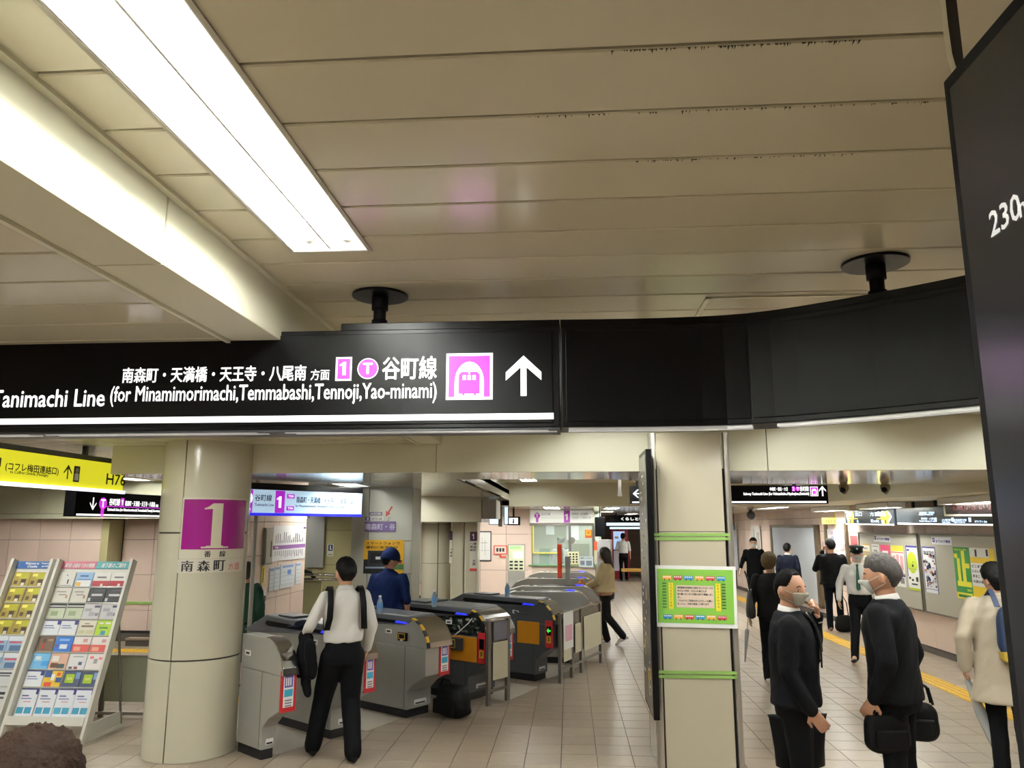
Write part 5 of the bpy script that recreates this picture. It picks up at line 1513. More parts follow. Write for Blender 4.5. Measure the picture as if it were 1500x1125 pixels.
gl = [('7f94c4', .1, .9, .85, .95), ('8fa0b8', .1, .9, .3, .32), ('8fa0b8', .1, .9, .5, .52), ('8fa0b8', .1, .9, .65, .67), ('b9c0c9', .1, .9, .1, .2)]
names = [('pale timetable sheet with a blue heading under the route map, leftmost', 393, 399.5, 1.1, 1.42), ('green headed timetable sheet under the route map, second', 400, 408, 1.1, 1.43), ('wide timetable sheet with blue boxes under the route map', 409, 429, 1.1, 1.44), ('narrow timetable sheet with blue top under the route map, rightmost', 431, 438.5, 1.12, 1.44)]
for lb, u0, u1, z0, z1 in names:
    xsheet('timetable', lb, pm(u0, 840).y, pm(u1, 840).y, z0 + .0, z1, 'c9cfd4', gl + ([('5c7fc4', .5, .75, .55, .75)] if 'wide' in lb else []), 'notice', 'timetable sheets under the route map')
xsheet('warning_sticker', 'yellow vertical sticker with black characters left of the timetables', pm(381, 840).y, pm(385.5, 840).y, 1.2, 1.45, 'e2d23a', [('1d1d22', .35, .65, .15, .9)], 'sticker')
xsheet('warning_sticker', 'white sheet with black icons below the yellow sticker', pm(380, 870).y, pm(388, 870).y, .8, 1.12, 'cfcfcb', [('1d1d22', .1, .4, .7, .9), ('1d1d22', .1, .4, .4, .6), ('1d1d22', .55, .9, .55, .8), ('1d1d22', .55, .9, .2, .4)], 'sticker')
# toilet style sign, handrail
fsheet('wall_sign', 'white plate with a dark blue round symbol on the olive wall', 479, 797, 489, 815, 16.98, 'c9c9ba', [('26366b', .15, .85, .45, .95), ('e8e8e6', .42, .55, .55, .88), ('e8e8e6', .42, .7, .55, .62), ('8f8f80', .15, .85, .1, .2)], 'sign')
r = empty('escalator', (-5.6, 15.6, 0), 0, 'escalator end with curved black handrail and steel balustrade before the olive wall', 'escalator')
p0 = PY(440, 835, 15.5); p1 = PY(463, 846, 15.5)
for k in (0, .5):
    m_ = MB(); m_.tube([PY(440, 836, 15.5 + k), PY(448, 837, 15.5 + k), PY(455, 840, 15.5 + k), PY(460, 846, 15.5 + k), PY(461, 852, 15.5 + k)], .04); smooth(m_.build('handrail', BLACKM, r))
m_ = MB(); a = PY(438, 900, 15.45); b = PY(471, 850, 15.45); m_.box(a.x - .5, b.x, 15.45, 15.52, 0, b.z); m_.build('balustrade', OLIVE, r)
m_ = MB(); c = PY(500, 849, 15.4); m_.cyl((a.x - .5, 15.4, c.z), (c.x, 15.4, c.z), .03); m_.cyl((a.x - .5, 15.4, c.z + .09), (c.x, 15.4, c.z + .09), .03); smooth(m_.build('steel_rail', CHROME, r))
rebase(r, (-5.6, 15.5, 0))

# ================================================================== LEFT: low partition in front of the lobby
r = empty('glass_partition', (-5.5, 8.3, 0), 0, 'low grey-green glass partition with steel rails behind the leaflet racks', 'partition')
m_ = MB(); m_.box(-7.5, -3.75, 8.33, 8.345, .16, .62); m_.build('glass_panel', M('frosted_glass', '#9a9d86', .3, spec=.5, alpha=.9), r)
m_ = MB(); m_.box(-7.5, -3.75, 8.32, 8.36, .62, .635); m_.build('top_rail', M('steel_corner'), r)
m_ = MB(); m_.box(-7.5, -3.75, 8.31, 8.37, .03, .06); m_.build('bottom_rail', M('steel_corner'), r)
for x_ in (-7.4, -6.2, -5.0, -3.85):
    m_ = MB(); m_.box(x_ - .02, x_ + .02, 8.32, 8.36, 0, .63); m_.build('post', STEELD, r)
rebase(r, (-5.5, 8.34, 0))
r = empty('counter_ledge', (-5.8, 12.9, 0), 0, 'low wall ledge with a steel strip at the foot of the left wall', 'ledge')
m_ = MB(); m_.box(-7.5, -4.4, 13.05, 13.2, 0, .1); m_.build('ledge', M('dark_baseboard'), r)
m_ = MB(); m_.box(-7.5, -4.4, 13.04, 13.2, .1, .13); m_.build('steel_strip', CHROME, r); rebase(r, (-5.8, 13.1, 0))

# ================================================================== TICKET OFFICE
YO = 18.9
xa = PY(776, 800, YO).x; xb_ = PY(871, 800, YO).x
of = empty('ticket_office', ((xa + xb_) / 2, YO, 0), 0, 'glazed ticket office with white fascia sign at the end of the gates', 'booth')
zs = PY(800, 829, YO).z; zg = 2.0
m_ = MB(); m_.box(xa, xb_, YO, YO + .15, 0, zs); m_.build('counter_wall', M('office_panel', '#b9a99a', .4), of)
m_ = MB(); m_.box(xa - .03, xb_ + .03, YO - .05, YO + .3, zs, zs + .03); m_.build('counter_top', M('green_counter', '#5d8a62', .3), of)
for x_ in (xa, PY(833, 800, YO).x, xb_ - .05):
    m_ = MB(); m_.box(x_, x_ + .06, YO, YO + .05, zs + .03, zg); m_.build('mullion', STEELD, of)
GLS = M('clear_glass', '#d6e2dc', .04, alpha=.22, spec=.6)
xm = PY(833, 800, YO).x
for a, b in ((xa + .06, xm), (xm + .06, xb_ - .05)):
    m_ = MB(); m_.box(a, b, YO + .02, YO + .03, zs + .03, zg); m_.build('pane', GLS, of)
m_ = MB(); m_.box(xa, xb_, YO - .02, YO + .08, zg, 2.06); m_.build('head_rail', STEELD, of)
m_ = MB(); m_.box(xa, xb_, YO - .06, YO + .06, 2.06, 2.38); m_.build('fascia', WHITE, of)
m_ = MB()
P0 = Vector((xa, YO - .061, 2.0))
m_.mat(M('fascia_lit', '#dcdfdc', .4, emit=.25)); m_.quadp(P0, X1, Z1, .02, xb_ - xa - .05, .07, .36, t=.002)
P0 = P0 + Vector((0, -.0025, 0)); L = lambda u: PY(u, 760, YO).x - xa
m_.mat(M('ink_a13fb0', '#a13fb0', .5, emit=.1)); m_.quadp(P0, X1, Z1, L(826), L(835), .07, .36, t=.001); disc(m_, P0 + X1 * L(787) + Z1 * .24, X1, Z1, .07, off=.001); m_.quadp(P0, X1, Z1, L(787) - .03, L(787) + .03, .08, .2, t=.001)
m_.mat(WHITEP); digit1(m_, P0 + X1 * L(830.5) + Z1 * .13, X1, Z1, .15); text(m_, 'T', P0 + X1 * L(787) + Z1 * .2, X1, Z1, .08, .08, 'c', off=.002, bold=.003)
m_.mat(GREYP); text(m_, '谷町線', P0 + X1 * L(793) + Z1 * .24, X1, Z1, .07, .22, off=.001); text(m_, '南森町・天満橋', P0 + X1 * L(838) + Z1 * .25, X1, Z1, .06, .38, off=.001); text(m_, '天王寺・八尾南方面', P0 + X1 * L(838) + Z1 * .16, X1, Z1, .06, .45, off=.001); m_.quadp(P0, X1, Z1, L(793), L(824), .18, .185, t=.001)
m_.build('fascia_print', None, of)
m_ = MB(); yy = YO - .03; a = PY(780, 800, yy).x; b = PY(820, 800, yy).x; z0 = PY(800, 811, yy).z; YF = M('frame_yellow', '#d9cf5a', .5)
m_.box(a, a + .035, yy, yy + .02, z0, zg); m_.box(a, b, yy, yy + .02, z0, z0 + .03); m_.build('yellow_frame', YF, of)
# inside
m_ = MB(); m_.box(xa - 1, xb_ + .3, 22.4, 22.5, 0, 2.38); m_.build('back_wall', M('office_wall', '#aebaa8', .6, emit=.0), of)
m_ = MB(); a = PY(796, 800, 22.3); m_.box(PY(800, 790, 22.3).x, PY(812, 790, 22.3).x, 22.3, 22.36, 1.75, 2.1); m_.box(PY(830, 790, 22.3).x, PY(848, 790, 22.3).x, 22.3, 22.36, 1.6, 2.1); m_.build('bright_board', M('office_board', '#d6e0e0', .5, emit=.5), of)
m_ = MB(); m_.box(PY(835, 820, 20).x, xb_ - .1, 19.9, 20.0, 0, 1.55); m_.build('cabinet', M('office_green', '#7f8d72', .5), of)
m_ = MB(); m_.box(PY(790, 820, 20.8).x, PY(806, 820, 20.8).x, 20.8, 21, 0, 1.4); m_.build('cabinet', M('office_teal', '#4f7d68', .5), of)
rebase(of, ((xa + xb_) / 2, YO, 0))
fsheet('notice_sheet', 'yellow sheet of black character rows on the office window', 831.5, 808, 848, 827, YO - .052 + .05, 'd9d6b0', [('1d1d22', .15 + .28 * i, .32 + .28 * i, .14 + .2 * j, .26 + .2 * j) for i in range(3) for j in range(4)] + [('c98a4a', 0, 1, 0, .05)], 'notice')
fsheet('notice_sheet', 'blue-grey notice with a bold heading at the office window corner', 848, 815, 869, 831, YO - .06, 'b4bfc4', [('2a2a30', 'txt', 'ご案内 ください', .05, .9, .78, .12), ('6a7480', .1, .4, .2, .6), ('6a7480', .5, .9, .15, .6)], 'notice')
fsheet('round_sticker', 'orange round sticker on the upper right office window', 857, 776, 867, 788, YO - .0, 'd9652a', [('f0b429', .15, .85, .3, .9), ('d9652a', .35, .65, .5, .75)], 'sticker')
fsheet('notice_sheet', 'tall cream notice strip on the right office post', 872.5, 775, 877, 793, YO - .0, 'c9cfc9', [('1d1d22', .3, .7, .6, .9)], 'notice')
fsheet('notice_sheet', 'orange-topped vertical strip on the office post under the cream one', 870.5, 793, 874.5, 826, YO - .01, 'c4bca6', [('d9603a', 0, 1, .6, 1.)], 'notice')
# orange post barrier on the gate
p = PY(820, 838, 15.05); r = empty('barrier_pole', (p.x, p.y, 1.02), 0, 'upright orange-red paddle standing on the rear gates', 'pole')
yy = p.y; a = PY(820, 838, yy); b = PY(820, 797, yy)
m_ = MB(); m_.box(-.045, .045, -.02, .02, 0, b.z - 1.02); m_.build('paddle', M('barrier_orange', '#d9492a', .45), r, .01)
p = PY(832, 852, 13.15); m_ = MB(); b = PY(832, 815, p.y); m_.box(p.x - .045, p.x + .045, p.y - .02, p.y + .02, 1.02, b.z); o = m_.build('steel_post', STEEL, None, .01); tag(o, 'short brushed steel post on the rear gates right of the orange paddle', 'post')

# fare machine and wall items on the inner wall
YI = 18.87
r = empty('fare_machine', (PY(757, 830, YI).x, YI, .3), 0, 'fare adjustment machine with lit panel set in the pink wall', 'machine')
x0, x1 = PY(744, 800, YI).x, PY(769, 800, YI).x; z1 = PY(750, 797, YI).z; zz = lambda v: PY(757, v, YI).z
m_ = MB(); m_.box(x0, x1, YI, YI + .014, .3, z1); m_.build('steel_surround', STEEL, r, .004)
m_ = MB(); m_.box(x0 + .02, x1 - .02, YI - .01, YI, zz(836), z1 - .03); m_.build('panel', M('machine_face', '#c4c9a8', .4, emit=.3), r)
m_ = MB(); m_.mat(M('machine_screen', '#cfe0ea', .3, emit=.9)); m_.box(x0 + .13, x1 - .06, YI - .016, YI - .01, zz(818), zz(808)); m_.mat(M('machine_green', '#9cc48a', .4, emit=.3)); m_.box(x0 + .05, x1 - .1, YI - .016, YI - .01, zz(804), zz(800)); m_.build('screen', None, r)
m_ = MB()
for k in range(9): m_.box(x0 + .04 + (k % 3) * .12, x0 + .12 + (k % 3) * .12, YI - .02, YI - .01, zz(834 - (k // 3) * 5), zz(831.5 - (k // 3) * 5))
m_.build('slots', DARKP, r); rebase(r, ((x0 + x1) / 2, YI, .3))
fsheet('wall_map', 'black framed white street map on the inner pink wall', 700, 778, 720, 822, YI, '2c2a2c', [('cfcdc9', .06, .92, .04, .96), ('8a8a90', .2, .7, .6, .62), ('8a8a90', .3, .32, .3, .8), ('8a8a90', .5, .53, .2, .7), ('8a8a90', .15, .85, .35, .36)], 'map')
fsheet('wall_sign', 'small red outlined box sign left of the fare machine', 723, 799, 743, 812, YI, 'c9402f', [('d3c6b8', .08, .92, .1, .9), ('1d1d22', .2, .35, .3, .7), ('1d1d22', .42, .57, .3, .7), ('1d1d22', .64, .79, .3, .7)], 'sign')
fsheet('wall_sign', 'red angled pointer under the red outlined sign', 732, 812.5, 741, 816.5, YI, 'c9402f', [('cdb8a8', .3, 1, .5, 1.)], 'sign')
HZ = 2.5
for k, (u0, u1, lb) in enumerate(((716, 731, 'blue lit hanging panel left of the small hanging post'), (738, 745, 'narrow lit blue panel right of the small hanging post'))):
    p = PY(u0, 750, 16.5); q = PY(u1, 750, 16.5)
    rr_, P0, A, nn = hsign(lb, Vector((p.x, 16.5, 0)), X1, q.x - p.x, 2.02, 2.38, .05, face='lit_panel_blue_white', line=False, top=0, hang=((q.x - p.x) / 2,))
    rebase(rr_, ((p.x + q.x) / 2, 16.5, 2.02))
p = PY(749, 762, 17.5); rr_, P0, A, nn = hsign('small black framed lit sign with a figure, above the fare machine', Vector((p.x - .1, 17.5, 0)), X1, .3, 2.01, 2.2, .06, line=False, top=0, hang=(.15,))
m_ = MB(); m_.mat(W1); m_.quadp(P0, A, Z1, .05, .25, .03, .16, n=nn, t=.001); m_.mat(DARKP); disc(m_, P0 + A * .15 + Z1 * .12, A, Z1, .02, off=.003); m_.quadp(P0, A, Z1, .13, .17, .04, .1, n=nn, t=.003); m_.build('symbol', None, rr_); rebase(rr_, (p.x, 17.5, 2.01))
p = PY(733, 755, 16); m_ = MB(); m_.box(p.x - .04, p.x + .04, 15.98, 16.04, 1.98, 2.5); o = m_.build('hanging_post', STEELD, None, .004); tag(o, 'grey square post hanging between the blue lit panels', 'post')

# drinks machine and shop front at the far end
YV = 30.5
r = empty('vending_machine', (PY(909, 800, YV).x, YV, 0), 0, 'red and blue lit vending machine at the far corridor end', 'vending machine')
x0, x1 = PY(895, 800, YV).x, PY(921, 800, YV).x
m_ = MB(); m_.box(x0, x1, YV, YV + .6, 0, 1.83); m_.build('cabinet', M('vending_red', '#9c2026', .4), r, .02)
m_ = MB(); m_.mat(M('vending_lit', '#a9c4f0', .4, emit=.9)); m_.box(x0 + .1, x1 - .15, YV - .02, YV, 1.1, 1.78); m_.mat(M('vending_dim', '#b9b0b4', .4, emit=.2)); m_.box(x0 + .1, x1 - .2, YV - .02, YV, .3, 1.05); m_.build('front_panel', None, r)
m_ = MB(); m_.mat(REDP); m_.box(x0 + .3, x0 + .5, YV - .03, YV - .02, .6, 1.3); m_.mat(M('ink_ece9e6', '#ece9e6')); m_.box(x0 + .15, x0 + .3, YV - .03, YV - .02, 1.5, 1.6); m_.build('print', None, r)
rebase(r, ((x0 + x1) / 2, YV, 0))
r = empty('planter_box', (PY(926, 812, 29).x, 29, 0), 0, 'low yellow-brown bench at the far wall right of the distant man', 'bench')
m_ = MB(); m_.box(-.4, .7, 0, .4, .35, .45); m_.build('seat', M('bench_yellow', '#b98a3a', .5), r, .01)
for x_ in (-.35, .6):
    m_ = MB(); m_.box(x_, x_ + .06, .05, .35, 0, .35); m_.build('leg', DKPL, r)
r.name = 'bench'
r = empty('kiosk_machine', (PY(883, 800, 21.5).x, 21.5, 0), 0, 'grey kiosk column with posters just right of the ticket office', 'kiosk')
m_ = MB(); m_.box(-.2, .25, 0, .4, 0, 1.62); m_.build('cabinet', M('kiosk_grey', '#8d8a88', .4), r, .01)
m_ = MB(); m_.mat(M('kiosk_sheet', '#bdbcc0', .5)); m_.box(-.15, .2, -.01, 0, 1.3, 1.6); m_.mat(M('ink_7d7f86')); m_.box(-.12, .18, -.01, 0, 1.05, 1.2); m_.build('panel', None, r)
p = PY(879, 770, 18.3); m_ = MB(); m_.box(p.x - .12, p.x + .12, 18.3, 18.35, 1.75, 2.2); o = m_.build('monitor', BLACK, None, .01); tag(o, 'slanted black monitor hanging at the right office corner', 'monitor')
m_ = MB(); m_.cyl((p.x, 18.32, 2.2), (p.x, 18.32, 2.39), .015); o2 = m_.build('ceiling_arm', BLACKM, o)

# ================================================================== LEAFLET RACKS
def rack(label, x0, x1, ncol, header, seed):
    """leaning rack: front plane rises away from the viewer; x0..x1 wide"""
    y0 = 7.35; zt = 1.62; dy = .6
    U = Vector((0, dy, zt)).normalized(); LEN = Vector((0, dy, zt)).length
    N = X1.cross(U).normalized()
    Or = Vector((x0, y0, .02)); w = x1 - x0
    r = empty('leaflet_rack', (x0, y0, 0), 0, label, 'rack')
    WR = M('rack_white', '#cfcdc4', .4, var=.03)

    def slab(name, a0, a1, b0, b1, n0, n1, mat, bev=.002):
        m_ = MB(); vs = [Or + X1 * a + U * b + N * n for a in (a0, a1) for b in (b0, b1) for n in (n0, n1)]
        m_.add(vs, [(0, 1, 3, 2), (4, 6, 7, 5), (0, 4, 5, 1), (2, 3, 7, 6), (0, 2, 6, 4), (1, 5, 7, 3)])
        return m_.build(name, mat, r, bev)
    slab('side_rail', 0, .03, 0, LEN, -.03, .06, WR); slab('side_rail', w - .03, w, 0, LEN, -.03, .06, WR)
    slab('back_panel', .03, w - .03, .17, LEN - .01, -.03, -.02, WR)
    slab('bottom_tray', .03, w - .03, .12, .2, -.02, .07, WR)
    bs = [.2] + [.47 + .163 * k for k in range(7)]
    for k, b in enumerate(bs):
        slab('shelf', .03, w - .03, b - .005, b, -.02, -.004, WR, 0)
        slab('shelf_lip', .03, w - .03, b - .005, b + .006, -.004, -.002, M('clear_lip', '#d8d8d0', .15, alpha=.6), 0)
    for a0, a1, mt in header['bands']:
        slab('header_panel', .03 + a0 * (w - .06), .03 + a1 * (w - .06), LEN - .085, LEN - .008, -.018, -.01, mt, 0)
    m_ = MB(); m_.mat(PAPER)
    for s_, a, ww, bb, hh in header['text']:
        text(m_, s_, Or + X1 * (.03 + a * (w - .06)) + U * (LEN - .085 + bb) + N * -.009, X1, U, hh, ww * (w - .06), off=.001, bold=.0012, slant=.2)
    m_.build('header_lettering', None, r)
    # A-frame feet
    for xx in (0, w - .03):
        m_ = MB(); m_.box(x0 + xx, x0 + xx + .03, y0 - .02, y0 + .62, .0, .035); m_.build('foot', WR, r, .002)
        m_ = MB(); m_.box(x0 + xx + .005, x0 + xx + .022, y0 + .03, y0 + .6, .035, .16); m_.build('foot_plate', WR, r)
        a = Vector((x0 + xx + .015, y0 + .6, .03)); b = Or + X1 * (xx + .015) + U * 1.1 - N * .03
        m_ = MB(); m_.tube([a, b], .012); m_.build('stay', STEELD, r)
    rebase(r, (x0, y0, 0))
    return Or, U, N, bs, w


C_ = lambda h: M('ink_' + h, '#' + h, .6)
# leaflet designs: base colour and print rectangles in unit coordinates
DES = {
    'grey cover with a lone figure': ('d3d2cc', [('1d1d22', .6, .68, .2, .5), ('7d7f86', .2, .9, .05, .1), ('1d1d22', .48, .53, .75, .85)]),
    'blue and white cover with a yellow square': ('8fb4dc', [('e6e6e6', .06, .94, 0, .45), ('dcae3c', .08, .35, .05, .3), ('34508a', .08, .9, .48, .52), ('34508a', .2, .7, .7, .8)]),
    'white cover over a red ivy pattern': ('dcdad6', [('a8323c', 0, 1, .05, .42), ('dcdad6', .5, .65, .05, .22), ('5a5a60', .2, .75, .62, .72)] ),
    'pale cover with grey script': ('d0cdc4', [('8a8680', .15, .7, .7, .78), ('8a8680', .3, .75, .5, .58), ('a07a58', .74, .86, .3, .5)]),
    'charcoal cover with white lettering': ('2c2d33', [('c9c9cc', .2, .85, .45, .6), ('c9c9cc', .05, .2, .1, .32), ('55565c', .3, .9, .8, .85)]),
    'pale green cover with black stripes': ('c0c8b0', [('1d1d22', 0, 1, .88, 1.), ('e6e6e6', 0, 1, .82, .88), ('1d1d22', .0, 1, .72, .8), ('8a9a78', .2, .6, .2, .5)]),
    'grey patterned cover with a dark tab': ('c4c3c6', [('9a9aa2', .1, .5, .5, .7), ('9a9aa2', .4, .7, .2, .45), ('4a4a62', .62, .95, .75, .9), ('7a7a82', .75, .95, .2, .4)]),
    'white cover with a navy corner': ('dfe2e8', [('34347a', .0, 1., .94, 1.), ('34347a', .8, 1., .7, 1.), ('5a6490', .1, .6, .6, .66), ('8a94b8', .1, .7, .45, .52)]),
    'cream cover with a brown headline': ('d6d3c4', [('5c4632', .15, .85, .55, .66), ('5c4632', .3, .6, .75, .8), ('b9b48c', .1, .4, .1, .35), ('b9b48c', .5, .9, .1, .35)]),
    'lime green cover': ('a9c836', [('e6e6e6', .15, .4, .75, .85), ('e6e6e6', .5, .8, .75, .85), ('3a8fb4', .35, .6, .05, .3), ('3a7a3a', .2, .7, .45, .55)]),
    'brown cover with a figure': ('6a5546', [('c9402f', .35, .45, .2, .6), ('3a2a22', .3, .5, .6, .85), ('a08a6a', .6, .9, .7, .85)]),
    'bright blue cover with a round emblem': ('2f6fc4', [('dfe6f0', .3, .75, .2, .5), ('8ab4e8', .2, .8, .7, .85), ('c9402f', .05, .15, .35, .45)]),
    'white cover with coral lower half': ('e2dcda', [('c2504a', 0, 1, 0, .5), ('e0a08a', .1, .5, .1, .35), ('b98a8a', .55, .8, .65, .85)]),
    'sky blue cover with a cloud': ('6fb0dc', [('dfe9ee', .15, .5, .6, .8), ('a8cfe6', .1, .6, .5, .6), ('3a8fd0', .6, 1., .2, .5)]),
    'peach cover with brown buildings': ('d9b09a', [('5a3a2c', .1, .5, .1, .4), ('3a4a4a', .5, .9, .08, .35), ('e6e2dc', .1, .5, .5, .85)]),
    'white cover with small dark pictures': ('dedee2', [('55464a', .1, .3, .05, .2), ('8a3a42', .4, .6, .05, .2), ('3a4a6a', .6, .8, .3, .5), ('5a5a60', .2, .8, .8, .84)]),
    'white cover with pink flowers': ('e4dfdd', [('c9505a', .15, .35, .7, .85), ('c9505a', .65, .85, .65, .8), ('8a8a90', .4, .6, .4, .7)]),
    'multicoloured yellow red and blue cover': ('d9b83a', [('34508a', 0, .4, .6, 1.), ('c2402f', .1, .5, 0, .3), ('e6e6e6', .4, .6, .4, .8), ('34508a', .7, 1, .3, .6), ('c2402f', .7, .9, .7, .9)]),
    'dark blue cover with a lime circle': ('3f4a68', [('9ab82a', .15, .65, .25, .8), ('c9d07a', .25, .55, .45, .6), ('7a9ac4', .7, .95, .5, .9)]),
    'yellow and black cover of a round portrait': ('998636', [('a8a42e', .3, .9, .55, .95), ('4a3a2c', .1, .3, .15, .4), ('3a2e2a', .5, .8, .1, .5), ('cfc9b8', .55, .75, .05, .25), ('e0d86a', .1, .4, .7, .9)]),
    'pale blue cover with a red caption': ('8fa8c4', [('d0d6dc', 0, 1, .7, 1.), ('b93a42', .1, .8, .55, .65), ('4a6484', .2, .9, .05, .4)]),
    'grey cover with black headline': ('c9c9c9', [('2a2a30', .1, .9, .75, .85), ('55555c', .1, .8, .6, .68)]),
    'white cover with teal blocks and navy corner': ('dfe2ea', [('34347a', .0, 1., .96, 1.), ('34347a', .86, 1., .8, 1.), ('5a6490', .12, .5, .72, .77), ('8a94b8', .12, .7, .62, .67), ('3f94b4', .05, .42, .12, .34), ('3f94b4', .5, .88, .12, .34), ('c98a8a', .3, .7, .52, .55)]),
    'pale orange cover': ('d9b08a', [('e6e2dc', .1, .8, .5, .9)]),
}
ROWN = ['bottom', 'seventh', 'sixth', 'fifth', 'fourth', 'third', 'second', 'top']
ROWN = ['bottom', 'second lowest', 'third lowest', 'fourth lowest', 'fourth', 'third', 'second', 'top']
COLN = {4: ['far left', 'inner left', 'inner right', 'far right'], 2: ['left', 'right']}


def leaflets(fr, rows, ncol, which):
    Or, U, N, bs, w = fr
    cw = (w - .08) / ncol
    meshes = {}
    for ri, b in enumerate(bs):
        for ci in range(ncol):
            d_ = rows[7 - ri][ci]
            base, pr = DES[d_]
            h = .255 if ri == 0 else .15; ww = cw - .01
            key = (d_, h)
            if key not in meshes:
                m_ = MB(); m_.mat(M('sheet_' + base, '#' + base, .55)); m_.quadp(Vector((0, 0, 0)), X1, U, -ww / 2, ww / 2, 0, h, n=N, t=.006)
                for k, p in enumerate(pr):
                    m_.mat(C_(p[0])); m_.quadp(N * .006, X1, U, (p[1] - .5) * ww, (p[2] - .5) * ww, p[3] * h, p[4] * h, n=N, t=.0004 + .0002 * k)
                meshes[key] = m_.mesh('leaflet')
            o = bpy.data.objects.new('leaflet', meshes[key]); COL.objects.link(o)
            jit = random.uniform(-.006, .006)
            o.location = Or + X1 * (.04 + cw * (ci + .5) + jit) + U * (b + random.uniform(.001, .005)) + N * -.012
            lean = Matrix.Rotation(R(-3), 3, 'X')
            tag(o, '%s, %s row, %s, %s rack' % (d_, ROWN[ri], COLN[ncol][ci], which), 'leaflet', 'leaflets in the ' + which + ' rack')
            o['label'] = o['label'].replace('cover', 'leaflet', 1)


a = -5.37
fr = rack('white leaning leaflet rack with pink and teal header, four leaflets wide', -5.36, -4.53, 4,
          {'bands': [(0, .49, M('header_pink', '#c9647a', .5)), (.49, 1, M('header_teal', '#3f97a0', .5))], 'text': [('第7回 沿線おでかけ情報', .04, .42, .012, .045), ('地下鉄のご案内', .56, .34, .012, .048)]}, 1)
leaflets(fr, [
    ['grey cover with a lone figure', 'blue and white cover with a yellow square', 'white cover over a red ivy pattern', 'white cover over a red ivy pattern'],
    ['pale cover with grey script', 'pale cover with grey script', 'charcoal cover with white lettering', 'charcoal cover with white lettering'],
    ['pale green cover with black stripes', 'pale green cover with black stripes', 'grey patterned cover with a dark tab', 'grey patterned cover with a dark tab'],
    ['white cover with a navy corner', 'white cover with a navy corner', 'cream cover with a brown headline', 'lime green cover'],
    ['brown cover with a figure', 'bright blue cover with a round emblem', 'white cover with coral lower half', 'white cover with coral lower half'],
    ['sky blue cover with a cloud', 'peach cover with brown buildings', 'white cover with small dark pictures', 'white cover with pink flowers'],
    ['white cover with a navy corner', 'multicoloured yellow red and blue cover', 'dark blue cover with a lime circle', 'dark blue cover with a lime circle'],
    ['white cover with teal blocks and navy corner'] * 4], 4, 'wide right')
fr = rack('narrower white leaning leaflet rack with a blue welcome header at the frame edge', -5.86, -5.4, 2,
          {'bands': [(0, 1, M('header_blue', '#2f5a98', .5))], 'text': [('Welcome to', .22, .38, .042, .024), ('Osaka', .3, .28, .01, .024), ('Transportation', .66, .3, .045, .016), ('guide', .7, .2, .014, .018)]}, 2)
yb_ = 'yellow and black cover of a round portrait'; bl_ = 'pale blue cover with a red caption'
leaflets(fr, [[yb_, yb_], [yb_, yb_], [yb_, yb_], [yb_, yb_], [bl_, bl_], [bl_, bl_], ['grey cover with black headline'] * 2, ['pale orange cover', 'grey cover with black headline']], 2, 'narrow left')

# backpack lying before the open gate
def soft_box(name, c, sx_, sy_, sz_, rz, label, cat, mat, seed=0, amp=.02, parent=None, taper=.85):
    bm_ = MB(); n = 14; m = 9; g = random.Random(seed)
    rr = []
    for j in range(m + 1):
        t = j / m; k = (1 - abs(2 * t - 1) ** 5) ** .4 if 0 < t < 1 else .55
        s = k * (1 - (1 - taper) * t)
        ring = []
        for i in range(n):
            th = 2 * PI * i / n; ct, st_ = math.cos(th), math.sin(th)
            q = (abs(ct) ** 4 + abs(st_) ** 4) ** -.25
            ring.append(Vector((ct * q * sx_ / 2 * s + g.uniform(-amp, amp), st_ * q * sy_ / 2 * s + g.uniform(-amp, amp), t * sz_)))
        rr.append(ring)
    bm_.rings(rr)
    r = empty(name, c, rz, label, cat) if label else parent
    o = smooth(bm_.build('bag_body', mat, r)); sb = o.modifiers.new('s', 'SUBSURF'); sb.levels = 1; sb.render_levels = 1
    return r


NYL = M('black_nylon', '#07080a', .6, spec=.2, bump=.2, bscale=40)
r = soft_box('backpack', (-1.26, 8.62, 0), .44, .28, .34, R(-35), 'slumped black backpack on the floor before the open gate', 'bag', NYL, 3)
m_ = MB(); m_.tube([(-.1, -.1, .33), (-.03, -.12, .4), (.06, -.12, .39), (.1, -.1, .32)], .014); smooth(m_.build('strap', NYL, r))
m_ = MB(); m_.box(-.15, .15, -.17, -.13, .05, .2); m_.build('front_pocket', NYL, r, .02)

# ================================================================== PEOPLE
SKIN = M('skin', '#b98a6e', .5, var=.05, scale=20)
SKINP = M('skin_pale', '#c79d82', .5, var=.05, scale=20)
SUIT = M('black_suit', '#0b0c10', .8, bump=.12, bscale=300, var=.1, scale=30, spec=.15)
NAVY = M('navy_cloth', '#0d1222', .8, spec=.15, bump=.1, bscale=200)
TROU = M('dark_trousers', '#090a0e', .8, spec=.15, bump=.1, bscale=200)
WSH = M('white_shirt', '#cfcdca', .7, var=.04, scale=12, bump=.05, bscale=80)
SHOE = M('black_shoe', '#0b0b0b', .4, spec=.3)
HAIRB = M('black_hair', '#070606', .6, spec=.2, bump=.6, bscale=90, stretch=(1, 1, .35))
MASKM = M('face_mask', '#cfd2cc', .8, bump=.1, bscale=200)


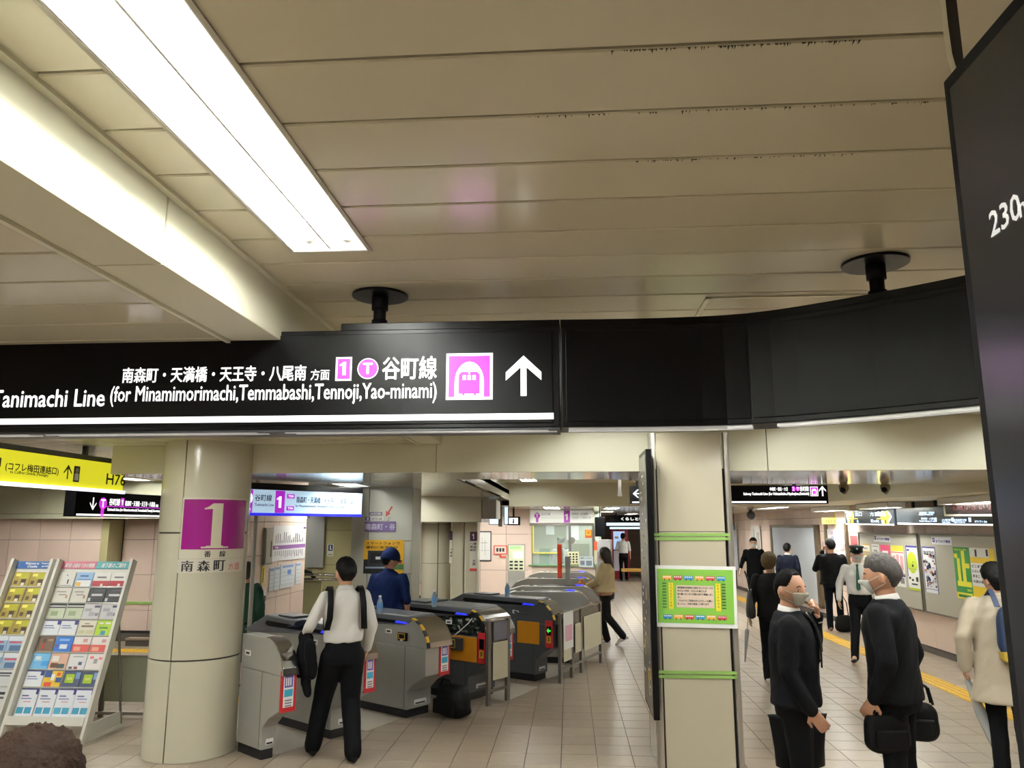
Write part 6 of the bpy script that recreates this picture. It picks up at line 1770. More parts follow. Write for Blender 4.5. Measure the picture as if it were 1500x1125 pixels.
def remesh(mb, vox, sm=4, fold=0., seed=0, mat=None, name='m', decim=None):
    me = mb.mesh('tmp'); o = bpy.data.objects.new('tmp', me); COL.objects.link(o)
    r = o.modifiers.new('r', 'REMESH'); r.mode = 'VOXEL'; r.voxel_size = vox; r.use_smooth_shade = True
    if sm:
        s = o.modifiers.new('s', 'SMOOTH'); s.factor = .5; s.iterations = sm
    dg = bpy.context.evaluated_depsgraph_get()
    nm = bpy.data.meshes.new_from_object(o.evaluated_get(dg), depsgraph=dg)
    bpy.data.objects.remove(o); bpy.data.meshes.remove(me)
    if fold:
        off = Vector((seed * 3.7, seed * 1.3, 0))
        nrm = [v.normal.copy() for v in nm.vertices]
        for v, n in zip(nm.vertices, nrm):
            p = v.co
            q = Vector((p.x * 9 + p.z * 3, p.y * 9 - p.z * 2, p.z * 5)) + off
            k = noise.noise(q) + .5 * noise.noise(q * 2.3)
            v.co = p + n * k * fold
    nm.materials.clear()
    if mat: nm.materials.append(mat)
    nm.name = name
    nm.polygons.foreach_set('use_smooth', [True] * len(nm.polygons))
    return nm


HRX, HRY, HRZ = .083, .104, .123


def headR(d):
    """point of the head surface in direction d (unit, face towards -Y), relative to the head centre"""
    x, y, z = d
    px, py, pz = x * HRX, y * HRY, z * HRZ
    if z < 0:
        px *= 1 - .3 * (-z) ** 1.6
        if y > 0: py *= 1 - .45 * (-z)
        else: py *= 1 - .06 * (-z)
    if z > .2: px *= 1 + .04 * z
    g = lambda a, b, s: math.exp(-((x - a) ** 2 + (z - b) ** 2) / s ** 2) if y < 0 else 0
    nose = math.exp(-(x / .13) ** 2) * (math.exp(-((z + .2) / .13) ** 2) * .024 + math.exp(-((z + .02) / .16) ** 2) * .01) if y < 0 else 0
    py -= nose
    py += .009 * (g(-.38, .03, .17) + g(.38, .03, .17))
    py -= .004 * g(0, .2, .3)
    py -= .006 * g(0, -.52, .16) + .008 * g(0, -.9, .2)
    return Vector((px, py, pz))


def sph(n=36, m=26):
    out = []
    for j in range(m + 1):
        ph = PI * j / m
        out.append([Vector((math.sin(ph) * math.cos(2 * PI * i / n), math.sin(ph) * math.sin(2 * PI * i / n), math.cos(ph))) for i in range(n)])
    return out


def sstep(a, b, x):
    t = max(0, min(1, (x - a) / (b - a))); return t * t * (3 - 2 * t)


def hair_t(d, style):
    x, y, z = d
    ang = math.atan2(abs(x), -y)        # 0 front, pi back
    f = ang / PI
    if style == 'short':
        line = .52 - sstep(.25, .45, f) * .25 - sstep(.5, .8, f) * .8
        t = .018 + .012 * z
    elif style == 'balding':
        line = .8 - sstep(.2, .42, f) * .6 - sstep(.5, .8, f) * .78
        t = .011 + .004 * z
    elif style == 'full':
        line = .42 - sstep(.22, .42, f) * .32 - sstep(.5, .75, f) * .85
        t = .026 + .014 * z
    elif style == 'long':
        line = .5 - sstep(.15, .4, f) * 1.6
        t = .022 + .01 * z
    else:
        return 0
    return t * (.35 + .65 * sstep(line, line + .4, z)) * sstep(line - .05, line + .03, z)


def hair_mesh(style, seed, amp=.004):
    mb = MB(); rr = []
    for row in sph(56, 40):
        r = []
        for d in row:
            t = hair_t(d, style)
            p = headR(d)
            if t > .001:
                amp_ = amp * (t / .028)
                k = noise.noise(Vector((d.x * 9, d.y * 9, d.z * 4 + seed))) * amp_ + noise.noise(Vector((d.x * 26, d.y * 26, d.z * 7 + seed))) * amp_ * .7
                r.append(p + d * (t + k))
            else:
                r.append(p * .9)
        rr.append(r)
    mb.smooth = True
    mb.rings(rr)
    return mb


def hand(mb, w, d, pn, side, curl=.5, s=1.):
    """palm and five fingers. w wrist, d finger direction, pn palm normal (palm faces pn), side=+1/-1 thumb side"""
    d = Vector(d).normalized(); pn = Vector(pn); pn = (pn - d * pn.dot(d)).normalized(); a = d.cross(pn) * side
    w = Vector(w)
    rr = []
    for t, hw_, ht in ((-.03, .026, .02), (.0, .028, .018), (.03, .037, .016), (.06, .041, .015), (.085, .04, .013), (.097, .034, .008)):
        rr.append([w + d * t * s + (a * math.cos(q) * hw_ + pn * math.sin(q) * ht) * s for q in [2 * PI * i / 14 for i in range(14)]])
    mb.rings(rr)
    for k, (off, L) in enumerate(((.030, .068), (.010, .077), (-.011, .072), (-.031, .056))):
        p = w + (d * .085 + a * off) * s
        ang = .1; dd = d + a * off * 1.6
        dd.normalize()
        for j, (fl, r0, r1) in enumerate(((.45, .0105, .0095), (.3, .0095, .009), (.25, .009, .0075))):
            ang += curl * (.5 if j == 0 else .75)
            q = p + (dd * math.cos(ang) + pn * math.sin(ang)) * L * fl * 1.02 * s
            mb.limb(p, r0 * s, q, r1 * s, n=8); p = q
    p = w + (d * .025 + a * .03) * s
    q = p + (d * .6 + a * .7 + pn * .35).normalized() * .04 * s
    mb.limb(p, .013 * s, q, .011 * s, n=8)
    q2 = q + (d * .9 + a * .15 + pn * .4 * (curl + .4)).normalized() * .035 * s
    mb.limb(q, .011 * s, q2, .009 * s, n=8)


def ell(z, cy, rx, ry, n=28, p=2.4):
    out = []
    for i in range(n):
        t = 2 * PI * i / n; c, s_ = math.cos(t), math.sin(t)
        q = (abs(c) ** p + abs(s_) ** p) ** (-1 / p)
        out.append(Vector((rx * c * q, cy + ry * s_ * q, z)))
    return out


def person(label, loc, rz, H=1.7, build=1., lean=0., head=(0, 0), armL=None, armR=None, handL=None, handR=None, legL=None, legR=None,
           top=('shirt', WSH), trousers=TROU, shoe=SHOE, hair=('short', HAIRB), skin=SKIN, mask=None, vox=.0085, seed=1, loose=1., hairseed=None,
           hem=None, sleeve=1., group=None, feet=True, woman=False, collar=None, vneck=None, tie=None, belt=None, legw=1.):
    root = empty('person', (loc[0], loc[1], 0), rz, label, 'person', group)
    s = H / 1.7
    root.scale = (s, s, s)
    Lm = Matrix.Rotation(lean, 4, 'X')
    piv = Vector((0, 0, .95))

    def bend(p):
        p = Vector(p)
        return piv + (Lm @ (p - piv)) if p.z > .95 or lean == 0 else p
    sw = .18 * (1 if not woman else .9) * (.5 + .5 * build)
    shL, shR = bend((sw, 0, 1.375)), bend((-sw, 0, 1.375))
    aL = [Vector(p) for p in (armL or [(sw + .06, .03, 1.1), (sw + .07, -.04, .86)])]
    aR = [Vector(p) for p in (armR or [(-sw - .06, .03, 1.1), (-sw - .07, -.04, .86)])]
    lL = [Vector(p) for p in (legL or [(.095, -.01, .5), (.1, .02, .085), (.1, -.18)])]
    lR = [Vector(p if len(p) == 3 else (p[0], p[1], 0)) for p in (legR or [(-.095, -.01, .5), (-.1, .02, .085), (-.1, -.18)])]
    lL[2] = Vector((lL[2].x, lL[2].y, lL[2].z if len(lL[2]) > 2 else 0)) if len(lL[2]) > 2 else Vector((lL[2][0], lL[2][1], 0))
    lR[2] = lR[2] if len(lR[2]) > 2 else Vector((lR[2][0], lR[2][1], 0))
    # ---- body
    b = MB()
    tors = [(.84, .01, .14, .1), (.92, .01, .155, .105), (1.02, 0, .135, .09), (1.15, 0, .14, .095), (1.28, 0, .155, .1), (1.37, 0, .14, .085), (1.42, .005, .08, .06)]
    b.rings([[bend(p) for p in ell(z, cy, rx * build, ry * build)] for z, cy, rx, ry in tors])
    b.limb(bend((0, .012, 1.38)), .062, bend((0, .008, 1.5)), .057)
    for S_, a in ((shL, aL), (shR, aR)):
        b.limb(S_, .05, a[0], .038); b.limb(a[0], .038, a[1], .025)
    for hx_, l in ((.085, lL), (-.085, lR)):
        b.limb((hx_, 0, .88), .078, l[0], .05); b.limb(l[0], .05, l[1], .034)
        if feet: b.limb(l[1], .034, l[2] * .6 + Vector((l[1].x, l[1].y, l[1].z - .04)) * .4 if False else Vector((l[2].x, l[2].y, max(.035, l[2].z))), .028)
    for a, hh, sd, dflt in ((aL, handL, 1, (-1, 0, 0)), (aR, handR, -1, (1, 0, 0))):
        fd = (a[1] - a[0]).normalized()
        d_, pn_, cu = hh or (fd + Vector((0, -.15, 0)), dflt, .45)
        hand(b, a[1], d_, pn_, sd if (hh is None or len(hh) < 4) else 1, cu)
    HM = Matrix.Translation(bend((0, -.004, 1.582))) @ Matrix.Rotation(lean * .5, 4, 'X') @ Matrix.Rotation(head[0], 4, 'Z') @ Matrix.Rotation(head[1], 4, 'X')
    hb = [[HM @ headR(d) for d in row] for row in sph(40, 30)]
    b.rings(hb)
    for k in (-1, 1):   # ears
        o_ = len(b.v); b.ball((0, 0, 0), 1., n=10, m=8)
        for i in range(o_, len(b.v)):
            v = Vector(b.v[i]); b.v[i] = tuple(HM @ Vector((k * .087 + v.x * .011, .012 + v.y * .019 , -.01 + v.z * .032)))
    me = remesh(b, vox, 2, mat=skin, name='body')
    bo = bpy.data.objects.new('body', me); COL.objects.link(bo); bo.parent = root
    # ---- face
    em = MB(); em.smooth = True
    for k in (-1, 1):
        em.mat(M('eye_white', '#d8d2c8', .3)); d = Vector((k * .4, -.9, .03)).normalized(); p = headR(d)
        for (rad, col, fw) in ((.0108, 'eye_white', .0053), (.006, 'eye_dark', -.0012)):
            em.mat(M(col, '#1d130f' if col == 'eye_dark' else '#d8d2c8', .3)); o_ = len(em.v); em.ball((0, 0, 0), rad, n=10, m=8, sq=(1.15, .8, .55 if rad > .01 else .8))
            for i in range(o_, len(em.v)): em.v[i] = tuple(HM @ (Vector(em.v[i]) + p + Vector((0, fw, 0))))
        em.mat(HAIRB); pts = [HM @ (headR(Vector((k * x, -.85, .2 + zz)).normalized()) + Vector((0, -.002, 0))) for x, zz in ((.2, 0), (.36, .05), (.55, .0))]
        em.tube(pts, .0028, 6)
    if not mask:
        em.mat(M('lip', '#8f4f44', .5)); em.tube([HM @ (headR(Vector((x, -.9, -.5)).normalized()) + Vector((0, -.002, 0))) for x in (-.25, -.1, 0, .1, .25)], .0035, 6)
    em.build('face_features', None, root)
    # ---- hair
    if hair:
        hm = hair_mesh(hair[0], hairseed or seed, .006)
        if hair[0] == 'long':
            for i in range(26):
                t = -2.2 + 4.4 * i / 25; ang = PI / 2 + t * .78
                p0 = Vector((math.cos(ang) * .082, math.sin(ang) * .1, .03)); p1 = Vector((p0.x * 1.15, p0.y * 1.05 + .01, -.13)); p2 = Vector((p0.x * .95, p0.y * 1.0 + .02, -.22 - .02 * math.sin(i * 2.1)))
                hm.limb(p0, .024, p1, .02, n=8); hm.limb(p1, .02, p2, .008, n=8)
        hm.v = [tuple(HM @ Vector(v)) for v in hm.v]
        hm.build('hair', hair[1], root)
    if mask:
        mk = MB(); mk.smooth = True; rr = []
        for j in range(13):
            z = -.08 - .86 * j / 12; row = []
            for i in range(17):
                x = (-1 + 2 * i / 16) * (.86 - .32 * (j / 12) ** 2 - .1 * (1 - j / 12))
                y = -math.sqrt(max(.02, 1 - min(.98, x * x + z * z * .4))); d = Vector((x, y, z)).normalized()
                pr = 1 + .07 * math.cos(x * 1.4)
                q = headR(d); q = Vector((q.x * 1.03, min(q.y * pr, -.0) - .006, q.z)); row.append(HM @ q)
            rr.append(row)
        vs = [p for r_ in rr for p in r_]; mk.add(vs, [(j * 17 + i, j * 17 + i + 1, (j + 1) * 17 + i + 1, (j + 1) * 17 + i) for j in range(12) for i in range(16)])
        mo = mk.build('face_mask', mask, root); so = mo.modifiers.new('s', 'SOLIDIFY'); so.thickness = .003
        st_ = MB()
        for k in (-1, 1):
            e = HM @ Vector((k * .086, .02, .02)); e2 = HM @ Vector((k * .086, .025, -.035))
            j0 = rr[1][0 if k < 0 else 16]; j1 = rr[9][0 if k < 0 else 16]
            st_.tube([j0, (j0 + e) / 2 + (HM.to_3x3() @ Vector((k * .008, 0, 0))), e, e2, (j1 + e2) / 2 + (HM.to_3x3() @ Vector((k * .006, 0, 0))), j1], .002, 6)
        st_.build('mask_strap', mask, root)
    # ---- trousers
    t_ = MB()
    lw = loose * legw
    t_.rings([ell(z, cy, rx * (.6 + .4 * build), ry * (.6 + .4 * build)) for z, cy, rx, ry in ((.80, .01, .155, .115), (.86, .01, .168, .122), (.93, .01, .165, .118), (1.0, .0, .152, .105), (1.03, 0, .15, .102))])
    for hx_, l in ((.085, lL), (-.085, lR)):
        t_.limb((hx_, 0, .86), .09 * lw, l[0], .068 * lw, n=18); t_.limb(l[0], .068 * lw, Vector(l[1]) + Vector((0, 0, -.015)), .058 * lw, n=18)
    tm_ = remesh(t_, .013, 3, fold=.006, seed=seed, mat=trousers, name='trousers')
    to = bpy.data.objects.new('trousers', tm_); COL.objects.link(to); to.parent = root
    # ---- shoes
    if feet:
        for l in (lL, lR):
            an = Vector(l[1]); toe = Vector(l[2]); f = Vector((toe.x - an.x, toe.y - an.y, toe.z - max(0, an.z - .085)))
            f = f.normalized(); up = (Z1 - f * Z1.dot(f)).normalized(); sd = f.cross(up)
            base = an - up * .085 if abs(f.z) < .05 else an - up * .085
            sb = MB(); rr = []
            for t, hw_, ht in ((-.065, .02, .05), (-.055, .034, .075), (0, .037, .09), (.07, .04, .07), (.14, .046, .05), (.185, .04, .042), (.215, .02, .03)):
                c = base + f * t
                rr.append([c + sd * math.cos(q) * hw_ * (1 if math.sin(q) < .3 else .85) + up * (max(0, ht / 2 + math.sin(q) * ht / 2)) for q in [2 * PI * i / 14 for i in range(14)]])
            sb.smooth = True; sb.rings(rr); sb.build('shoe', shoe, root)
    # ---- top garment
    kind, tm = top
    lo = loose
    prof = {'shirt': [(.985, 0, .155, .107), (1.0, 0, .168, .118), (1.05, 0, .172, .122), (1.15, 0, .172, .12), (1.28, 0, .183, .12), (1.37, .003, .17, .103), (1.42, .008, .11, .08), (1.455, .01, .066, .064)],
            'jacket': [(.74, .0, .188, .128), (.8, 0, .19, .13), (.92, 0, .18, .125), (1.04, 0, .172, .12), (1.15, 0, .178, .124), (1.28, 0, .192, .126), (1.37, .003, .18, .108), (1.42, .01, .115, .085), (1.45, .012, .078, .072)],
            'coat': [(.42 if hem is None else hem, .02, .24, .17), (.6, .015, .225, .16), (.8, .01, .205, .148), (1.0, .0, .19, .135), (1.15, 0, .19, .132), (1.28, 0, .198, .13), (1.37, .003, .185, .112), (1.42, .01, .12, .09), (1.46, .014, .082, .078)]}[kind]
    if hem is not None:
        prof = [(hem, prof[0][1], prof[0][2] * 1.02, prof[0][3] * 1.02)] + [q for q in prof if q[0] > hem + .03]
    w_ = (.95 if woman else 1.) * build
    g_ = MB(); g_.rings([[bend(p) for p in ell(z, cy, rx * w_ * (.5 + .5 * lo), ry * w_ * (.5 + .5 * lo))] for z, cy, rx, ry in prof])
    thick = {'shirt': .0, 'jacket': .006, 'coat': .014}[kind]
    for S_, a in ((shL, aL), (shR, aR)):
        g_.limb(S_, .062 + thick, a[0], .054 + thick, n=18)
        if sleeve > .5:
            e = a[0].lerp(a[1], sleeve if sleeve < 1 else .97); g_.limb(a[0], .054 + thick, e, .04 + thick, n=18)
    gm = remesh(g_, .0125, 9, fold=(.015 if kind == 'coat' else .009), seed=seed + 5, mat=tm, name={'shirt': 'shirt', 'jacket': 'jacket', 'coat': 'coat'}[kind])
    go = bpy.data.objects.new(gm.name.split('.')[0], gm); COL.objects.link(go); go.parent = root

    def front(x, z, off=.01):
        for i in range(len(prof) - 1):
            if prof[i][0] <= z <= prof[i + 1][0] or i == len(prof) - 2:
                k = max(0, min(1, (z - prof[i][0]) / (prof[i + 1][0] - prof[i][0]))); rx = (prof[i][2] * (1 - k) + prof[i + 1][2] * k) * w_; ry = (prof[i][3] * (1 - k) + prof[i + 1][3] * k) * w_; cy = prof[i][1]
                break
        return bend((x, cy - ry * (max(0, 1 - abs(x / rx) ** 2.4)) ** (1 / 2.4) - off, z))
    if vneck:
        vm = MB(); n = 8; rr = []
        for j in range(n + 1):
            z = 1.15 + (1.44 - 1.15) * j / n; hw_ = .004 + .055 * (j / n)
            rr += [[front(x, z, .013) for x in (-hw_, -hw_ / 2, 0, hw_ / 2, hw_)]]
        vm.add([p for r_ in rr for p in r_], [(j * 5 + i, j * 5 + i + 1, (j + 1) * 5 + i + 1, (j + 1) * 5 + i) for j in range(n) for i in range(4)])
        o = vm.build('shirt_front', vneck, root); so = o.modifiers.new('s', 'SOLIDIFY'); so.thickness = .004
        for k in (-1, 1):   # lapels
            lm = MB(); rr = []
            for j in range(n + 1):
                z = 1.1 + (1.44 - 1.1) * j / n; x0 = k * (.002 + .06 * (j / n)); x1 = x0 + k * (.02 + .04 * math.sin(PI * min(1, j / n * 1.15)) ** .7)
                rr += [[front(x, z, .018) for x in (x0, (x0 + x1) / 2, x1)]]
            lm.add([p for r_ in rr for p in r_], [(j * 3 + i, j * 3 + i + 1, (j + 1) * 3 + i + 1, (j + 1) * 3 + i) for j in range(n) for i in range(2)])
            o = lm.build('lapel', tm, root); so = o.modifiers.new('s', 'SOLIDIFY'); so.thickness = .006
    if collar:
        cm = MB(); rr = []
        for rad, dz in ((.062, .0), (.058, .035), (.064, .04), (.074, .005)):
            rr.append([bend((math.cos(q) * rad, .01 + math.sin(q) * rad * 1.02, 1.435 + dz + (.012 * math.sin(q)))) for q in [2 * PI * i / 24 for i in range(24)]])
        cm.smooth = True; cm.rings(rr, caps=False); o = cm.build('collar', collar, root)
    if tie:
        tm2 = MB(); rr = []
        zz = [(1.44, .014), (1.42, .018), (1.405, .012), (1.3, .02), (1.15, .028), (1.08, .03), (1.05, .004)] if kind == 'shirt' else [(1.44, .014), (1.42, .018), (1.405, .012), (1.3, .02), (1.2, .018)]
        for z, hw_ in zz: rr += [[front(-hw_, z, .02), front(0, z, .024), front(hw_, z, .02)]]
        tm2.add([p for r_ in rr for p in r_], [(j * 3 + i, j * 3 + i + 1, (j + 1) * 3 + i + 1, (j + 1) * 3 + i) for j in range(len(zz) - 1) for i in range(2)])
        o = tm2.build('necktie', tie, root); so = o.modifiers.new('s', 'SOLIDIFY'); so.thickness = .005
    if belt:
        bm_ = MB(); k_ = .6 + .4 * build
        bm_.rings([ell(z, 0, .156 * k_ + .006, .108 * k_ + .006) for z in (.985, 1.015)], caps=False); o = bm_.build('belt', belt, root); so = o.modifiers.new('s', 'SOLIDIFY'); so.thickness = .004
    root['_s'] = s
    del root['_s']
    return root, HM, bend, front


def face_to(dx, dy):
    """rz so that local -Y points to (dx,dy)"""
    return math.atan2(dx, -dy)


def child_mb(mb, name, mat, root, smo=True):
    o = mb.build(name, mat, root)
    if smo: smooth(o)
    return o


FULL = True
# 1. striding man in the white shirt, seen from behind, heading for the gate
gx = (-2.03, 7.05)
r, HM, bd, fr_ = person('man in white shirt and black trousers striding away to the gates, jacket over his arm', gx, face_to(-.5, 1), 1.69, build=.98, head=(.15, .05),
    armL=[(.3, .03, 1.14), (.3, -.2, 1.05)], armR=[(-.26, .0, 1.13), (-.24, -.1, .9)],
    handL=((0, -1, .3), (-1, 0, -.2), .9), legL=[(.13, -.16, .5), (.2, -.2, .1), (.2, -.38, .03)], legR=[(-.09, -.02, .5), (-.1, .12, .09), (-.1, -.06, 0)], collar=WSH, belt=BLACKM, seed=2, hair=('short', HAIRB), vox=.0075, loose=1.08, legw=1.18)
walker = r
m_ = MB()
for k in (-1, 1):
    pts = [bd((k * .135, .11, 1.12)), bd((k * .14, .128, 1.25)), bd((k * .14, .09, 1.38)), bd((k * .14, .0, 1.44)), bd((k * .14, -.09, 1.4)), bd((k * .135, -.125, 1.28)), bd((k * .14, -.12, 1.15))]
    m_ = MB(); vs = []
    for i, p in enumerate(pts):
        vs += [p + Vector((-.025, 0, 0)), p + Vector((.025, 0, 0))]
    m_.add(vs, [(2 * i, 2 * i + 1, 2 * i + 3, 2 * i + 2) for i in range(len(pts) - 1)])
def strap_thing(root, bd_, label, k, mat, width=.025, pts=None, off=.012):
    pass
so_root = r
# rucksack worn in front: its shoulder straps pass over the shoulders
bag = empty('front_pack', (0, 0, 0), 0, 'black pack worn in front by the striding man, its straps over his white shoulders', 'bag')
bag.matrix_world = Matrix.Translation((gx[0], gx[1], 0)) @ Matrix.Rotation(face_to(-.5, 1), 4, 'Z')
for k in (-1, 1):
    m_ = MB(); vs = []
    pts = [(k * .165, .09, 1.1), (k * .15, .135, 1.2), (k * .145, .125, 1.32), (k * .14, .07, 1.415), (k * .135, -.0, 1.452), (k * .135, -.09, 1.42), (k * .135, -.14, 1.3), (k * .135, -.15, 1.2)]
    for p in pts: vs += [Vector(p) + Vector((-.026, 0, 0)), Vector(p) + Vector((.026, 0, 0))]
    m_.add(vs, [(2 * i, 2 * i + 1, 2 * i + 3, 2 * i + 2) for i in range(len(pts) - 1)])
    o = m_.build('shoulder_strap', NYL, bag); q = o.modifiers.new('s', 'SOLIDIFY'); q.thickness = .012; smooth(o)
soft_box('bag', Vector((0, 0, 0)), .32, .12, .36, 0, None, None, NYL, 5, .006, parent=bag)
for c in bag.children:
    if c.name.startswith('bag_body'): c.location = (0, -.22, 1.0)
# jacket hung over his forearm, black hat in the hand
def cloth(name, label, pts, cat, mat, r0=.05, seed=1, vox=.014, loc=None):
    q = MB()
    for a, b, ra, rb in pts: q.limb(a, ra, b, rb, n=12)
    me = remesh(q, vox, 3, fold=.014, seed=seed, mat=mat, name=name)
    o = bpy.data.objects.new(name, me); COL.objects.link(o)
    if label: tag(o, label, cat)
    return o


o = cloth('folded_jacket', 'black jacket draped over the striding man\'s left forearm', [((-.02, 0, 0), (.0, -.02, -.25), .055, .07), ((.0, -.02, -.25), (-.04, 0, -.47), .065, .03), ((0, -.12, -.0), (.02, -.1, -.3), .05, .05), ((-.02, .1, -.04), (-.06, .07, -.3), .05, .05)], 'jacket', SUIT, seed=4)
Mw = Matrix.Translation((gx[0], gx[1], 0)) @ Matrix.Rotation(face_to(-.5, 1), 4, 'Z')
o.location = Mw @ Vector((.32, -.05, 1.02)); o.rotation_euler.z = face_to(-.5, 1)
r = empty('flat_cap', (0, 0, 0), 0, 'dark round cap held out in the striding man\'s left hand over the gate', 'hat')
m_ = MB(); m_.ball((0, 0, 0), .085, sq=(1.15, 1, .55)); m_.ball((-.07, -.05, -.012), .06, sq=(1.2, 1, .25)); m_.smooth = True
child_mb(m_, 'crown', NAVY, r); r.location = Mw @ Vector((.3, -.34, 1.10))

# 2. worker in blue with the cap
PB = M('worker_blue', '#10204a', .8, spec=.12, bump=.12, bscale=120)
bx = PZ(583, 960, 0); bpos = (-2.21, 9.52)
r, HM, bd, fr_ = person('maintenance worker in dark blue overalls and blue cap, seen from behind among the gates', bpos, face_to(.25, 1), 1.7, build=1.12, head=(-.55, .15), top=('shirt', PB), trousers=PB, hair=('short', HAIRB), collar=PB, sleeve=.45, seed=3, armL=[(.27, .0, 1.12), (.22, -.2, 1.0)], armR=[(-.28, .05, 1.12), (-.26, -.02, .88)], lean=.05, loose=1.1)
m_ = MB(); m_.smooth = True
rr = []
for row in sph(40, 30)[:16]:
    rr.append([HM @ (headR(d) + d * (.02 + .012 * d.z)) for d in row])
m_.rings(rr, caps=False); q = m_.build('cap', M('cap_blue', '#0e1f4a', .8, spec=.15), r); q.modifiers.new('s', 'SOLIDIFY').thickness = .004
m_ = MB(); vs = []
for i in range(11):
    t = -1 + 2 * i / 10; a = t * .9
    vs += [HM @ Vector((math.sin(a) * .085, -math.cos(a) * .1, .03)), HM @ Vector((math.sin(a) * .085, -math.cos(a) * .1 - .07 * (1 - t * t * .8), .018))]
m_.add(vs, [(2 * i, 2 * i + 1, 2 * i + 3, 2 * i + 2) for i in range(10)]); q = m_.build('cap_brim', M('cap_blue'), r); q.modifiers.new('s', 'SOLIDIFY').thickness = .006

# 3..: others
person('man in a white shirt walking off by the left inner wall beyond the worker', (PY(597, 800, 14.6).x, 14.6), face_to(.3, 1), 1.66, build=.95, head=(.2, 0), seed=6, belt=BLACKM, sleeve=.6, vox=.012, armR=[(-.26, .05, 1.14), (-.3, -.05, .95)])
person('woman with dark ponytail in a bottle green coat behind the round column', (PY(357, 900, 9.6).x, 9.6), face_to(-.3, 1), 1.52, woman=True, build=.95, top=('coat', M('green_coat', '#12402f', .8, bump=.1)), hair=('full', M('brown_hair', '#2a1712', .5, bump=.5, bscale=80)), head=(-.2, .1), seed=7, vox=.01)
OFF = M('office_shirt', '#c6cfd6', .7)
r, HM, bd, fr_ = person('station clerk in cap and light shirt behind the left office window', (PY(822, 800, 20.2).x, 20.2), face_to(.25, -1), 1.68, top=('shirt', OFF), mask=MASKM, tie=M('dark_tie', '#20242c', .6), collar=OFF, seed=8, vox=.012)
def cap_on(root, HM, mat, peak=True, badge=True):
    m_ = MB(); m_.smooth = True; n = 32
    rr = [[HM @ Vector((math.cos(q) * rx, math.sin(q) * ry + dy, z)) for q in [2 * PI * i / n for i in range(n)]] for rx, ry, dy, z in ((.086, .108, 0, .045), (.087, .109, 0, .085), (.11, .132, -.004, .115), (.113, .136, -.004, .125), (.1, .12, 0, .14), (.05, .06, 0, .148))]
    m_.rings(rr); m_.build('cap', mat, root)
    m_ = MB(); vs = []
    for i in range(11):
        t = -1 + 2 * i / 10; a = t * 1.0
        vs += [HM @ Vector((math.sin(a) * .086, -math.cos(a) * .105, .05)), HM @ Vector((math.sin(a) * .088, -math.cos(a) * .105 - .055 * (1 - t * t * .85), .028))]
    m_.add(vs, [(2 * i, 2 * i + 1, 2 * i + 3, 2 * i + 2) for i in range(10)]); q = m_.build('cap_peak', BLACK, root); q.modifiers.new('s', 'SOLIDIFY').thickness = .005
    if badge:
        m_ = MB(); m_.cyl(HM @ Vector((0, -.128, .098)), HM @ Vector((0, -.138, .1)), .014, n=14); m_.build('cap_badge', M('badge_silver', '#c9c9c0', .3, metal=.8), root)


cap_on(r, HM, M('cap_navy', '#10131f', .6))
person('second clerk with dark hair seated deeper in the office, right window', (PY(838, 800, 21.3).x, 21.3), face_to(.5, 1), 1.66, top=('jacket', NAVY), seed=9, vox=.014)
BEI = M('beige_coat', '#ab9a74', .8, bump=.12, bscale=60)
wx = (.62, 13.85)
r, HM, bd, fr_ = person('woman with long brown hair in a beige coat reaching for the gate, white sneakers', wx, face_to(-1, .25), 1.6, woman=True, build=1.25, top=('coat', BEI), hem=.93, hair=('long', M('dark_brown_hair', '#241412', .45, bump=.5, bscale=80, stretch=(1, 1, .2))), head=(.1, .12), seed=10,
    armL=[(.2, -.12, 1.12), (.12, -.36, 1.02)], armR=[(-.22, -.1, 1.12), (-.14, -.34, 1.0)], shoe=M('white_sneaker', '#d9d6d0', .5), legR=[(-.09, -.12, .5), (-.1, -.02, .09), (-.1, -.22, 0)], legL=[(.09, .03, .5), (.09, .32, .18), (.09, .2, .03)], vox=.0095, trousers=BLACKM, legw=1.1)
cb_ = empty('snack_bags', (0, 0, 0), 0, 'two orange patterned gift bags in the hands of the woman in beige', 'bag')
cb_.name = 'gift_bag'
for k, dx in enumerate((-.0, .16)):
    m_ = MB(); m_.smooth = True; m_.ball((dx, 0, 0), .085, n=12, m=8, sq=(.95, .7, 1)); m_.ball((dx, 0, .07), .04, sq=(1, .7, 1)); m_.build('bag_body', M('gift_orange', '#b5722c', .4, var=.5, scale=30), cb_)
m_ = MB(); m_.tube([(0, 0, .09), (.03, 0, .15), (.1, 0, .16), (.16, 0, .09)], .008); m_.build('bag_handle', M('ink_dcae3c', '#dcae3c', .5), cb_)
cb_.location = (.2, 13.8, .98)
person('distant man in white shirt and dark trousers walking down the far corridor', (2.0, 29.6), face_to(.1, 1), 1.7, belt=BLACKM, seed=12, vox=.015, sleeve=.5, armL=[(.26, -.0, 1.13), (.2, -.22, 1.1)])
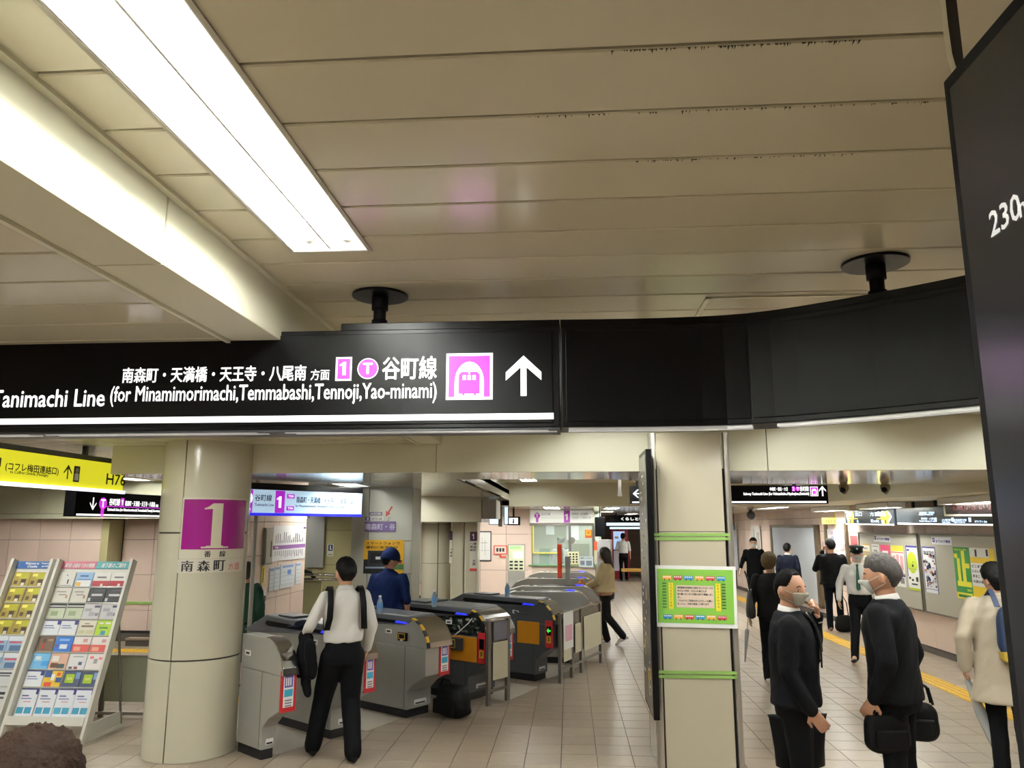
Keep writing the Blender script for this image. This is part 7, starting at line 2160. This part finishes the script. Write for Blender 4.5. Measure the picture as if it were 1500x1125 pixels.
# right passage
r, HM, bd, fr_ = person('man in glasses, white mask and black sweater walking towards the viewer', (4.62, 20.2), face_to(-.2, -1), 1.68, build=1.1, top=('jacket', M('black_knit', '#08080a', .85, spec=.1)), mask=MASKM, hair=('short', HAIRB), sleeve=.62, armR=[(-.29, -.02, 1.12), (-.36, -.08, .9)], skin=SKINP, seed=13, vox=.011)
m_ = MB()
for k in (-1, 1): m_.tube([HM @ (headR(Vector((k * .4 + .22 * math.cos(q), -.9, .03 + .15 * math.sin(q))).normalized()) + Vector((0, -.006, 0))) for q in [2 * PI * i / 12 for i in range(13)]], .0022, 5)
m_.build('glasses', DARKP, r)
BLN = M('blond_hair', '#57472f', .6, spec=.2, var=.3, scale=50, bump=.5, bscale=80)
bp_ = (2.65, 10.75)
r, HM, bd, fr_ = person('person with ash blond hair all in black with a shoulder bag, walking away', bp_, face_to(.15, 1), 1.62, build=1.02, top=('jacket', M('black_velvet', '#060607', .95)), hair=('full', BLN), head=(-.2, .1), skin=SKINP, shoe=M('white_sneaker'), legL=[(.09, -.02, .5), (.1, .02, .085), (.1, -.18, 0)], legR=[(-.09, -.05, .5), (-.09, .22, .14), (-.09, .08, .03)], seed=14, armL=[(.26, .04, 1.1), (.29, -.02, .86)], hem=.86, loose=1.1)
hb = empty('shoulder_bag', (0, 0, 0), 0, 'dark leather hobo bag hanging at the blond person\'s left side', 'bag')
m_ = MB(); m_.smooth = True
rr = [[Vector((math.cos(q) * a, math.sin(q) * b, z)) for q in [2 * PI * i / 16 for i in range(16)]] for a, b, z in ((.03, .08, 0), (.06, .14, .02), (.065, .16, .1), (.05, .13, .22), (.03, .07, .33), (.02, .04, .36))]
m_.rings(rr); m_.build('bag_body', M('dark_leather', '#15161a', .4, bump=.1), hb)
m_ = MB(); m_.tube([(0, -.03, .34), (.02, -.02, .5), (.05, 0, .6), (.02, .03, .5), (0, .04, .34)], .01); m_.build('strap', M('dark_leather'), hb)
m_ = MB(); m_.box(-.02, .02, -.04, .04, .36, .375); m_.build('clasp', PAPER, hb)
hb.rotation_euler.z = face_to(.15, 1); q = Matrix.Translation((bp_[0], bp_[1], 0)) @ Matrix.Rotation(face_to(.15, 1), 4, 'Z'); hb.location = q @ Vector((.27, .06, .8))
pb = empty('umbrella', (0, 0, 0), 0, 'folded clear umbrella held low in the blond person\'s left hand', 'umbrella')
m_ = MB(); m_.smooth = True; m_.limb((0, 0, -.5), .008, (0, 0, -.1), .03); m_.build('canopy', M('clear_vinyl', '#aab0b4', .2, alpha=.7), pb); m_ = MB(); m_.tube([(0, 0, -.1), (0, 0, .08)], .008); m_.build('handle', PAPER, pb)
pb.location = q @ Vector((.31, -.08, .72)); pb.rotation_euler = (.1, .1, 0)
person('man in navy jacket with a shoulder strap standing at the blank billboard, seen from behind', (4.99, 18.5), face_to(.6, 1), 1.58, build=1.08, top=('jacket', NAVY), collar=WSH, seed=15, vox=.012)
r, HM, bd, fr_ = person('man in black quilted jacket phoning, tan shoes, back to the viewer', (5.12, 15.9), face_to(.2, 1), 1.72, build=1.25, top=('jacket', M('quilted_black', '#07080b', .7, spec=.15, bump=.35, bscale=14, stretch=(.05, .05, 1))), head=(.25, .1), armL=[(.3, -.04, 1.14), (.13, -.12, 1.48)], handL=((-.4, 0, 1), (-1, .3, 0), .8), shoe=M('tan_shoe', '#7a4f38', .5), trousers=M('dark_jeans', '#0a0f1b', .85, spec=.15), seed=16, vox=.01, hem=.86)
m_ = MB(); m_.box(-.035, .035, -.004, .004, -.07, .07); o = m_.build('mobile_phone', BLACK, None, .004); tag(o, 'phone held at the ear of the man in the quilted jacket', 'phone'); o.location = (5.12 - .11, 15.98, 1.62); o.rotation_euler = (0, .2, 1.2)
r = soft_box('briefcase', (5.22, 15.72, 0), .38, .14, .32, .1, 'black bag standing on the floor at the phoning man\'s feet', 'bag', NYL, 9, .006)
m_ = MB(); m_.tube([(-.09, 0, .3), (-.07, 0, .55), (0, 0, .68), (.07, 0, .55), (.09, 0, .3)], .009); m_.build('carry_strap', NYL, r)
# station officer
r, HM, bd, fr_ = person('station officer in peaked cap, grey mask, white shirt and green tie walking towards the viewer', (4.38, 12.4), face_to(-.45, -1), 1.68, build=1.08, mask=M('grey_mask', '#a9aba6', .8), collar=WSH, tie=M('green_tie', '#1c4a38', .6), belt=BLACKM, trousers=TROU, head=(.15, .05), armR=[(-.29, .03, 1.12), (-.3, -.03, .9)], armL=[(.27, -.02, 1.12), (.24, -.16, .93)], legR=[(-.09, -.1, .5), (-.12, -.24, .1), (-.12, -.42, .04)], legL=[(.09, .02, .5), (.09, .14, .1), (.09, -.06, 0)], seed=17, vox=.0085, skin=SKINP)
cap_on(r, HM, M('cap_green_black', '#0f1a1a', .5))
m_ = MB(); m_.cyl(fr_(.09, 1.28, .01), fr_(.09, 1.28, .016), .012, n=12); m_.build('chest_badge', DARKP, r)
# two men in dark suits talking
mp = (1.455, 5.4)
rz = face_to(.85, -.3)
r, HM, bd, fr_ = person('balding man in black suit touching his grey face mask, beside the square column', mp, rz, 1.7, build=1.22, top=('jacket', SUIT), hair=('balding', M('dark_hair_thin', '#080706', .75, spec=.1, bump=.6, bscale=90)), mask=M('beige_mask', '#a5a294', .85), head=(-.6, .03), vneck=WSH, collar=WSH, tie=BLACKM, skin=M('skin_warm', '#a87d63', .45, var=.05, scale=20),
    armL=[(.25, -.1, 1.12), (.11, -.155, 1.41)], handL=((-.62, -.05, .75), (-.3, .8, 0), .8), armR=[(-.26, .02, 1.1), (-.24, -.1, .88)], vox=.0065, seed=18, hem=.87)
m_ = MB(); q0 = Vector((.11, -.155, 1.41)); q1 = Vector((.25, -.1, 1.12)); dq = (q1 - q0).normalized(); m_.cyl(q0 + dq * .0, q0 + dq * .03, .037, .042, n=18, caps=False); o = m_.build('cuff', WSH, r); smooth(o)
Mt = Matrix.Translation((mp[0], mp[1], 0)) @ Matrix.Rotation(rz, 4, 'Z')
tb = empty('tote_bag', (0, 0, 0), 0, 'black nylon tote bag hanging from the masked man\'s hand', 'bag')
m_ = MB(); m_.smooth = False
rr = [[Vector((math.cos(q) * a + math.sin(q * 3 + z * 9) * .006, math.sin(q) * b, z)) for q in [2 * PI * i / 20 for i in range(20)]] for a, b, z in ((.13, .05, 0), (.17, .075, .015), (.17, .075, .12), (.185, .06, .24), (.2, .035, .32), (.21, .02, .34))]
m_.rings(rr); smooth(m_.build('bag_body', NYL, tb))
for y_ in (-.02, .02):
    m_ = MB(); m_.tube([(-.09, y_, .33), (-.05, y_, .47), (.0, 0, .52), (.05, y_, .47), (.09, y_, .33)], .008); m_.build('handle', NYL, tb)
tb.location = (1.53, 5.68, .4); tb.rotation_euler.z = .15
gp_ = (2.09, 5.42)
GH = M('grey_hair', '#4b4846', .65, spec=.2, var=.6, scale=60, bump=.7, bscale=70, stretch=(1, 1, .4))
rz = face_to(-.75, .55)
r, HM, bd, fr_ = person('tall grey-haired man in black suit seen from behind, facing the masked man', gp_, rz, 1.79, build=1.15, top=('jacket', SUIT), hair=('short', GH), mask=MASKM, head=(.15, .1), collar=WSH, armR=[(-.27, .06, 1.1), (-.25, -.02, .9)], armL=[(.27, .04, 1.1), (.24, -.06, .88)], vox=.007, seed=19, hem=.85, lean=.03)
def brief(name, label, loc, rz_, w=.42, d=.14, h=.3):
    r_ = soft_box(name, loc, w, d, h, rz_, label, 'bag', NYL, 21, .004, taper=.95)
    for y_ in (-.03, .03):
        m_ = MB(); m_.tube([(-.09, y_, h - .01), (-.07, y_, h + .09), (0, 0, h + .13), (.07, y_, h + .09), (.09, y_, h - .01)], .009); m_.build('handle', NYL, r_)
    m_ = MB(); m_.box(-w * .35, w * .35, -d / 2 - .02, -d / 2 + .01, .04, h * .6); m_.build('front_pocket', NYL, r_, .01)
    return r_
brief('briefcase', 'black briefcase held at the grey-haired man\'s right side, left of his leg', (1.97, 5.3, .6), .15, .3, .11, .25)
brief('shoulder_bag', 'black bag with grey buckle hanging at the grey-haired man\'s far side', (2.29, 5.6, .6), -.2, .25, .11, .25)
# trench coat man with backpack and umbrella
tp = (3.57, 6.95)
TC = M('trench_beige', '#a59a88', .75, bump=.25, bscale=25)
rz = face_to(.25, 1)
r, HM, bd, fr_ = person('man in light beige raincoat walking away at the right edge, dark hair', tp, rz, 1.66, build=1.08, top=('coat', TC), hem=.6, hair=('full', HAIRB), head=(.5, .05), armL=[(.3, .06, 1.12), (.3, .0, .86)], seed=20, vox=.0075, collar=TC, loose=1.1, skin=M('skin_warm'))
Mt = Matrix.Translation((tp[0], tp[1], 0)) @ Matrix.Rotation(rz, 4, 'Z')
bk = soft_box('backpack', Mt @ Vector((-.06, .25, 1.0)), .3, .18, .42, rz, 'navy and yellow backpack on the raincoat man, beside the display edge', 'bag', M('navy_nylon', '#16294a', .6, bump=.1), 23, .005, taper=.9)
bk.location = Mt @ Vector((-.06, .23, .95))
m_ = MB(); m_.box(-.13, .13, -.08, .1, -.02, .06); m_.build('yellow_base', M('mustard', '#a58a2a', .6), bk, .02)
m_ = MB(); vs = []
for p in ((.12, .0, .4), (.13, -.04, .47), (.13, -.12, .52), (.14, -.2, .47), (.16, -.3, .38)): vs += [Vector(p) + Vector((-.02, 0, 0)), Vector(p) + Vector((.02, 0, 0))]
m_.add(vs, [(2 * i, 2 * i + 1, 2 * i + 3, 2 * i + 2) for i in range(4)]); q = m_.build('shoulder_strap', M('navy_nylon'), bk); q.modifiers.new('s', 'SOLIDIFY').thickness = .01
um = empty('umbrella', (0, 0, 0), 0, 'folded clear umbrella slanting down from the raincoat man\'s left hand', 'umbrella')
m_ = MB(); m_.smooth = True; m_.limb((0, 0, -.08), .022, (0, 0, -.35), .045, n=12); m_.limb((0, 0, -.35), .045, (0, 0, -.78), .012, n=12); m_.build('canopy', M('clear_vinyl'), um)
m_ = MB(); m_.tube([(0, 0, -.08), (0, 0, .08), (.02, 0, .12), (.05, 0, .12), (.06, 0, .08)], .009); m_.build('handle', PAPER, um); m_ = MB(); m_.cyl((0, 0, -.83), (0, 0, -.77), .006); m_.build('tip', STEEL, um)
um.location = Mt @ Vector((.3, -.02, .8)); um.rotation_euler = (R(-4), R(-16), 0)
# person whose head top shows at the lower left corner
q = PY(48, 1066, 1.5)
person('dark brown haired person close to the viewer, only the crown showing at lower left', (q.x, 1.5), face_to(.1, 1), 1.58, top=('jacket', NAVY), hair=('full', M('near_hair', '#2a1b12', .7, spec=.15, var=.4, scale=60, bump=.6, bscale=100)), seed=22, vox=.009)
